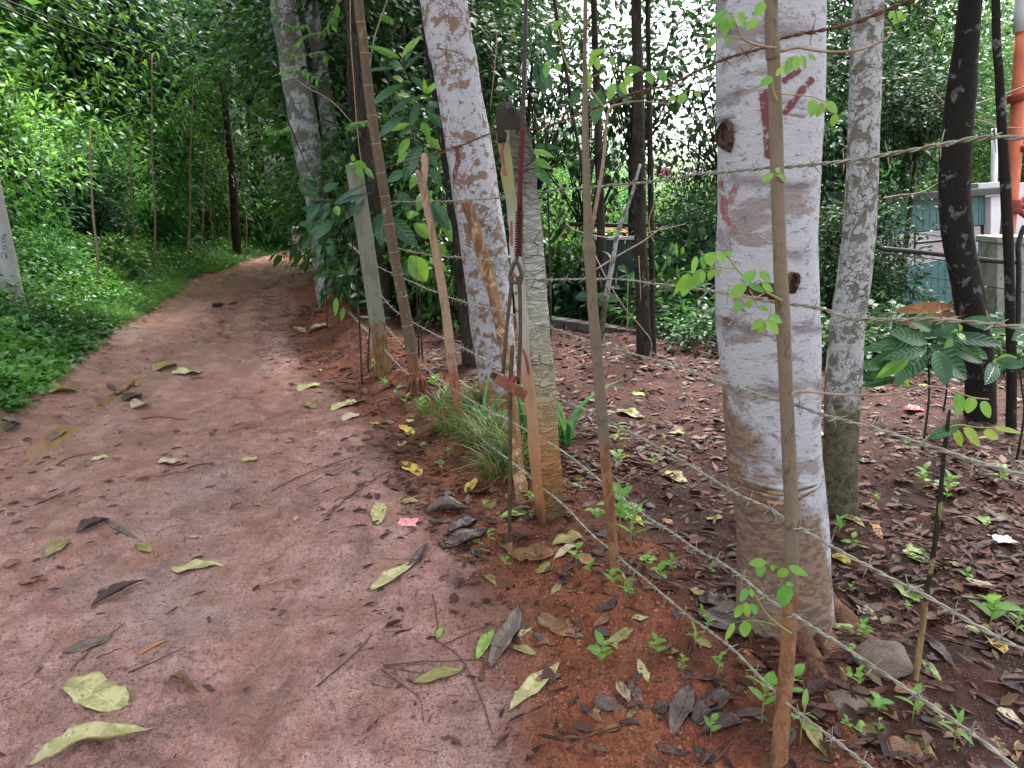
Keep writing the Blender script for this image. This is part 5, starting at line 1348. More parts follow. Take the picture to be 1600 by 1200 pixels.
# grey pipe behind
V, F = tube_vf([at(880, 350, 11), at(960, 352, 11), at(1045, 352, 11)], .03, 8)
tag(add_mesh('water_pipe', V, F, M['black_pipe'], base=at(880, 350, 11)), 'dark horizontal pipe above the green sheet', 'pipe')
def crumple(name, label, cat, px, py, w, h, mat, Y=None, flat=.35):
    c = G(px, py) if Y is None else at(px, py, Y)
    g = np.random.default_rng(int(px)); n = 9; z = zc(c)
    W, Hh = w / FPX * z, h / FPX * z
    V = []; 
    for i in range(n):
        for j in range(n):
            u, v = i / (n - 1) - .5, j / (n - 1) - .5
            V.append((c.x + W * u + g.normal() * W * .05, c.y + v * (W if Y is None else .05), c.z + (.01 if Y is None else Hh * v) + abs(float(fbm(np.array(u * 4 + px), np.array(v * 4), 3, 3))) * 2.2 * Hh * flat * (1 - 2 * max(abs(u), abs(v)) * .8)))
    F = [(i * n + j, (i + 1) * n + j, (i + 1) * n + j + 1, i * n + j + 1) for i in range(n - 1) for j in range(n - 1)]
    o = add_mesh(name, V, F, M[mat], base=c); tag(o, label, cat); return o
crumple('plastic_bag', 'crumpled red plastic bag on the ground beneath the coffee plant', 'bag', 1426, 640, 24, 16, 'red_plastic', flat=.5)
crumple('plastic_scrap', 'dirty white plastic scrap on the litter at the right edge', 'scrap', 1566, 846, 30, 16, 'white_plastic', flat=.8)
crumple('sweet_wrapper', 'pink and white wrapper lying on the soil left of the post', 'wrapper', 638, 819, 30, 8, 'pink_wrap', flat=.6)
crumple('pink_cloth', 'small bright pink cloth hanging among the distant leaves', 'cloth', 1037, 269, 22, 12, 'pink_cloth', Y=13)

# ------------------------------------------------------------------ trees and undergrowth on the right and middle
random.seed(77)
def bpx(key, px, Y, s, sz=1.0, **kw):
    p = at(px, 400, Y); return bush(key, p.x, Y, s, sz, **kw)
GM = 'undergrowth behind the fence trees'
mid = [('bush_dark', 580, 11.5, .8, 1.3), ('bush_broad', 590, 10.2, .8, 1.3), ('bush_dark', 640, 9.4, .8, 1.2), ('bush_mid2', 675, 10.6, .9, 1.2), ('bush_mid1', 700, 8.8, .6, 1.2), ('bush_broad', 560, 13.4, 1.3, 1.3), ('bush_mid1', 620, 13, 1.3, 1.3), ('bush_blue', 690, 13, 1.3, 1.3), ('bush_dark', 735, 11.5, .8, 1.1), ('bush_mid2', 728, 14.5, 1.0, 1.2), ('bush_mid2', 545, 15.5, 1.1, 1.2)]
MLB = ['dark shrub between the two leaning grey trunks', 'dark shrub behind the far concrete post', 'dark shrub behind the peeled stake', 'green shrub behind the tall broad leaved sapling', 'low green shrub left of the lichen tree foot', 'larger dark shrub further behind the far concrete post', 'mid green shrub further behind the ringed cane', 'bluish shrub further behind the lichen tree', 'dark shrub right behind the lichen tree', 'green shrub between the lichen tree and the open sky', 'dark shrub left of the leaning grey trunks']
for (key, px, Y, s, sz), lb in zip(mid, MLB):
    bpx(key, px, Y, s, sz, label=lb, group=GM)
GR = 'shrubs behind the leaf littered plot'
for key, px, Y, s, sz, lab in [
    ('bush_dark', 850, 12.0, .55, .8, 'dark shrub behind the post right of the lichen tree'), ('bush_bright', 870, 13.5, .9, .9, 'light yellow green shrub behind the concrete post'),
    ('bamboo', 880, 11.5, .6, .8, 'narrow leaved bright clump right of the concrete post'), ('bush_bright', 905, 16, 1.3, .8, 'bright sunlit shrub far behind the khaki stake'),
    ('bush_broad', 875, 11.0, .7, 1.1, 'broad leaved shrub between the cracked post and the khaki stake'), ('bush_broad', 950, 13.0, 1.0, 1.1, 'broad leaved shrub rising behind the green sheet'), ('bush_dark', 1035, 12.0, .8, 1.1, 'dark shrub under the pink cloth'), ('bush_broad', 1090, 12.4, 1.1, 1.2, 'tall broad leaved shrub left of the thick pale tree'), ('bush_broad', 905, 14.5, 1.1, 1.1, 'broad leaved shrub beyond the block kerb'), ('bush_broad', 1322, 10.5, .65, 1.2, 'broad leaved shrub behind the mottled trunk'),
    ('under_dark', 870, 10.0, 1.3, 1.3, 'dark low shrub behind the kerb right of the cracked post'), ('under_dark', 900, 10.3, 1.4, 1.3, 'dark low shrub behind the kerb left of the khaki stake'), ('under_dark', 925, 10.6, 1.5, 1.3, 'dark shrub at the left side of the green sheet'), ('under_dark', 1030, 9.4, 1.2, 1.1, 'dark low shrub right of the brown trunk by the plank screen'),
    ('bush_dark', 1060, 10.2, .7, 1.1, 'dark leafy shrub between the brown trunk and the pale tree'), ('under_dark', 1085, 9.4, 1.4, 1.2, 'low dense shrub at the left side of the thick pale tree'),
    ('under_mid', 1045, 9.0, 1.2, 1.2, 'small green shrub at the edge of the littered plot'), ('bush_dark', 1110, 11.5, .9, 1.2, 'dark shrub showing left of the thick pale tree'),
    ('bush_bright', 1040, 15, 1.1, 1.0, 'bright green shrub beyond the pink cloth'), ('bush_bright', 1110, 16, 1.5, 1.1, 'tall bright shrub behind the left edge of the pale tree'),
    ('bush_mid1', 990, 17, 1.4, .8, 'mid green shrub far beyond the green sheet'), ('bush_dark', 1300, 8.8, .5, 1.2, 'dark shrub between the pale and mottled trunks'),
    ('bush_dark', 1352, 9.0, .5, 1.5, 'dark shrub right of the mottled trunk'), ('bush_mid2', 1366, 9.6, .32, 1.5, 'leafy shrub hanging before the louvred window'),
    ('bush_dark', 1285, 12, .9, 1.4, 'large dark shrub filling the gap behind the mottled trunk'), ('under_mid', 1330, 7.2, .8, 1.0, 'small plant at the foot of the dark shrub'),
    ('under_dark', 1420, 7.2, .9, .9, 'low dark plant under the coffee leaves'), ('under_dark', 1500, 7.8, .9, 1.0, 'low dark plant at the foot of the curving trunk'), ('under_mid', 1570, 6.8, .8, .8, 'low plant at the foot of the slim dark trunk')]:
    bpx(key, px, Y, s, sz, label=lab, group=GR)
for key, px, Y, s, sz, lab in [
    ('under_dark', 1040, 8.6, 0.78, 0.80, 'low dark plant right of the brown trunk foot'), ('under_mid', 1075, 8.2, 0.68, 0.90, 'low green plant at the far edge of the plot'), ('under_dark', 1105, 7.7, 0.78, 0.80, 'low dark plant touching the left side of the pale tree'), ('under_mid', 880, 10.0, 0.78, 0.90, 'low plant behind the block kerb'), ('under_dark', 1290, 7.0, 0.78, 0.90, 'low dark plant between the pale and mottled trunks'),
    ('under_dark', 1345, 6.9, 0.83, 0.90, 'low dark plant right of the mottled trunk'), ('under_mid', 1385, 6.8, 0.68, 0.80, 'low green plant behind the coffee plant'), ('under_dark', 1425, 7.0, 0.88, 0.80, 'low dark plant left of the curving trunk'), ('under_dark', 1475, 6.9, 0.73, 0.80, 'low dark plant beside the curving trunk foot'), ('under_mid', 1545, 7.1, 0.73, 0.80, 'low green plant between the two dark trunks'), ('under_dark', 1595, 6.6, 0.83, 0.90, 'low dark plant at the far right edge'), ('bush_broad', 965, 10.3, .4, .8, 'broad leaved low plant at the foot of the green sheet')]:
    bpx(key, px, Y, s, sz, label=lab, group=GR)
TM = 'trees standing behind the plot'
def tpx(key, px, Y, th, r, s, lab, **kw):
    p = at(px, 400, Y); return tree(key, p.x, Y, th, r, s, label=lab, group=TM, **kw)
for a in [('crown_dark1', 640, 12.0, 2.0, .12, .8), ('crown_mid', 560, 14.5, 2.2, .12, 1.0), ('crown_dark1', 668, 14.5, 2.2, .14, .8), ('crown_dark1', 600, 17, 3.0, .16, 1.4), ('crown_dark2', 715, 17, 4.4, .12, .6), ('crown_blue', 520, 18.5, 2.6, .16, 1.1), ('crown_dark2', 680, 19, 4.6, .2, 1.5)]:
    tpx(*a, {640: 'dark crowned tree behind the peeled stake', 560: 'mid green tree behind the leaning grey trunks', 668: 'dark crowned tree behind the lichen tree', 600: 'taller dark tree behind the ringed cane', 715: 'open dark tree right of the lichen tree top', 520: 'bluish green tree behind the mossy leaning trunk', 680: 'tallest dark tree above the broad leaved sapling'}[a[1]])
for a in [('crown_thin', 830, 11.5, 2.3, .05, .8), ('crown_thin', 915, 12.5, 2.3, .07, .85), ('crown_thin', 985, 11.0, 3.0, .05, .7), ('crown_thin', 1085, 13, 2.4, .05, .6), ('crown_thin', 1130, 11, 2.8, .05, .8)]:
    tpx(*a, {830: 'thin leaved tree right of the guy cable against the sky', 915: 'thin leaved tree behind the khaki live stake', 985: 'thin leaved tree left of the dark brown trunk', 1085: 'thin leaved tree right of the dark brown trunk', 1130: 'thin leaved tree at the left side of the thick pale tree'}[a[1]])
for a in [('crown_dark1', 1300, 12.5, 2.8, .10, .68), ('crown_dark2', 1412, 11.5, 3.5, .05, .36), ('crown_dark1', 1250, 15, 4.6, .10, .85), ('crown_mid', 1400, 16.5, 3.8, .14, .9)]:
    tpx(*a, {1300: 'dark leafy tree behind the mottled trunk', 1412: 'dark leafed tree whose leaves hang over the teal building', 1250: 'taller dark tree between the pale and mottled trunks', 1400: 'mid green tree rising behind the teal building'}[a[1]])
for a in [('crown_bright', 1470, 24, 1.8, .2, 1.3), ('crown_bright', 1560, 26, 2.0, .2, 1.5), ('crown_blue', 1640, 24, 2.5, .2, 1.5), ('crown_blue', 1520, 32, 4.0, .2, 2.0)]:
    tpx(*a, {1470: 'pale feathery tree left of the white building', 1560: 'pale feathery tree above the white building', 1640: 'bluish tree right of the orange tower leg', 1520: 'tall bluish tree far behind the white building'}[a[1]])
for a in [('crown_bright', 860, 24, -1.0, .15, .9), ('crown_bright', 960, 28, -1.0, .15, 1.0), ('crown_blue', 905, 34, -1.2, .15, 1.2), ('crown_bright', 1060, 30, -.8, .15, 1.3), ('crown_blue', 800, 30, -1.0, .15, 1.3), ('crown_bright', 1120, 24, 0.0, .15, 1.2)]:
    tpx(*a, {860: 'distant pale tree right of the concrete post', 960: 'distant pale tree left of the dark brown trunk', 905: 'farthest bluish tree behind the khaki live stake', 1060: 'distant pale tree behind the pink cloth', 800: 'distant bluish tree behind the post head', 1120: 'distant bright tree beside the thick pale trunk'}[a[1]])

# far wooded rise closing the view, one mass
def far_forest():
    g = np.random.default_rng(8); n = 26000
    az = np.radians(g.uniform(-46, 46, n)); d = g.uniform(36, 70, n)
    top = np.interp(np.degrees(az), [-46, -12, -3, 0, 10, 17, 22, 46], [22, 22, 9, 3.0, 2.4, 3.5, 11, 15])
    x = np.sin(az) * d; y = np.cos(az) * d
    z = H(x, y) * .3 - 1 + g.random(n) * top * (.8 + .4 * np.sin(az * 37 + d * .3))
    P = np.stack([x, y, z], 1)
    V, F, k = leaves_vf(P, g.normal(size=(n, 3)) + [0, 0, -.3], g.normal(size=(n, 3)) * .6 + [0, -.5, .8], g.uniform(.6, 1.4, n), g.uniform(.35, .8, n), False, .2)
    o = link('distant_wood', mesh_np('distant_wood', V, F, M['leaf_blue'], smooth=False, rnd=np.repeat(g.random(n), k)))
    tag(o, 'distant wooded rise closing the view', 'wood', kind='stuff')
far_forest()

# thin hanging vines in the middle
VN = 'thin vines hanging between the trunks'
for k, (pts, Y, r, lab) in enumerate([
    ([(547, 0), (548, 60), (553, 130), (560, 220), (575, 320)], 7.6, .006, 'thin straight vine beside the far concrete post'),
    ([(562, 0), (572, 60), (578, 130), (580, 180)], 7.0, .007, 'pale vine running down to the ringed cane'),
    ([(605, 0), (585, 60), (578, 110), (577, 160)], 6.8, .006, 'slanting pale vine above the ringed cane'),
    ([(440, 100), (470, 130), (520, 160), (560, 205), (580, 235)], 8.8, .007, 'slanting twig crossing the leaning grey trunks'),
    ([(420, 140), (450, 190), (480, 260), (505, 300)], 8.6, .008, 'dark slanting stem before the bend'),
    ([(884, 350), (905, 362), (960, 372), (1020, 362), (1070, 350)], 7.2, .005, 'thin dry twig crossing before the green sheet'),
    ([(930, 422), (965, 400), (1000, 380), (1015, 370), (1033, 356)], 6.9, .008, 'pale dry branch slanting across the green sheet'),
    ([(930, 400), (950, 440), (975, 480), (1005, 515), (1018, 535), (1017, 560)], 6.8, .006, 'long curved dry vine falling across the brown trunk'),
    ([(1025, 310), (1014, 345), (1018, 370), (1022, 378)], 6.9, .006, 'short curled dry vine on the brown trunk'),
    ([(982, 430), (980, 480), (981, 540)], 6.9, .006, 'thin reddish upright stem left of the brown trunk'),
    ([(998, 400), (1000, 440), (1001, 470)], 6.9, .005, 'second reddish upright stem on the brown trunk'),
    ([(848, 360), (846, 410), (852, 436)], 3.7, .003, 'fine tendril on the right edge of the cracked post'),
    ([(838, 0), (836, 60), (830, 130), (826, 200)], 5.2, .0035, 'fine hanging tendril right of the guy cable'),
    ([(770, 20), (776, 60), (772, 110), (766, 170)], 6.0, .005, 'fine hanging tendril right of the lichen trunk'),
    ([(1380, 310), (1405, 305), (1440, 300), (1475, 280)], 7.0, .006, 'thin bare twig left of the curving trunk'),
    ([(1455, 140), (1480, 165), (1500, 170), (1560, 150), (1600, 135)], 9.0, .008, 'bare twig crossing behind the curving trunk'),
    ([(1505, 185), (1540, 190), (1560, 198), (1600, 200)], 9.2, .006, 'second bare twig right of the curving trunk')]):
    P = [at(a, b, Y) for a, b in pts]
    V, F = tube_vf(catmull(P, 30), np.linspace(r, r * .6, 30), 6, noise=.15, seed=k)
    tag(add_mesh('vine', V, F, M['vine_wood'] if k not in (4, 12) else M['bark_wood'], base=P[0]), lab, 'vine', VN)

# feathery fern sprays hanging over the leaning trunks
def spray(label, pts, Y, n, ll, mat='leaf_bright'):
    P = catmull([at(a, b, Y) for a, b in pts], n)
    o = thing('leafy_twig', label, 'twig', tuple(P[0]), 'leafy twigs hanging over the leaning trunks')
    V, F = tube_vf(P, .004, 5); add_mesh('stem', V, F, M['green_stem'], o)
    for i in range(2, n, 1):
        t = P[i] - P[i - 1]; t /= np.linalg.norm(t)
        s = np.cross(t, [0, -.5, 1]); s /= np.linalg.norm(s)
        for sg in (-1, 1):
            e = P[i] + (s * sg + t * .5 + np.array([0, 0, -.25])) * ll
            V, F, UV = leaf_grid(P[i], e, ll * .42, nu=4, nv=3, shape='ovate')
            add_mesh('leaf', V, F, M[mat], o, uv=UV, rnd=np.full(len(V), random.random()))
for lab, pts, Y in [('fern like twig across the top of the mossy leaning trunk', [(420, 10), (435, 30), (455, 42), (478, 40)], 8.2), ('fern like twig with drooping leaflets on the slim pale trunk', [(520, 28), (505, 50), (480, 55), (462, 70)], 8.0),
                    ('light green twig with large leaflets before the mossy trunk', [(425, 120), (445, 112), (470, 110), (495, 125)], 7.9), ('light green twig hanging between the leaning trunks', [(440, 78), (465, 88), (500, 82), (512, 90)], 8.1),
                    ('small leafy twig beside the vine above the far post', [(590, 20), (600, 25), (612, 30)], 7.2), ('light green twig just above the bend', [(410, 190), (430, 205), (450, 200)], 9), ('leafy twig hanging from the top before the dark trunk', [(530, 0), (522, 20), (518, 40)], 8.0),
                    ('pale green twig above the far concrete post', [(540, 210), (550, 196), (575, 190)], 7.4)]:
    spray(lab, pts, Y, 11, .075)

LANDMARKS = [(bT, 'thin young tree'), (bB, 'thick pale tree'), (G(1314, 796), 'mottled trunk'), (bD, 'dark sapling'), (G(960, 888), 'khaki live stake'), (bH, 'cracked concrete post'), (bF, 'lichen tree'), (bE, 'peeled stake'), (G(652, 612), 'ringed cane'), (bP, 'far concrete post'), (G(1530, 655), 'curving dark trunk'),
    (G(1426, 640), 'red plastic bag'), (G(1566, 846), 'white plastic scrap'), (G(638, 819), 'pink wrapper'), (G(1010, 552), 'dark brown trunk'), (G(60, 720), 'orange puddle'), (G(150, 1085), 'broad pale leaf'), (G(305, 887), 'pale mid track leaf'), (G(1385, 1050), 'angular brown stone'), (G(1060, 1110), 'dead leaf pile'), (G(870, 980), 'glossy brown leaf'), (G(830, 1075), 'long yellow green leaf'), (G(1550, 990), 'right edge seedling clump')]
def whereabouts(p):
    b, nm = min(LANDMARKS, key=lambda q: (q[0] - p).length)
    dx, dy = p.x - b.x, p.y - b.y; d = math.hypot(dx, dy)
    if abs(dx) > 1.8 * abs(dy): w = 'right of' if dx > 0 else 'left of'
    elif abs(dy) > 1.8 * abs(dx): w = 'behind' if dy > 0 else 'in front of'
    else: w = ('behind ' if dy > 0 else 'before ')+'and ' + ('right of' if dx > 0 else 'left of')
    return ('just ' if d < .3 else '' if d < .7 else 'some way ') + w + ' the ' + nm
# ------------------------------------------------------------------ ground level plants
def blades(name, label, px, py, n, L, spread, mat, cat, w=.007, lean=.7, group=None):
    c = G(px, py); o = thing(name, label, cat, c, group); g = np.random.default_rng(int(px * 3 + py))
    sm = [];
    for k in range(n):
        a = g.random() * 6.283; b0 = Vector((math.cos(a), math.sin(a), 0)) * spread * g.random() ** .5
        x, y = c.x + b0.x, c.y + b0.y; z = h1(x, y)
        d = Vector((math.cos(a + g.normal() * .6), math.sin(a + g.normal() * .6), 0)); ll = L * g.uniform(.5, 1.15); le = lean * g.uniform(.4, 1.3)
        V = []; F = []; m = 6
        side_ = Vector((-d.y, d.x, 0))
        for i in range(m + 1):
            t = i / m; p = Vector((x, y, z)) + d * (le * ll * t * t) + Vector((0, 0, ll * (t - .55 * le * t * t)))
            ww = w * (1 - t ** 2) + .0004
            V += [tuple(p - side_ * ww), tuple(p + side_ * ww)]
            if i: F.append((2 * i - 2, 2 * i - 1, 2 * i + 1, 2 * i))
        sm.append((np.array(V), F))
    if n <= 24:
        for V, F in sm: add_mesh('blade', V, F, M[mat], o, rnd=np.full(len(V), g.random()), smooth=True)
    else:
        V, F = join_vf(sm); r = np.repeat(g.random(n), 14)
        q = add_mesh('blades', V, F, M[mat], o, rnd=r); q['kind'] = 'stuff'
    return o
for k, (px, py, n, L, s, lab) in enumerate([(775, 690, 380, .26, .2, 'dense grass tuft at the foot of the lichen tree'), (725, 665, 240, .19, .18, 'grass tuft beside the peeled stake'), (812, 720, 90, .30, .08, 'tall grass between the iron rod and the concrete post'), (690, 640, 160, .18, .18, 'short grass left of the peeled stake'), (785, 735, 150, .24, .13, 'grass hanging over the bank near the iron rod'), (740, 625, 60, .2, .10, 'grass tuft behind the peeled stake')]):
    blades('grass_tuft', lab, px, py, n, L, s, 'grass', 'grass', .0042, 1.0)
blades('strap_leaf_plant', 'long strap leaved plant right of the cracked post', 885, 690, 14, .62, .05, 'strap', 'plant', .016, .8)
blades('strap_leaf_plant', 'long strap leaves between the iron rod and the post', 822, 700, 9, .75, .03, 'strap', 'plant', .014, .25)
blades('strap_leaf_plant', 'arching grass blade plant in front of the lichen tree', 760, 668, 8, .45, .05, 'strap', 'plant', .012, 1.1)

# seedlings
def seedling_leaf(L, W):
    V, F, UV = leaf_grid((0, 0, 0), (L, 0, L * .15), W, up=(0, 0, 1), nu=5, nv=3, shape='ovate', droop=.25)
    return mesh_np('leaf', V, F, M['leaf_vine'], uv=UV, rnd=np.full(len(V), .5))
SL = [seedling_leaf(.045, .024), seedling_leaf(.034, .019), seedling_leaf(.055, .03), seedling_leaf(.05, .012)]
Vs, Fs = tube_vf([(0, 0, -.02), (0, 0, .05), (.004, 0, .09)], .0016, 5)
STEM = mesh_np('stem', Vs, Fs, M['green_stem'])
def seedling(px, py, s, label, group=None, nl=None, kind=None):
    c = G(px, py); o = thing('seedling', label, 'seedling', c, group)
    st = link('stem', STEM, o); st.scale = (s, s, s)
    nl = nl or random.randint(4, 9); kd = random.randint(0, 3) if kind is None else kind
    for i in range(nl):
        l = link('leaf', SL[kd], o, (0, 0, s * (.035 + .055 * i / nl)))
        l.scale = (s * random.uniform(.7, 1.1),) * 3; l.rotation_euler = (random.uniform(-.3, .3), random.uniform(-.7, .25), i * 2.4 + random.uniform(-.3, .3))
    return o
random.seed(12)
SG = 'seedlings sprouting on the soil'
for px, py, s, lab in [(940, 1042, 1.0, 'seedling alone on the orange soil below the olive fallen leaf'), (1024, 1030, .9, 'two bladed sprout on the orange soil'), (1065, 1055, .8, 'small seedling just above the dark dead leaf pile'), (1122, 1058, 1.0, 'bushy seedling at the edge of the orange soil near the thin trunk'), (1085, 1015, .9, 'seedling on the bank below the big brown leaf'),
                       (1105, 990, .8, 'low sprout beside the big brown leaf'), (1190, 1130, 1.7, 'bright seedling left of the foot of the thin trunk'), (1110, 1155, .8, 'seedling growing through the dark dead leaves'), (1370, 1122, .8, 'small sprout beside the bright green fallen leaf'), (1425, 1130, 1.2, 'upright seedling at the lower right near the lowest wire'), (1490, 1170, 1.2, 'seedling at the bottom right under the barbed wire'), (1322, 1142, .5, 'tiny seedling near the orange fallen leaf'),
                       (1545, 990, 1.6, 'leafy seedling clump under the wire at the right edge'), (1585, 1000, 1.2, 'pale leaved seedling at the right edge'), (900, 890, 1.4, 'bright seedling clump beside the yellow fallen leaf'), (955, 925, 1.1, 'seedling before the foot of the khaki stake'), (975, 935, 1.0, 'seedling pair at the edge of the orange bank'), (1030, 915, 1.0, 'upright seedling right of the khaki stake'), (1050, 900, .9, 'small seedling under the lowest wire'),
                       (968, 830, 2.0, 'bushy green plantlet beside the khaki stake'), (985, 860, 2.0, 'second bushy plantlet right of the khaki stake'), (966, 700, 1.7, 'dense small plant behind the khaki stake'), (966, 735, 1.4, 'dense small plant lower behind the khaki stake'), (930, 820, 1.0, 'seedling between the post and the khaki stake'), (960, 780, .9, 'narrow leaved seedling just right of the khaki stake'),
                       (1310, 838, 1.0, 'round leaved seedling at the right side of the pale tree'), (1330, 860, .8, 'small round leaved seedling near the orange leaf'), (1440, 765, 1.5, 'round leaved seedling left of the dark sapling'), (1480, 775, 1.4, 'round leaved seedling right of the dark sapling'), (1560, 760, 1.3, 'round leaved seedling near the fourth wire'), (1330, 930, .7, 'tiny seedling right of the pale trunk foot'),
                       (1235, 1105, 1.6, 'broad leaved seedling right behind the thin trunk foot'), (1250, 1160, 1.5, 'dark seedling at the lower right of the thin trunk'), (790, 890, .7, 'tiny seedling on the bank left of the purple leaf'), (765, 850, .8, 'two leaved sprout near the dark wet leaves'), (830, 790, .8, 'sprout at the foot of the cracked post'), (690, 740, .9, 'pale green sprout right of the yellow leaf'), (700, 715, .7, 'greyish sprout on the bank edge'), (640, 690, .9, 'weed with narrow leaves on the bank edge'),
                       (660, 650, 1.6, 'leafy weed left of the peeled stake'), (635, 640, 1.4, 'leafy weed near the foot of the ringed cane'), (680, 612, 1.4, 'light green weed between the cane and the stake'), (620, 625, 1.2, 'small weed on the bank left of the ringed cane'), (585, 585, 1.6, 'weed at the foot of the far concrete post'), (565, 575, 1.3, 'weed left of the far concrete post'), (600, 610, 1.1, 'sprout below the far concrete post'), (760, 800, .7, 'thin sprout below the iron rod'), (1095, 280 + 690, .6, 'tiny weed above the big brown leaf'), (1370, 1150, .7, 'tiny weed left of the purple fallen leaf'), (1010, 890, .8, 'grassy sprout right of the yellow litter')]:
    seedling(px, py, s, lab, SG)
SEEN = set()
for k in range(26):
    px = random.uniform(880, 1590); py = random.uniform(660, 1150)
    g_ = G(px, py)
    if whereabouts(g_) in SEEN: continue
    SEEN.add(whereabouts(g_))
    if g_.x > float(fence_x(g_.y)) - .2: seedling(px, py, random.uniform(.5, 1.1), 'tiny green seedling ' + whereabouts(g_), 'tiny seedlings among the leaf litter')

# ------------------------------------------------------------------ fallen leaves, single ones
def fallen(x1, y1, x2, y2, w, mat, label, group='fallen leaves on the ground', curl=.12, fold=.1, shape='ellip', wavy=.05, lift=.002, name='fallen_leaf', nu=14, nv=7):
    a = G(x1, y1); b = G(x2, y2); L = (b - a).length
    mid_ = a.lerp(b, .5); curl *= .5; fold *= .8
    # width given across the sight line; turn it into ground width
    d = (b - a); d.z = 0; d.normalize(); s = Vector((-d.y, d.x, 0))
    e = mid_ + s * .01
    def proj(p):
        q = p - CAMV; zz = zc(p); return (q.x / zz * FPX, -(q.y * SP + q.z * CP) / zz * FPX)
    p0, p1 = proj(mid_), proj(e); pxper = math.hypot(p1[0] - p0[0], p1[1] - p0[1]) / .01
    da = proj(a); db = proj(b); ang = abs((p1[0] - p0[0]) * -(db[1] - da[1]) + (p1[1] - p0[1]) * (db[0] - da[0])) / (math.hypot(p1[0] - p0[0], p1[1] - p0[1]) * (math.hypot(db[0] - da[0], db[1] - da[1]) + 1e-6) + 1e-9)
    W = min(w / (pxper * max(ang, .35)), L * .75)
    V = []; UV = []
    for i in range(nu + 1):
        u = i / nu
        ww = {'ellip': math.sin(math.pi * min(1, u * .97 + .015)) ** .8, 'lance': math.sin(math.pi * u ** .85), 'broad': math.sin(math.pi * (u * .96 + .02)) ** .5}[shape] * (1 + .22 * (random.random() - .5))
        for j in range(nv):
            v = j / (nv - 1) * 2 - 1
            x = a.x + d.x * L * u + s.x * v * W * .5 * ww; y = a.y + d.y * L * u + s.y * v * W * .5 * ww
            z = lift + fold * W * abs(v) * ww + curl * W * v * v * ww + .10 * L * curl * math.sin(u * 3.14) + wavy * W * math.sin(u * 13 + v * 3 + x1) * abs(v) + curl * .25 * L * max(0, u - .7) 
            V.append((x, y, z)); UV.append((u, v * .5 + .5))
    V = np.array(V); hh = H(V[:, 0], V[:, 1])
    base_ = .35 * hh + .65 * hh.reshape(nu + 1, nv).mean(1).repeat(nv)
    V[:, 2] += np.maximum(base_, hh - V[:, 2] * .6)
    F = [(i * nv + j, i * nv + j + 1, (i + 1) * nv + j + 1, (i + 1) * nv + j) for i in range(nu) for j in range(nv - 1)]
    o = add_mesh(name, V, F, M[mat], base=a, uv=UV)
    m_ = o.modifiers.new('t', 'SOLIDIFY'); m_.thickness = .0012
    tag(o, label, 'leaf', group); return o
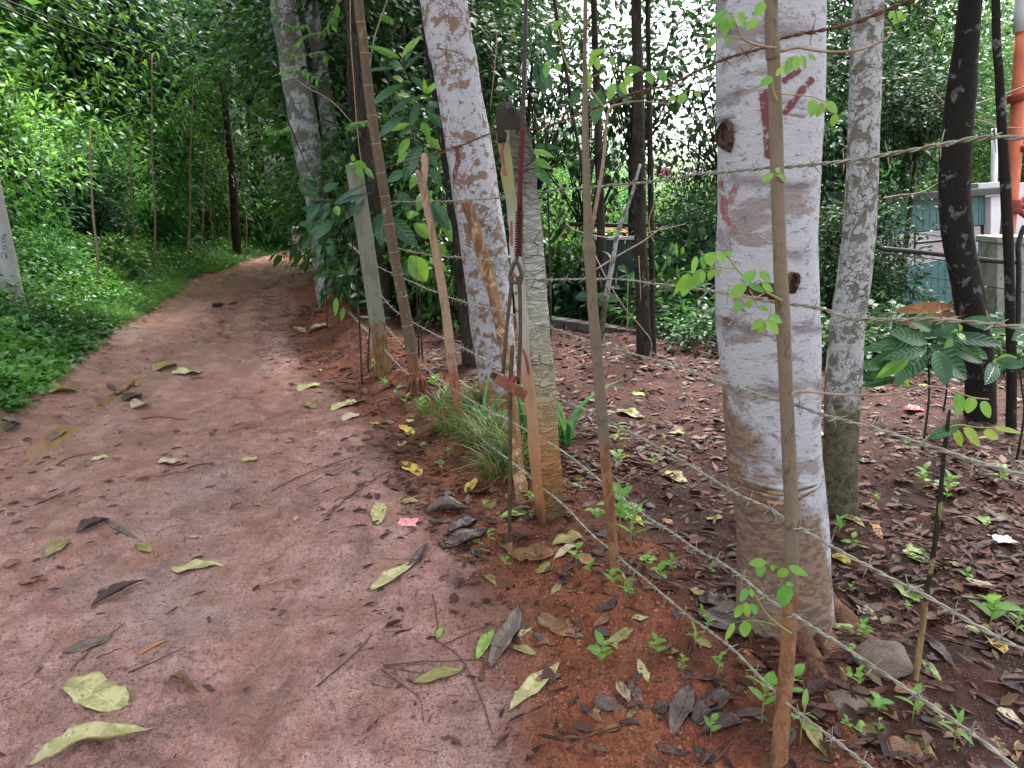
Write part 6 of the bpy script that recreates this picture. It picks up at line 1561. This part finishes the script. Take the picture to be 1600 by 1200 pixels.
FL = [
    (108, 1062, 192, 1108, 62, 'dead_yellow', 'broad pale yellow green leaf lying alone on the mud at the lower left', 'broad', .05, .03),
    (40, 1200, 240, 1141, 24, 'dead_yellow', 'long curled straw coloured leaf at the bottom left corner', 'lance', .5, .3),
    (264, 888, 350, 886, 14, 'dead_yellow', 'pale yellow leaf lying straight across the middle of the track', 'lance', .1, .1),
    (577, 925, 652, 878, 17, 'dead_yellow', 'pale spotted leaf slanting on the track left of the brown wet litter', 'lance', .1, .1),
    (590, 822, 593, 786, 26, 'dead_yellow', 'upright pale yellow leaf beside the pink wrapper', 'ellip', .1, .1),
    (795, 1114, 876, 1036, 24, 'dead_yellow', 'long yellow green leaf on the orange bank', 'lance', .1, .1),
    (745, 1032, 770, 984, 19, 'dead_green', 'small striped green leaf at the edge of the orange bank', 'ellip', .1, .1),
    (765, 1046, 812, 950, 30, 'dead_grey', 'long grey green leaf next to the striped green one', 'ellip', .2, .1),
    (683, 1000, 692, 978, 9, 'dead_green', 'tiny green leaf on the mud left of the striped leaf', 'lance', .1, .1),
    (645, 1068, 724, 1048, 18, 'dead_olive', 'olive leaf crossed by thin twigs at the lower middle', 'ellip', .15, .1),
    (840, 962, 897, 998, 28, 'dead_brown', 'glossy brown leaf with a yellow patch on the orange bank', 'ellip', .1, .1),
    (940, 1013, 990, 984, 16, 'dead_olive', 'olive leaf with a yellow tip on the orange bank', 'ellip', .1, .1),
    (963, 1066, 983, 1100, 15, 'dead_tan', 'small tan leaf standing on the orange soil', 'ellip', .3, .3),
    (984, 1065, 1002, 1106, 17, 'dead_grey', 'greyish leaf touching the small tan one', 'ellip', .1, .1),
    (630, 722, 656, 745, 18, 'dead_gold', 'yellow heart shaped leaf on the bank edge', 'broad', .1, .1),
    (626, 665, 646, 679, 11, 'dead_gold', 'small bright yellow leaf below the weeds', 'broad', .1, .1),
    (516, 643, 563, 625, 10, 'dead_yellow', 'thin yellow green leaf on the edge of the track', 'lance', .1, .1),
    (535, 658, 560, 648, 10, 'dead_tan', 'pale blotched leaf on the track edge', 'ellip', .1, .1),
    (465, 612, 502, 600, 10, 'dead_yellow', 'slim pale green leaf higher up the track edge', 'lance', .1, .1),
    (474, 630, 496, 638, 10, 'dead_olive', 'rounded brownish leaf half sunk in mud', 'ellip', .1, .1),
    (727, 770, 745, 748, 13, 'dead_gold', 'pointed yellow leaf on the bank before the iron rod', 'ellip', .2, .1),
    (664, 802, 735, 797, 13, 'dead_grey', 'curled grey leaf with a pale rim on the bank', 'lance', .6, .3),
    (690, 858, 762, 830, 20, 'dead_dark', 'crumpled dark purple leaf on the bank', 'ellip', .3, .2),
    (700, 832, 748, 812, 14, 'dead_dark', 'wet dark leaf above the crumpled purple one', 'ellip', .3, .2),
    (640, 890, 668, 850, 14, 'dead_dark', 'black wet leaf at the lower edge of the bank', 'lance', .3, .2),
    (795, 868, 866, 868, 24, 'dead_brown', 'long purple brown leaf with a midrib left of the khaki stake', 'ellip', .15, .1),
    (780, 846, 800, 866, 14, 'dead_brown', 'reddish brown leaf tip beside the long purple brown leaf', 'ellip', .15, .1),
    (72, 872, 108, 846, 16, 'dead_olive', 'yellow brown leaf at the left edge of the track', 'ellip', .2, .1),
    (213, 850, 236, 864, 16, 'dead_olive', 'small olive leaf on the left of the track', 'broad', .1, .1),
    (5, 888, 32, 876, 12, 'dead_brown', 'dark brown leaf at the left picture side of the track', 'ellip', .2, .1),
    (120, 834, 172, 812, 10, 'dead_dark', 'rolled dark leaf above the yellow brown one', 'lance', .5, .3),
    (142, 950, 229, 908, 10, 'dead_dark', 'narrow rolled dark leaf on the left of the track', 'lance', .6, .3),
    (264, 1058, 309, 1084, 14, 'dead_brown', 'thick curled brown pod like leaf at the lower left', 'lance', .7, .4),
    (215, 1024, 262, 1000, 6, 'dead_orange', 'narrow orange leaf strip on the mud', 'lance', .1, .1),
    (98, 1022, 176, 995, 16, 'dead_grey', 'flattened greyish leaf pressed into the mud', 'ellip', .05, .05),
    (30, 915, 62, 905, 10, 'dead_brown', 'small rust coloured leaf at the left of the track', 'ellip', .2, .1),
    (862, 852, 912, 842, 22, 'dead_olive', 'yellow olive leaf left of the khaki stake foot', 'ellip', .1, .1),
    (892, 868, 945, 889, 12, 'dead_orange', 'narrow orange leaf at the foot of the khaki stake', 'lance', .1, .1),
    (865, 876, 905, 850, 10, 'dead_tan', 'pale curled leaf over the yellow olive one', 'lance', .3, .2),
    (780, 808, 835, 796, 11, 'dead_green', 'bright yellow green leaf at the foot of the iron rod', 'lance', .1, .1),
    (1313, 958, 1350, 976, 8, 'dead_green', 'narrow green leaf right of the pale trunk foot', 'lance', .1, .1),
    (1395, 912, 1436, 942, 15, 'dead_green', 'green leaf lying on the litter under the fifth wire', 'ellip', .1, .1),
    (1412, 866, 1448, 862, 14, 'dead_green', 'pale green leaf left of the dark sapling', 'broad', .1, .1),
    (1506, 980, 1548, 998, 14, 'dead_yellow', 'yellow green leaf beside the golden one on the right', 'ellip', .1, .1),
    (1543, 993, 1568, 1023, 20, 'dead_gold', 'golden crinkled leaf under the wire at the right', 'broad', .3, .2),
    (1296, 868, 1328, 884, 12, 'dead_gold', 'ragged orange yellow leaf right of the pale trunk', 'ellip', .3, .2),
    (1358, 812, 1378, 843, 13, 'dead_orange', 'orange tan leaf on the litter before the mottled trunk', 'ellip', .1, .1),
    (1303, 803, 1352, 826, 10, 'dead_olive', 'narrow orange edged leaf at the foot of the mottled trunk', 'lance', .1, .1),
    (1518, 805, 1549, 820, 10, 'dead_green', 'small pale green leaf under the fourth wire', 'lance', .1, .1),
    (1415, 868, 1470, 884, 9, 'dead_green', 'long green leaf touching the dark sapling', 'lance', .1, .1),
    (1320, 1128, 1378, 1152, 14, 'dead_green', 'bright yellow green leaf at the lower right', 'lance', .1, .1),
    (1412, 1150, 1466, 1192, 15, 'dead_olive', 'spotted olive leaf at the bottom right', 'lance', .1, .1),
    (1372, 1158, 1446, 1205, 36, 'dead_brown', 'large purple brown leaf at the bottom right', 'ellip', .15, .1),
    (1322, 1080, 1338, 1126, 12, 'dead_orange', 'upright orange leaf on the root of the pale tree', 'lance', .5, .2),
    (1440, 1030, 1472, 1072, 14, 'dead_green', 'grey green leaf behind the foot of the dark sapling', 'lance', .1, .1),
    (1506, 905, 1572, 930, 9, 'dead_tan', 'long straw coloured leaf on the litter at the right', 'lance', .1, .1),
    (1556, 1110, 1602, 1134, 12, 'dead_tan', 'narrow tan leaf at the right edge', 'lance', .1, .1),
    (1088, 955, 1178, 998, 34, 'dead_dark', 'big dark brown leaf left of the pale trunk foot', 'ellip', .2, .1),
    (1090, 935, 1140, 955, 22, 'dead_dark', 'grey wet leaf above the big dark brown one', 'ellip', .2, .1),
    (1050, 1152, 1078, 1072, 36, 'dead_grey', 'large grey brown leaf in the dead leaf pile at the bottom', 'ellip', .3, .2),
    (1082, 1128, 1142, 1088, 32, 'dead_dark', 'dark folded leaf in the dead leaf pile', 'broad', .4, .2),
    (1095, 1150, 1160, 1130, 26, 'dead_dark', 'purple tinted leaf at the right of the dead leaf pile', 'ellip', .3, .2),
    (1020, 1110, 1048, 1100, 16, 'dead_dark', 'small dark leaf at the left of the dead leaf pile', 'broad', .2, .1),
    (960, 642, 1008, 655, 9, 'dead_olive', 'pale edged leaf on the litter behind the khaki stake', 'lance', .1, .1),
    (1028, 742, 1074, 756, 16, 'dead_olive', 'olive leaf on the litter between stake and pale tree', 'ellip', .2, .1),
    (985, 798, 1006, 824, 9, 'dead_gold', 'bright yellow narrow leaf right of the khaki stake', 'lance', .1, .1),
    (965, 800, 980, 790, 14, 'dead_gold', 'small round golden leaf behind the khaki stake', 'broad', .1, .1),
    (478, 522, 512, 510, 8, 'dead_tan', 'whitish dead leaf at the edge of the far bank', 'lance', .3, .2),
    (461, 511, 475, 519, 9, 'dead_yellow', 'small round yellow leaf beside the far bank', 'broad', .1, .1),
    (268, 586, 316, 582, 7, 'dead_yellow', 'thin pale leaf on the track beyond the muddy water', 'lance', .1, .1),
    (240, 582, 276, 570, 8, 'dead_olive', 'dark edged leaf beside the muddy water', 'lance', .3, .2),
    (140, 720, 170, 714, 9, 'dead_yellow', 'greenish leaf right of the orange puddle', 'ellip', .05, .05),
    (178, 612, 215, 604, 8, 'dead_olive', 'olive leaf in the leaf scraps beside the muddy water', 'ellip', .3, .2),
    (190, 628, 222, 618, 8, 'dead_dark', 'dark leaf in the scraps just below the muddy water', 'ellip', .3, .2),
    (205, 640, 236, 632, 9, 'dead_tan', 'pale curled leaf in the scraps below the muddy water', 'lance', .4, .2),
    (168, 600, 182, 612, 8, 'dead_dark', 'small dark leaf left of the scraps by the muddy water', 'ellip', .4, .2),
    (75, 615, 120, 612, 8, 'dead_olive', 'brown edged leaf on the far wheel path at the left', 'lance', .3, .2),
    (2, 655, 34, 662, 9, 'dead_grey', 'grey leaf at the left edge of the track', 'ellip', .2, .1),
    (10, 675, 28, 664, 9, 'dead_dark', 'black curled leaf at the left edge of the track', 'ellip', .5, .3),
    (72, 695, 108, 672, 9, 'dead_grey', 'greyish leaf hanging over the edge of the orange puddle', 'lance', .3, .2),
    (330, 480, 350, 475, 3, 'dead_dark', 'dark leaf scrap on the ledge higher up the track', 'ellip', .3, .2),
    (354, 478, 370, 472, 3, 'dead_orange', 'orange brown leaf scrap on the ledge higher up the track', 'ellip', .3, .2),
    (50, 565, 95, 568, 7, 'dead_tan', 'pale strip like leaf beside the left verge', 'lance', .1, .1),
    (55, 590, 85, 586, 6, 'dead_tan', 'second pale strip like leaf beside the left verge', 'lance', .1, .1),
    (195, 487, 210, 480, 6, 'dead_tan', 'small whitish leaf near the upper left of the track', 'ellip', .2, .1),
    (160, 812, 215, 842, 9, 'dead_grey', 'flattened grey strip on the left of the track', 'lance', .05, .05),
    (245, 724, 285, 722, 8, 'dead_tan', 'pale wet leaf beside the short dark stick', 'lance', .2, .1),
    (380, 722, 400, 715, 8, 'dead_yellow', 'small yellow green leaf at the end of the thin twig', 'ellip', .1, .1),
    (940, 600 + 405, 1, 1, 0, None, None, None, 0, 0),
    (1560, 1060, 1600, 1085, 14, 'dead_dark', 'long dark leaf at the right edge below the seedlings', 'lance', .1, .1),
    (1440, 1000, 1492, 1045, 12, 'dead_dark', 'narrow blackish leaf right of the dark sapling', 'lance', .2, .1),
    (1310, 1032, 1330, 1060, 14, 'dead_green', 'dark green leaf tucked beside the stone', 'ellip', .1, .1),
    (1340, 945, 1368, 970, 14, 'dead_tan', 'pointed tan leaf on the litter right of the pale trunk', 'broad', .2, .1),
    (1250, 1120, 1292, 1185, 20, 'dead_olive', 'long olive leaf right of the thin trunk foot', 'lance', .1, .1),
    (1310, 895, 1100, 865, 0, None, None, None, 0, 0),
]
for q in FL:
    if q[5] is None: continue
    fallen(*q[:5], q[5], q[6], shape=q[7], curl=q[8], fold=q[9])
# more loose leaves, told apart only by kind and place
random.seed(99)
USED = set()
cnt = 0
while cnt < 205:
    zone = random.random()
    if zone < .66:
        px, py = random.uniform(880, 1595), random.uniform(560, 1190)
    elif zone < .93:
        py = random.uniform(560, 1150); px = np.interp(py, [560, 700, 850, 1000, 1150], [520, 620, 720, 850, 980]) + random.uniform(-90, 130)
    else:
        px, py = random.uniform(20, 560), random.uniform(520, 1100)
    g_ = G(px, py); fx_ = float(fence_x(g_.y))
    right = g_.x > fx_ - .05; bank_ = fx_ - .95 < g_.x <= fx_ - .05
    a = random.uniform(0, 6.28); Lm = random.uniform(.05, .13) if (right or bank_) else random.uniform(.025, .06)
    q = g_ + Vector((math.cos(a) * Lm, math.sin(a) * Lm, 0)); qz = zc(q)
    p2 = (800 + q.x / qz * FPX, 600 - ((q.y * SP + (q.z - CAM_Z) * CP) / qz) * FPX)
    if right: mt = random.choice(['dead_dark', 'dead_dark', 'dead_grey', 'dead_brown', 'dead_grey', 'dead_brown', 'dead_orange', 'dead_olive', 'dead_green', 'dead_dark', 'dead_dark', 'dead_dark', 'dead_brown'])
    elif bank_: mt = random.choice(['dead_dark', 'dead_dark', 'dead_grey', 'dead_grey', 'dead_brown', 'dead_olive', 'dead_yellow'])
    else: mt = random.choice(['dead_dark', 'dead_brown', 'dead_olive', 'dead_tan'])
    place = 'the littered plot right of the fence' if right else ('the bank edge along the fence' if bank_ else 'the mud of the track')
    cname = {'dead_dark': 'dark purple wet', 'dead_grey': 'grey brown', 'dead_brown': 'russet brown', 'dead_orange': 'orange brown', 'dead_olive': 'olive brown', 'dead_green': 'green', 'dead_tan': 'tan', 'dead_yellow': 'yellow green'}[mt]
    lab_ = f'{"small" if Lm < .075 else "medium" if Lm < .105 else "large"} {cname} leaf {whereabouts(g_)}'
    if lab_ in USED: continue
    USED.add(lab_)
    wpx = Lm * random.uniform(.28, .42) / qz * FPX * .8
    try:
        fallen(px, py, p2[0], p2[1], wpx, mt, lab_, group=f'{cname} leaves on {place}', curl=random.uniform(.02, .22), fold=random.uniform(.0, .12), shape=random.choice(['ellip', 'lance']), wavy=.05, nu=7, nv=5)
    except Exception: pass
    cnt += 1

# ------------------------------------------------------------------ litter, crumbs, twigs
def scatter_litter():
    g = np.random.default_rng(17)
    y = 1.2 + g.random(120000) ** 1.3 * 9.5
    x = fence_x(y) - .75 + g.random(120000) ** 1.0 * (1.6 + y * .75)
    fx = fence_x(y)
    dens = np.where(x < fx - .15, np.where(y > 3.4, .85, .35), 1.0) * (.36 + 1.7 * np.clip(fbm(x * 1.5, y * 1.5, 4, 71) + .18, 0, .6))
    nearbank = (y < 2.7) & (x < fx + .1)
    dens = np.where(nearbank, dens * .15, dens)
    k_ = g.random(len(x)) < dens * .55
    x, y = x[k_], y[k_]; n = len(x)
    z = H(x, y) + .002 + .007 * g.random(n)
    a = g.random(n) * 6.283
    A = np.stack([np.cos(a), np.sin(a), g.normal(size=n) * .10], 1); Nn = np.stack([g.normal(size=n) * .2, g.normal(size=n) * .2, np.ones(n)], 1)
    L = .008 + .10 * g.random(n) ** 3.6; W = L * g.uniform(.12, .55, n)
    V, F, k = leaves_vf(np.stack([x, y, z], 1), A, Nn, L, W, True, -.06, fold=.7)
    o = link('leaf_litter', mesh_np('leaf_litter', V, F, M['litter'], rnd=np.repeat(g.random(n), k)))
    tag(o, 'wet brown leaf litter covering the plot right of the fence', 'leaf litter', kind='stuff')
scatter_litter()
def scatter_track_debris():
    g = np.random.default_rng(23)
    y = 1.2 + g.random(16000) ** 1.25 * 15; x = left_x(y) - .1 + g.random(16000) * (fence_x(y) - left_x(y) - .5)
    rx = rut_x(y) - .15
    d = .10 + .6 * np.exp(-((x - rx) / .22) ** 2) + .5 * np.exp(-((x - left_x(y)) / .3) ** 2) + .5 * np.clip(fbm(x * 1.3, y * .8, 3, 72) - .02, 0, 1) * 2 + .5 * (x > fence_x(y) - 1.2)
    k_ = g.random(len(x)) < d * .7
    x, y = x[k_], y[k_]; n = len(x); a = g.normal(size=n) * .6 + .6
    A = np.stack([np.cos(a), np.sin(a), g.normal(size=n) * .08], 1); Nn = np.stack([g.normal(size=n) * .25, g.normal(size=n) * .25, np.ones(n)], 1)
    L = .010 + .075 * g.random(n) ** 3.2; W = L * g.uniform(.12, .45, n)
    V, F, k = leaves_vf(np.stack([x, y, H(x, y) + .002], 1), A, Nn, L, W, True, -.06, fold=.7)
    o = link('track_debris', mesh_np('track_debris', V, F, M['litter'], rnd=np.repeat(g.random(n), k)))
    tag(o, 'small dark leaf scraps trodden into the mud of the track', 'debris', kind='stuff')
scatter_track_debris()
ICO = None
def scatter_grit(name, label, mat, n, sampler, smin, smax):
    g = np.random.default_rng(5 + n)
    x, y = sampler(g, n); n = len(x)
    s = smin + (smax - smin) * g.random(n) ** 4
    z = H(x, y) + s * .15
    oc = np.array([[1, 0, 0], [-.5, .87, 0], [-.5, -.87, 0], [0, 0, .8], [.1, .1, -.6]])
    T = np.array([[0, 1, 3], [1, 2, 3], [2, 0, 3], [1, 0, 4], [2, 1, 4], [0, 2, 4]])
    V = oc[None] * (s[:, None, None]) * (1 + .3 * g.normal(size=(n, 5, 3)))
    a = g.random(n) * 6.28; c, s_ = np.cos(a), np.sin(a)
    X = V[:, :, 0] * c[:, None] - V[:, :, 1] * s_[:, None]; Yy = V[:, :, 0] * s_[:, None] + V[:, :, 1] * c[:, None]
    V = np.stack([X + x[:, None], Yy + y[:, None], V[:, :, 2] + z[:, None]], -1).reshape(-1, 3)
    F = (np.arange(n)[:, None, None] * 5 + T[None]).reshape(-1, 3)
    o = link(name, mesh_np(name, V, F, mat, smooth=True, rnd=np.repeat(g.random(n), 5)))
    tag(o, label, 'soil', kind='stuff')
def samp_bank(g, n):
    y = 1.1 + g.random(n) ** 1.7 * 7; x = fence_x(y) - .85 + g.random(n) * 1.15
    r, b, v = masks(x, y); k = (g.random(n) < b) & (fbm(x * 3, y * 3, 2, 12) > -.15); return x[k], y[k]
def samp_road(g, n):
    y = 1.1 + g.random(n) ** 1.6 * 8; x = left_x(y) + g.random(n) * (fence_x(y) - left_x(y))
    k = fbm(x * 1.4, y * 1.4, 3, 13) > .02; return x[k], y[k]
scatter_grit('soil_crumbs', 'loose orange soil crumbs on the bank', M['crumb'], 34000, samp_bank, .0015, .012)
scatter_grit('track_grit', 'small mud crumbs and grit on the track', M['road_crumb'], 50000, samp_road, .001, .0075)

TW = 'dead twigs lying on the ground'
def twig(pts, r, label, group=TW, mat='twig'):
    P = [G(a, b) + Vector((0, 0, r * 1.1)) for a, b in pts]
    C = catmull(P, 4 * len(P) + 6); C[:, 2] = np.maximum(C[:, 2], H(C[:, 0], C[:, 1]) + r * .5)
    V, F = tube_vf(C, np.linspace(r, r * .5, len(C)), 6, noise=.2, nfreq=20)
    tag(add_mesh('twig', V, F, M[mat], base=P[0]), label, 'twig', group)
for pts, r, lab in [
    ([(425, 768), (470, 745), (530, 722), (556, 714)], .004, 'long thin twig slanting across the track edge'), ([(468, 762), (500, 748), (545, 724)], .003, 'shorter twig beside the long slanting one'),
    ([(512, 808), (550, 775), (585, 750), (612, 736)], .005, 'dark twig ending at the bank edge'), ([(522, 785), (560, 768), (600, 742)], .003, 'thin twig crossing the dark one'),
    ([(495, 1074), (535, 1040), (565, 1012), (582, 990)], .0035, 'straight thin twig on the mud at the lower middle'), ([(598, 1041), (650, 1036), (700, 1034), (755, 1034)], .0028, 'thin twig lying level above the olive leaf'),
    ([(600, 1043), (640, 1050), (690, 1064)], .0025, 'thin twig running down to the olive leaf'), ([(596, 1046), (630, 1072), (655, 1092), (662, 1130)], .0025, 'bent thin twig below the olive leaf'), ([(680, 1000), (720, 1030), (750, 1090), (770, 1148)], .0028, 'curved thin twig right of the olive leaf'),
    ([(752, 1066), (754, 1048), (758, 1035)], .006, 'short stout peg like twig by the orange bank'), ([(676, 930), (682, 960), (684, 1000)], .0025, 'thin upright twig above the tiny green leaf'), ([(690, 1010), (712, 1000), (745, 985), (800, 968)], .003, 'thin twig reaching towards the grey green leaf'),
    ([(88, 728), (110, 716), (150, 708)], .005, 'dark twig right of the orange puddle'), ([(292, 733), (312, 727), (335, 726)], .006, 'short dark stick in the middle of the track'), ([(240, 746), (290, 738), (370, 724)], .003, 'thin twig along the short dark stick'), ([(222, 655), (250, 652), (275, 655), (298, 657)], .005, 'forked dark twig near the muddy water'),
    ([(355, 676), (375, 671), (400, 664)], .004, 'dark twig in the upper middle of the track'), ([(885, 1172), (920, 1152), (990, 1130)], .004, 'brown twig on the orange soil at the bottom'), ([(836, 1055), (855, 1035), (882, 1015)], .003, 'thin reddish twig above the yellow green leaf'), ([(948, 1090), (962, 1130), (985, 1180)], .002, 'fine straw on the orange soil'),
    ([(1095, 1198), (1120, 1170), (1150, 1150)], .004, 'straw coloured twig in the bottom dead leaf pile'), ([(1110, 1200), (1140, 1165), (1160, 1140)], .003, 'second straw coloured twig at the bottom'), ([(1390, 850), (1440, 850), (1520, 845), (1580, 840)], .006, 'dark stick on the litter at the right under the white scrap'), ([(1500, 870), (1540, 858), (1582, 838)], .005, 'dark stick reaching to the white scrap'),
    ([(55, 790), (90, 775), (100, 770)], .005, 'small dark stick below the orange puddle'), ([(110, 1085 - 35), (150, 1010), (195, 975)], .003, 'crooked twig above the broad pale leaf'), ([(150, 1030), (170, 1022), (190, 1014)], .0025, 'tiny twig left of the orange strip'), ([(200, 1052), (240, 1035), (290, 1012)], .003, 'thin twig below the orange strip'),
    ([(1290, 880), (1400, 905), (1480, 930)], .003, 'long thin twig on the litter right of the pale tree'), ([(1060, 780), (1100, 790), (1140, 800)], .003, 'thin twig on the litter left of the pale tree')]:
    twig(pts, r, lab)
def scatter_twigs():
    g = np.random.default_rng(31); parts = []
    for k in range(900):
        y = 1.1 + g.random() ** 1.4 * 7; lx, fx = float(left_x(y)), float(fence_x(y))
        x = g.uniform(fx - 1.6, fx + 2.6) if g.random() < .75 else g.uniform(lx, fx)
        a = g.normal() * .7 + (.5 if x < fx else 2.6); L = g.uniform(.02, .13)
        p = np.array([[x, y], [x + math.cos(a) * L * .5 + g.normal() * .006, y + math.sin(a) * L * .5], [x + math.cos(a) * L, y + math.sin(a) * L]])
        z = H(p[:, 0], p[:, 1]) + .003
        parts.append(tube_vf(np.column_stack([p, z]), [.0014, .0012, .0006], 4, False))
    V, F = join_vf(parts)
    o = link('twig_litter', mesh_np('twig_litter', V, F, M['twig'])); tag(o, 'fine twigs and straws strewn over soil and track', 'twigs', kind='stuff')
scatter_twigs()

# stones
def stone(px, py, w, label, hz=.6, mat='stone'):
    c = G(px, py); g = np.random.default_rng(int(px)); z = zc(c); R_ = w / FPX * z * .5
    V = []; F = []; n, m = 12, 9
    for i in range(m):
        th = i / (m - 1) * math.pi
        for j in range(n):
            a = j / n * 6.283; d = np.array([math.sin(th) * math.cos(a), math.sin(th) * math.sin(a), math.cos(th)])
            rr = R_ * (1 + .35 * float(fbm(np.array(d[0] * 1.6 + px), np.array(d[1] * 1.6 + d[2]), 3, 5)))
            V.append((c.x + d[0] * rr, c.y + d[1] * rr + R_ * .5, c.z + d[2] * rr * hz + R_ * hz * .35))
    for i in range(m - 1):
        for j in range(n): F.append((i * n + j, (i + 1) * n + j, (i + 1) * n + (j + 1) % n, i * n + (j + 1) % n))
    tag(add_mesh('stone', V, F, M[mat], base=c), label, 'stone', 'stones near the thick pale tree')
stone(1385, 1050, 92, 'angular brown stone beside the foot of the dark sapling', .55)
stone(1330, 1110, 60, 'flat half buried stone on the root of the pale tree', .3)
stone(1145, 965, 50, 'rounded grey stone left of the pale trunk foot', .5)
stone(80, 690, 20, 'small brown stone by the orange puddle', .6)
print('objects', len(bpy.data.objects))
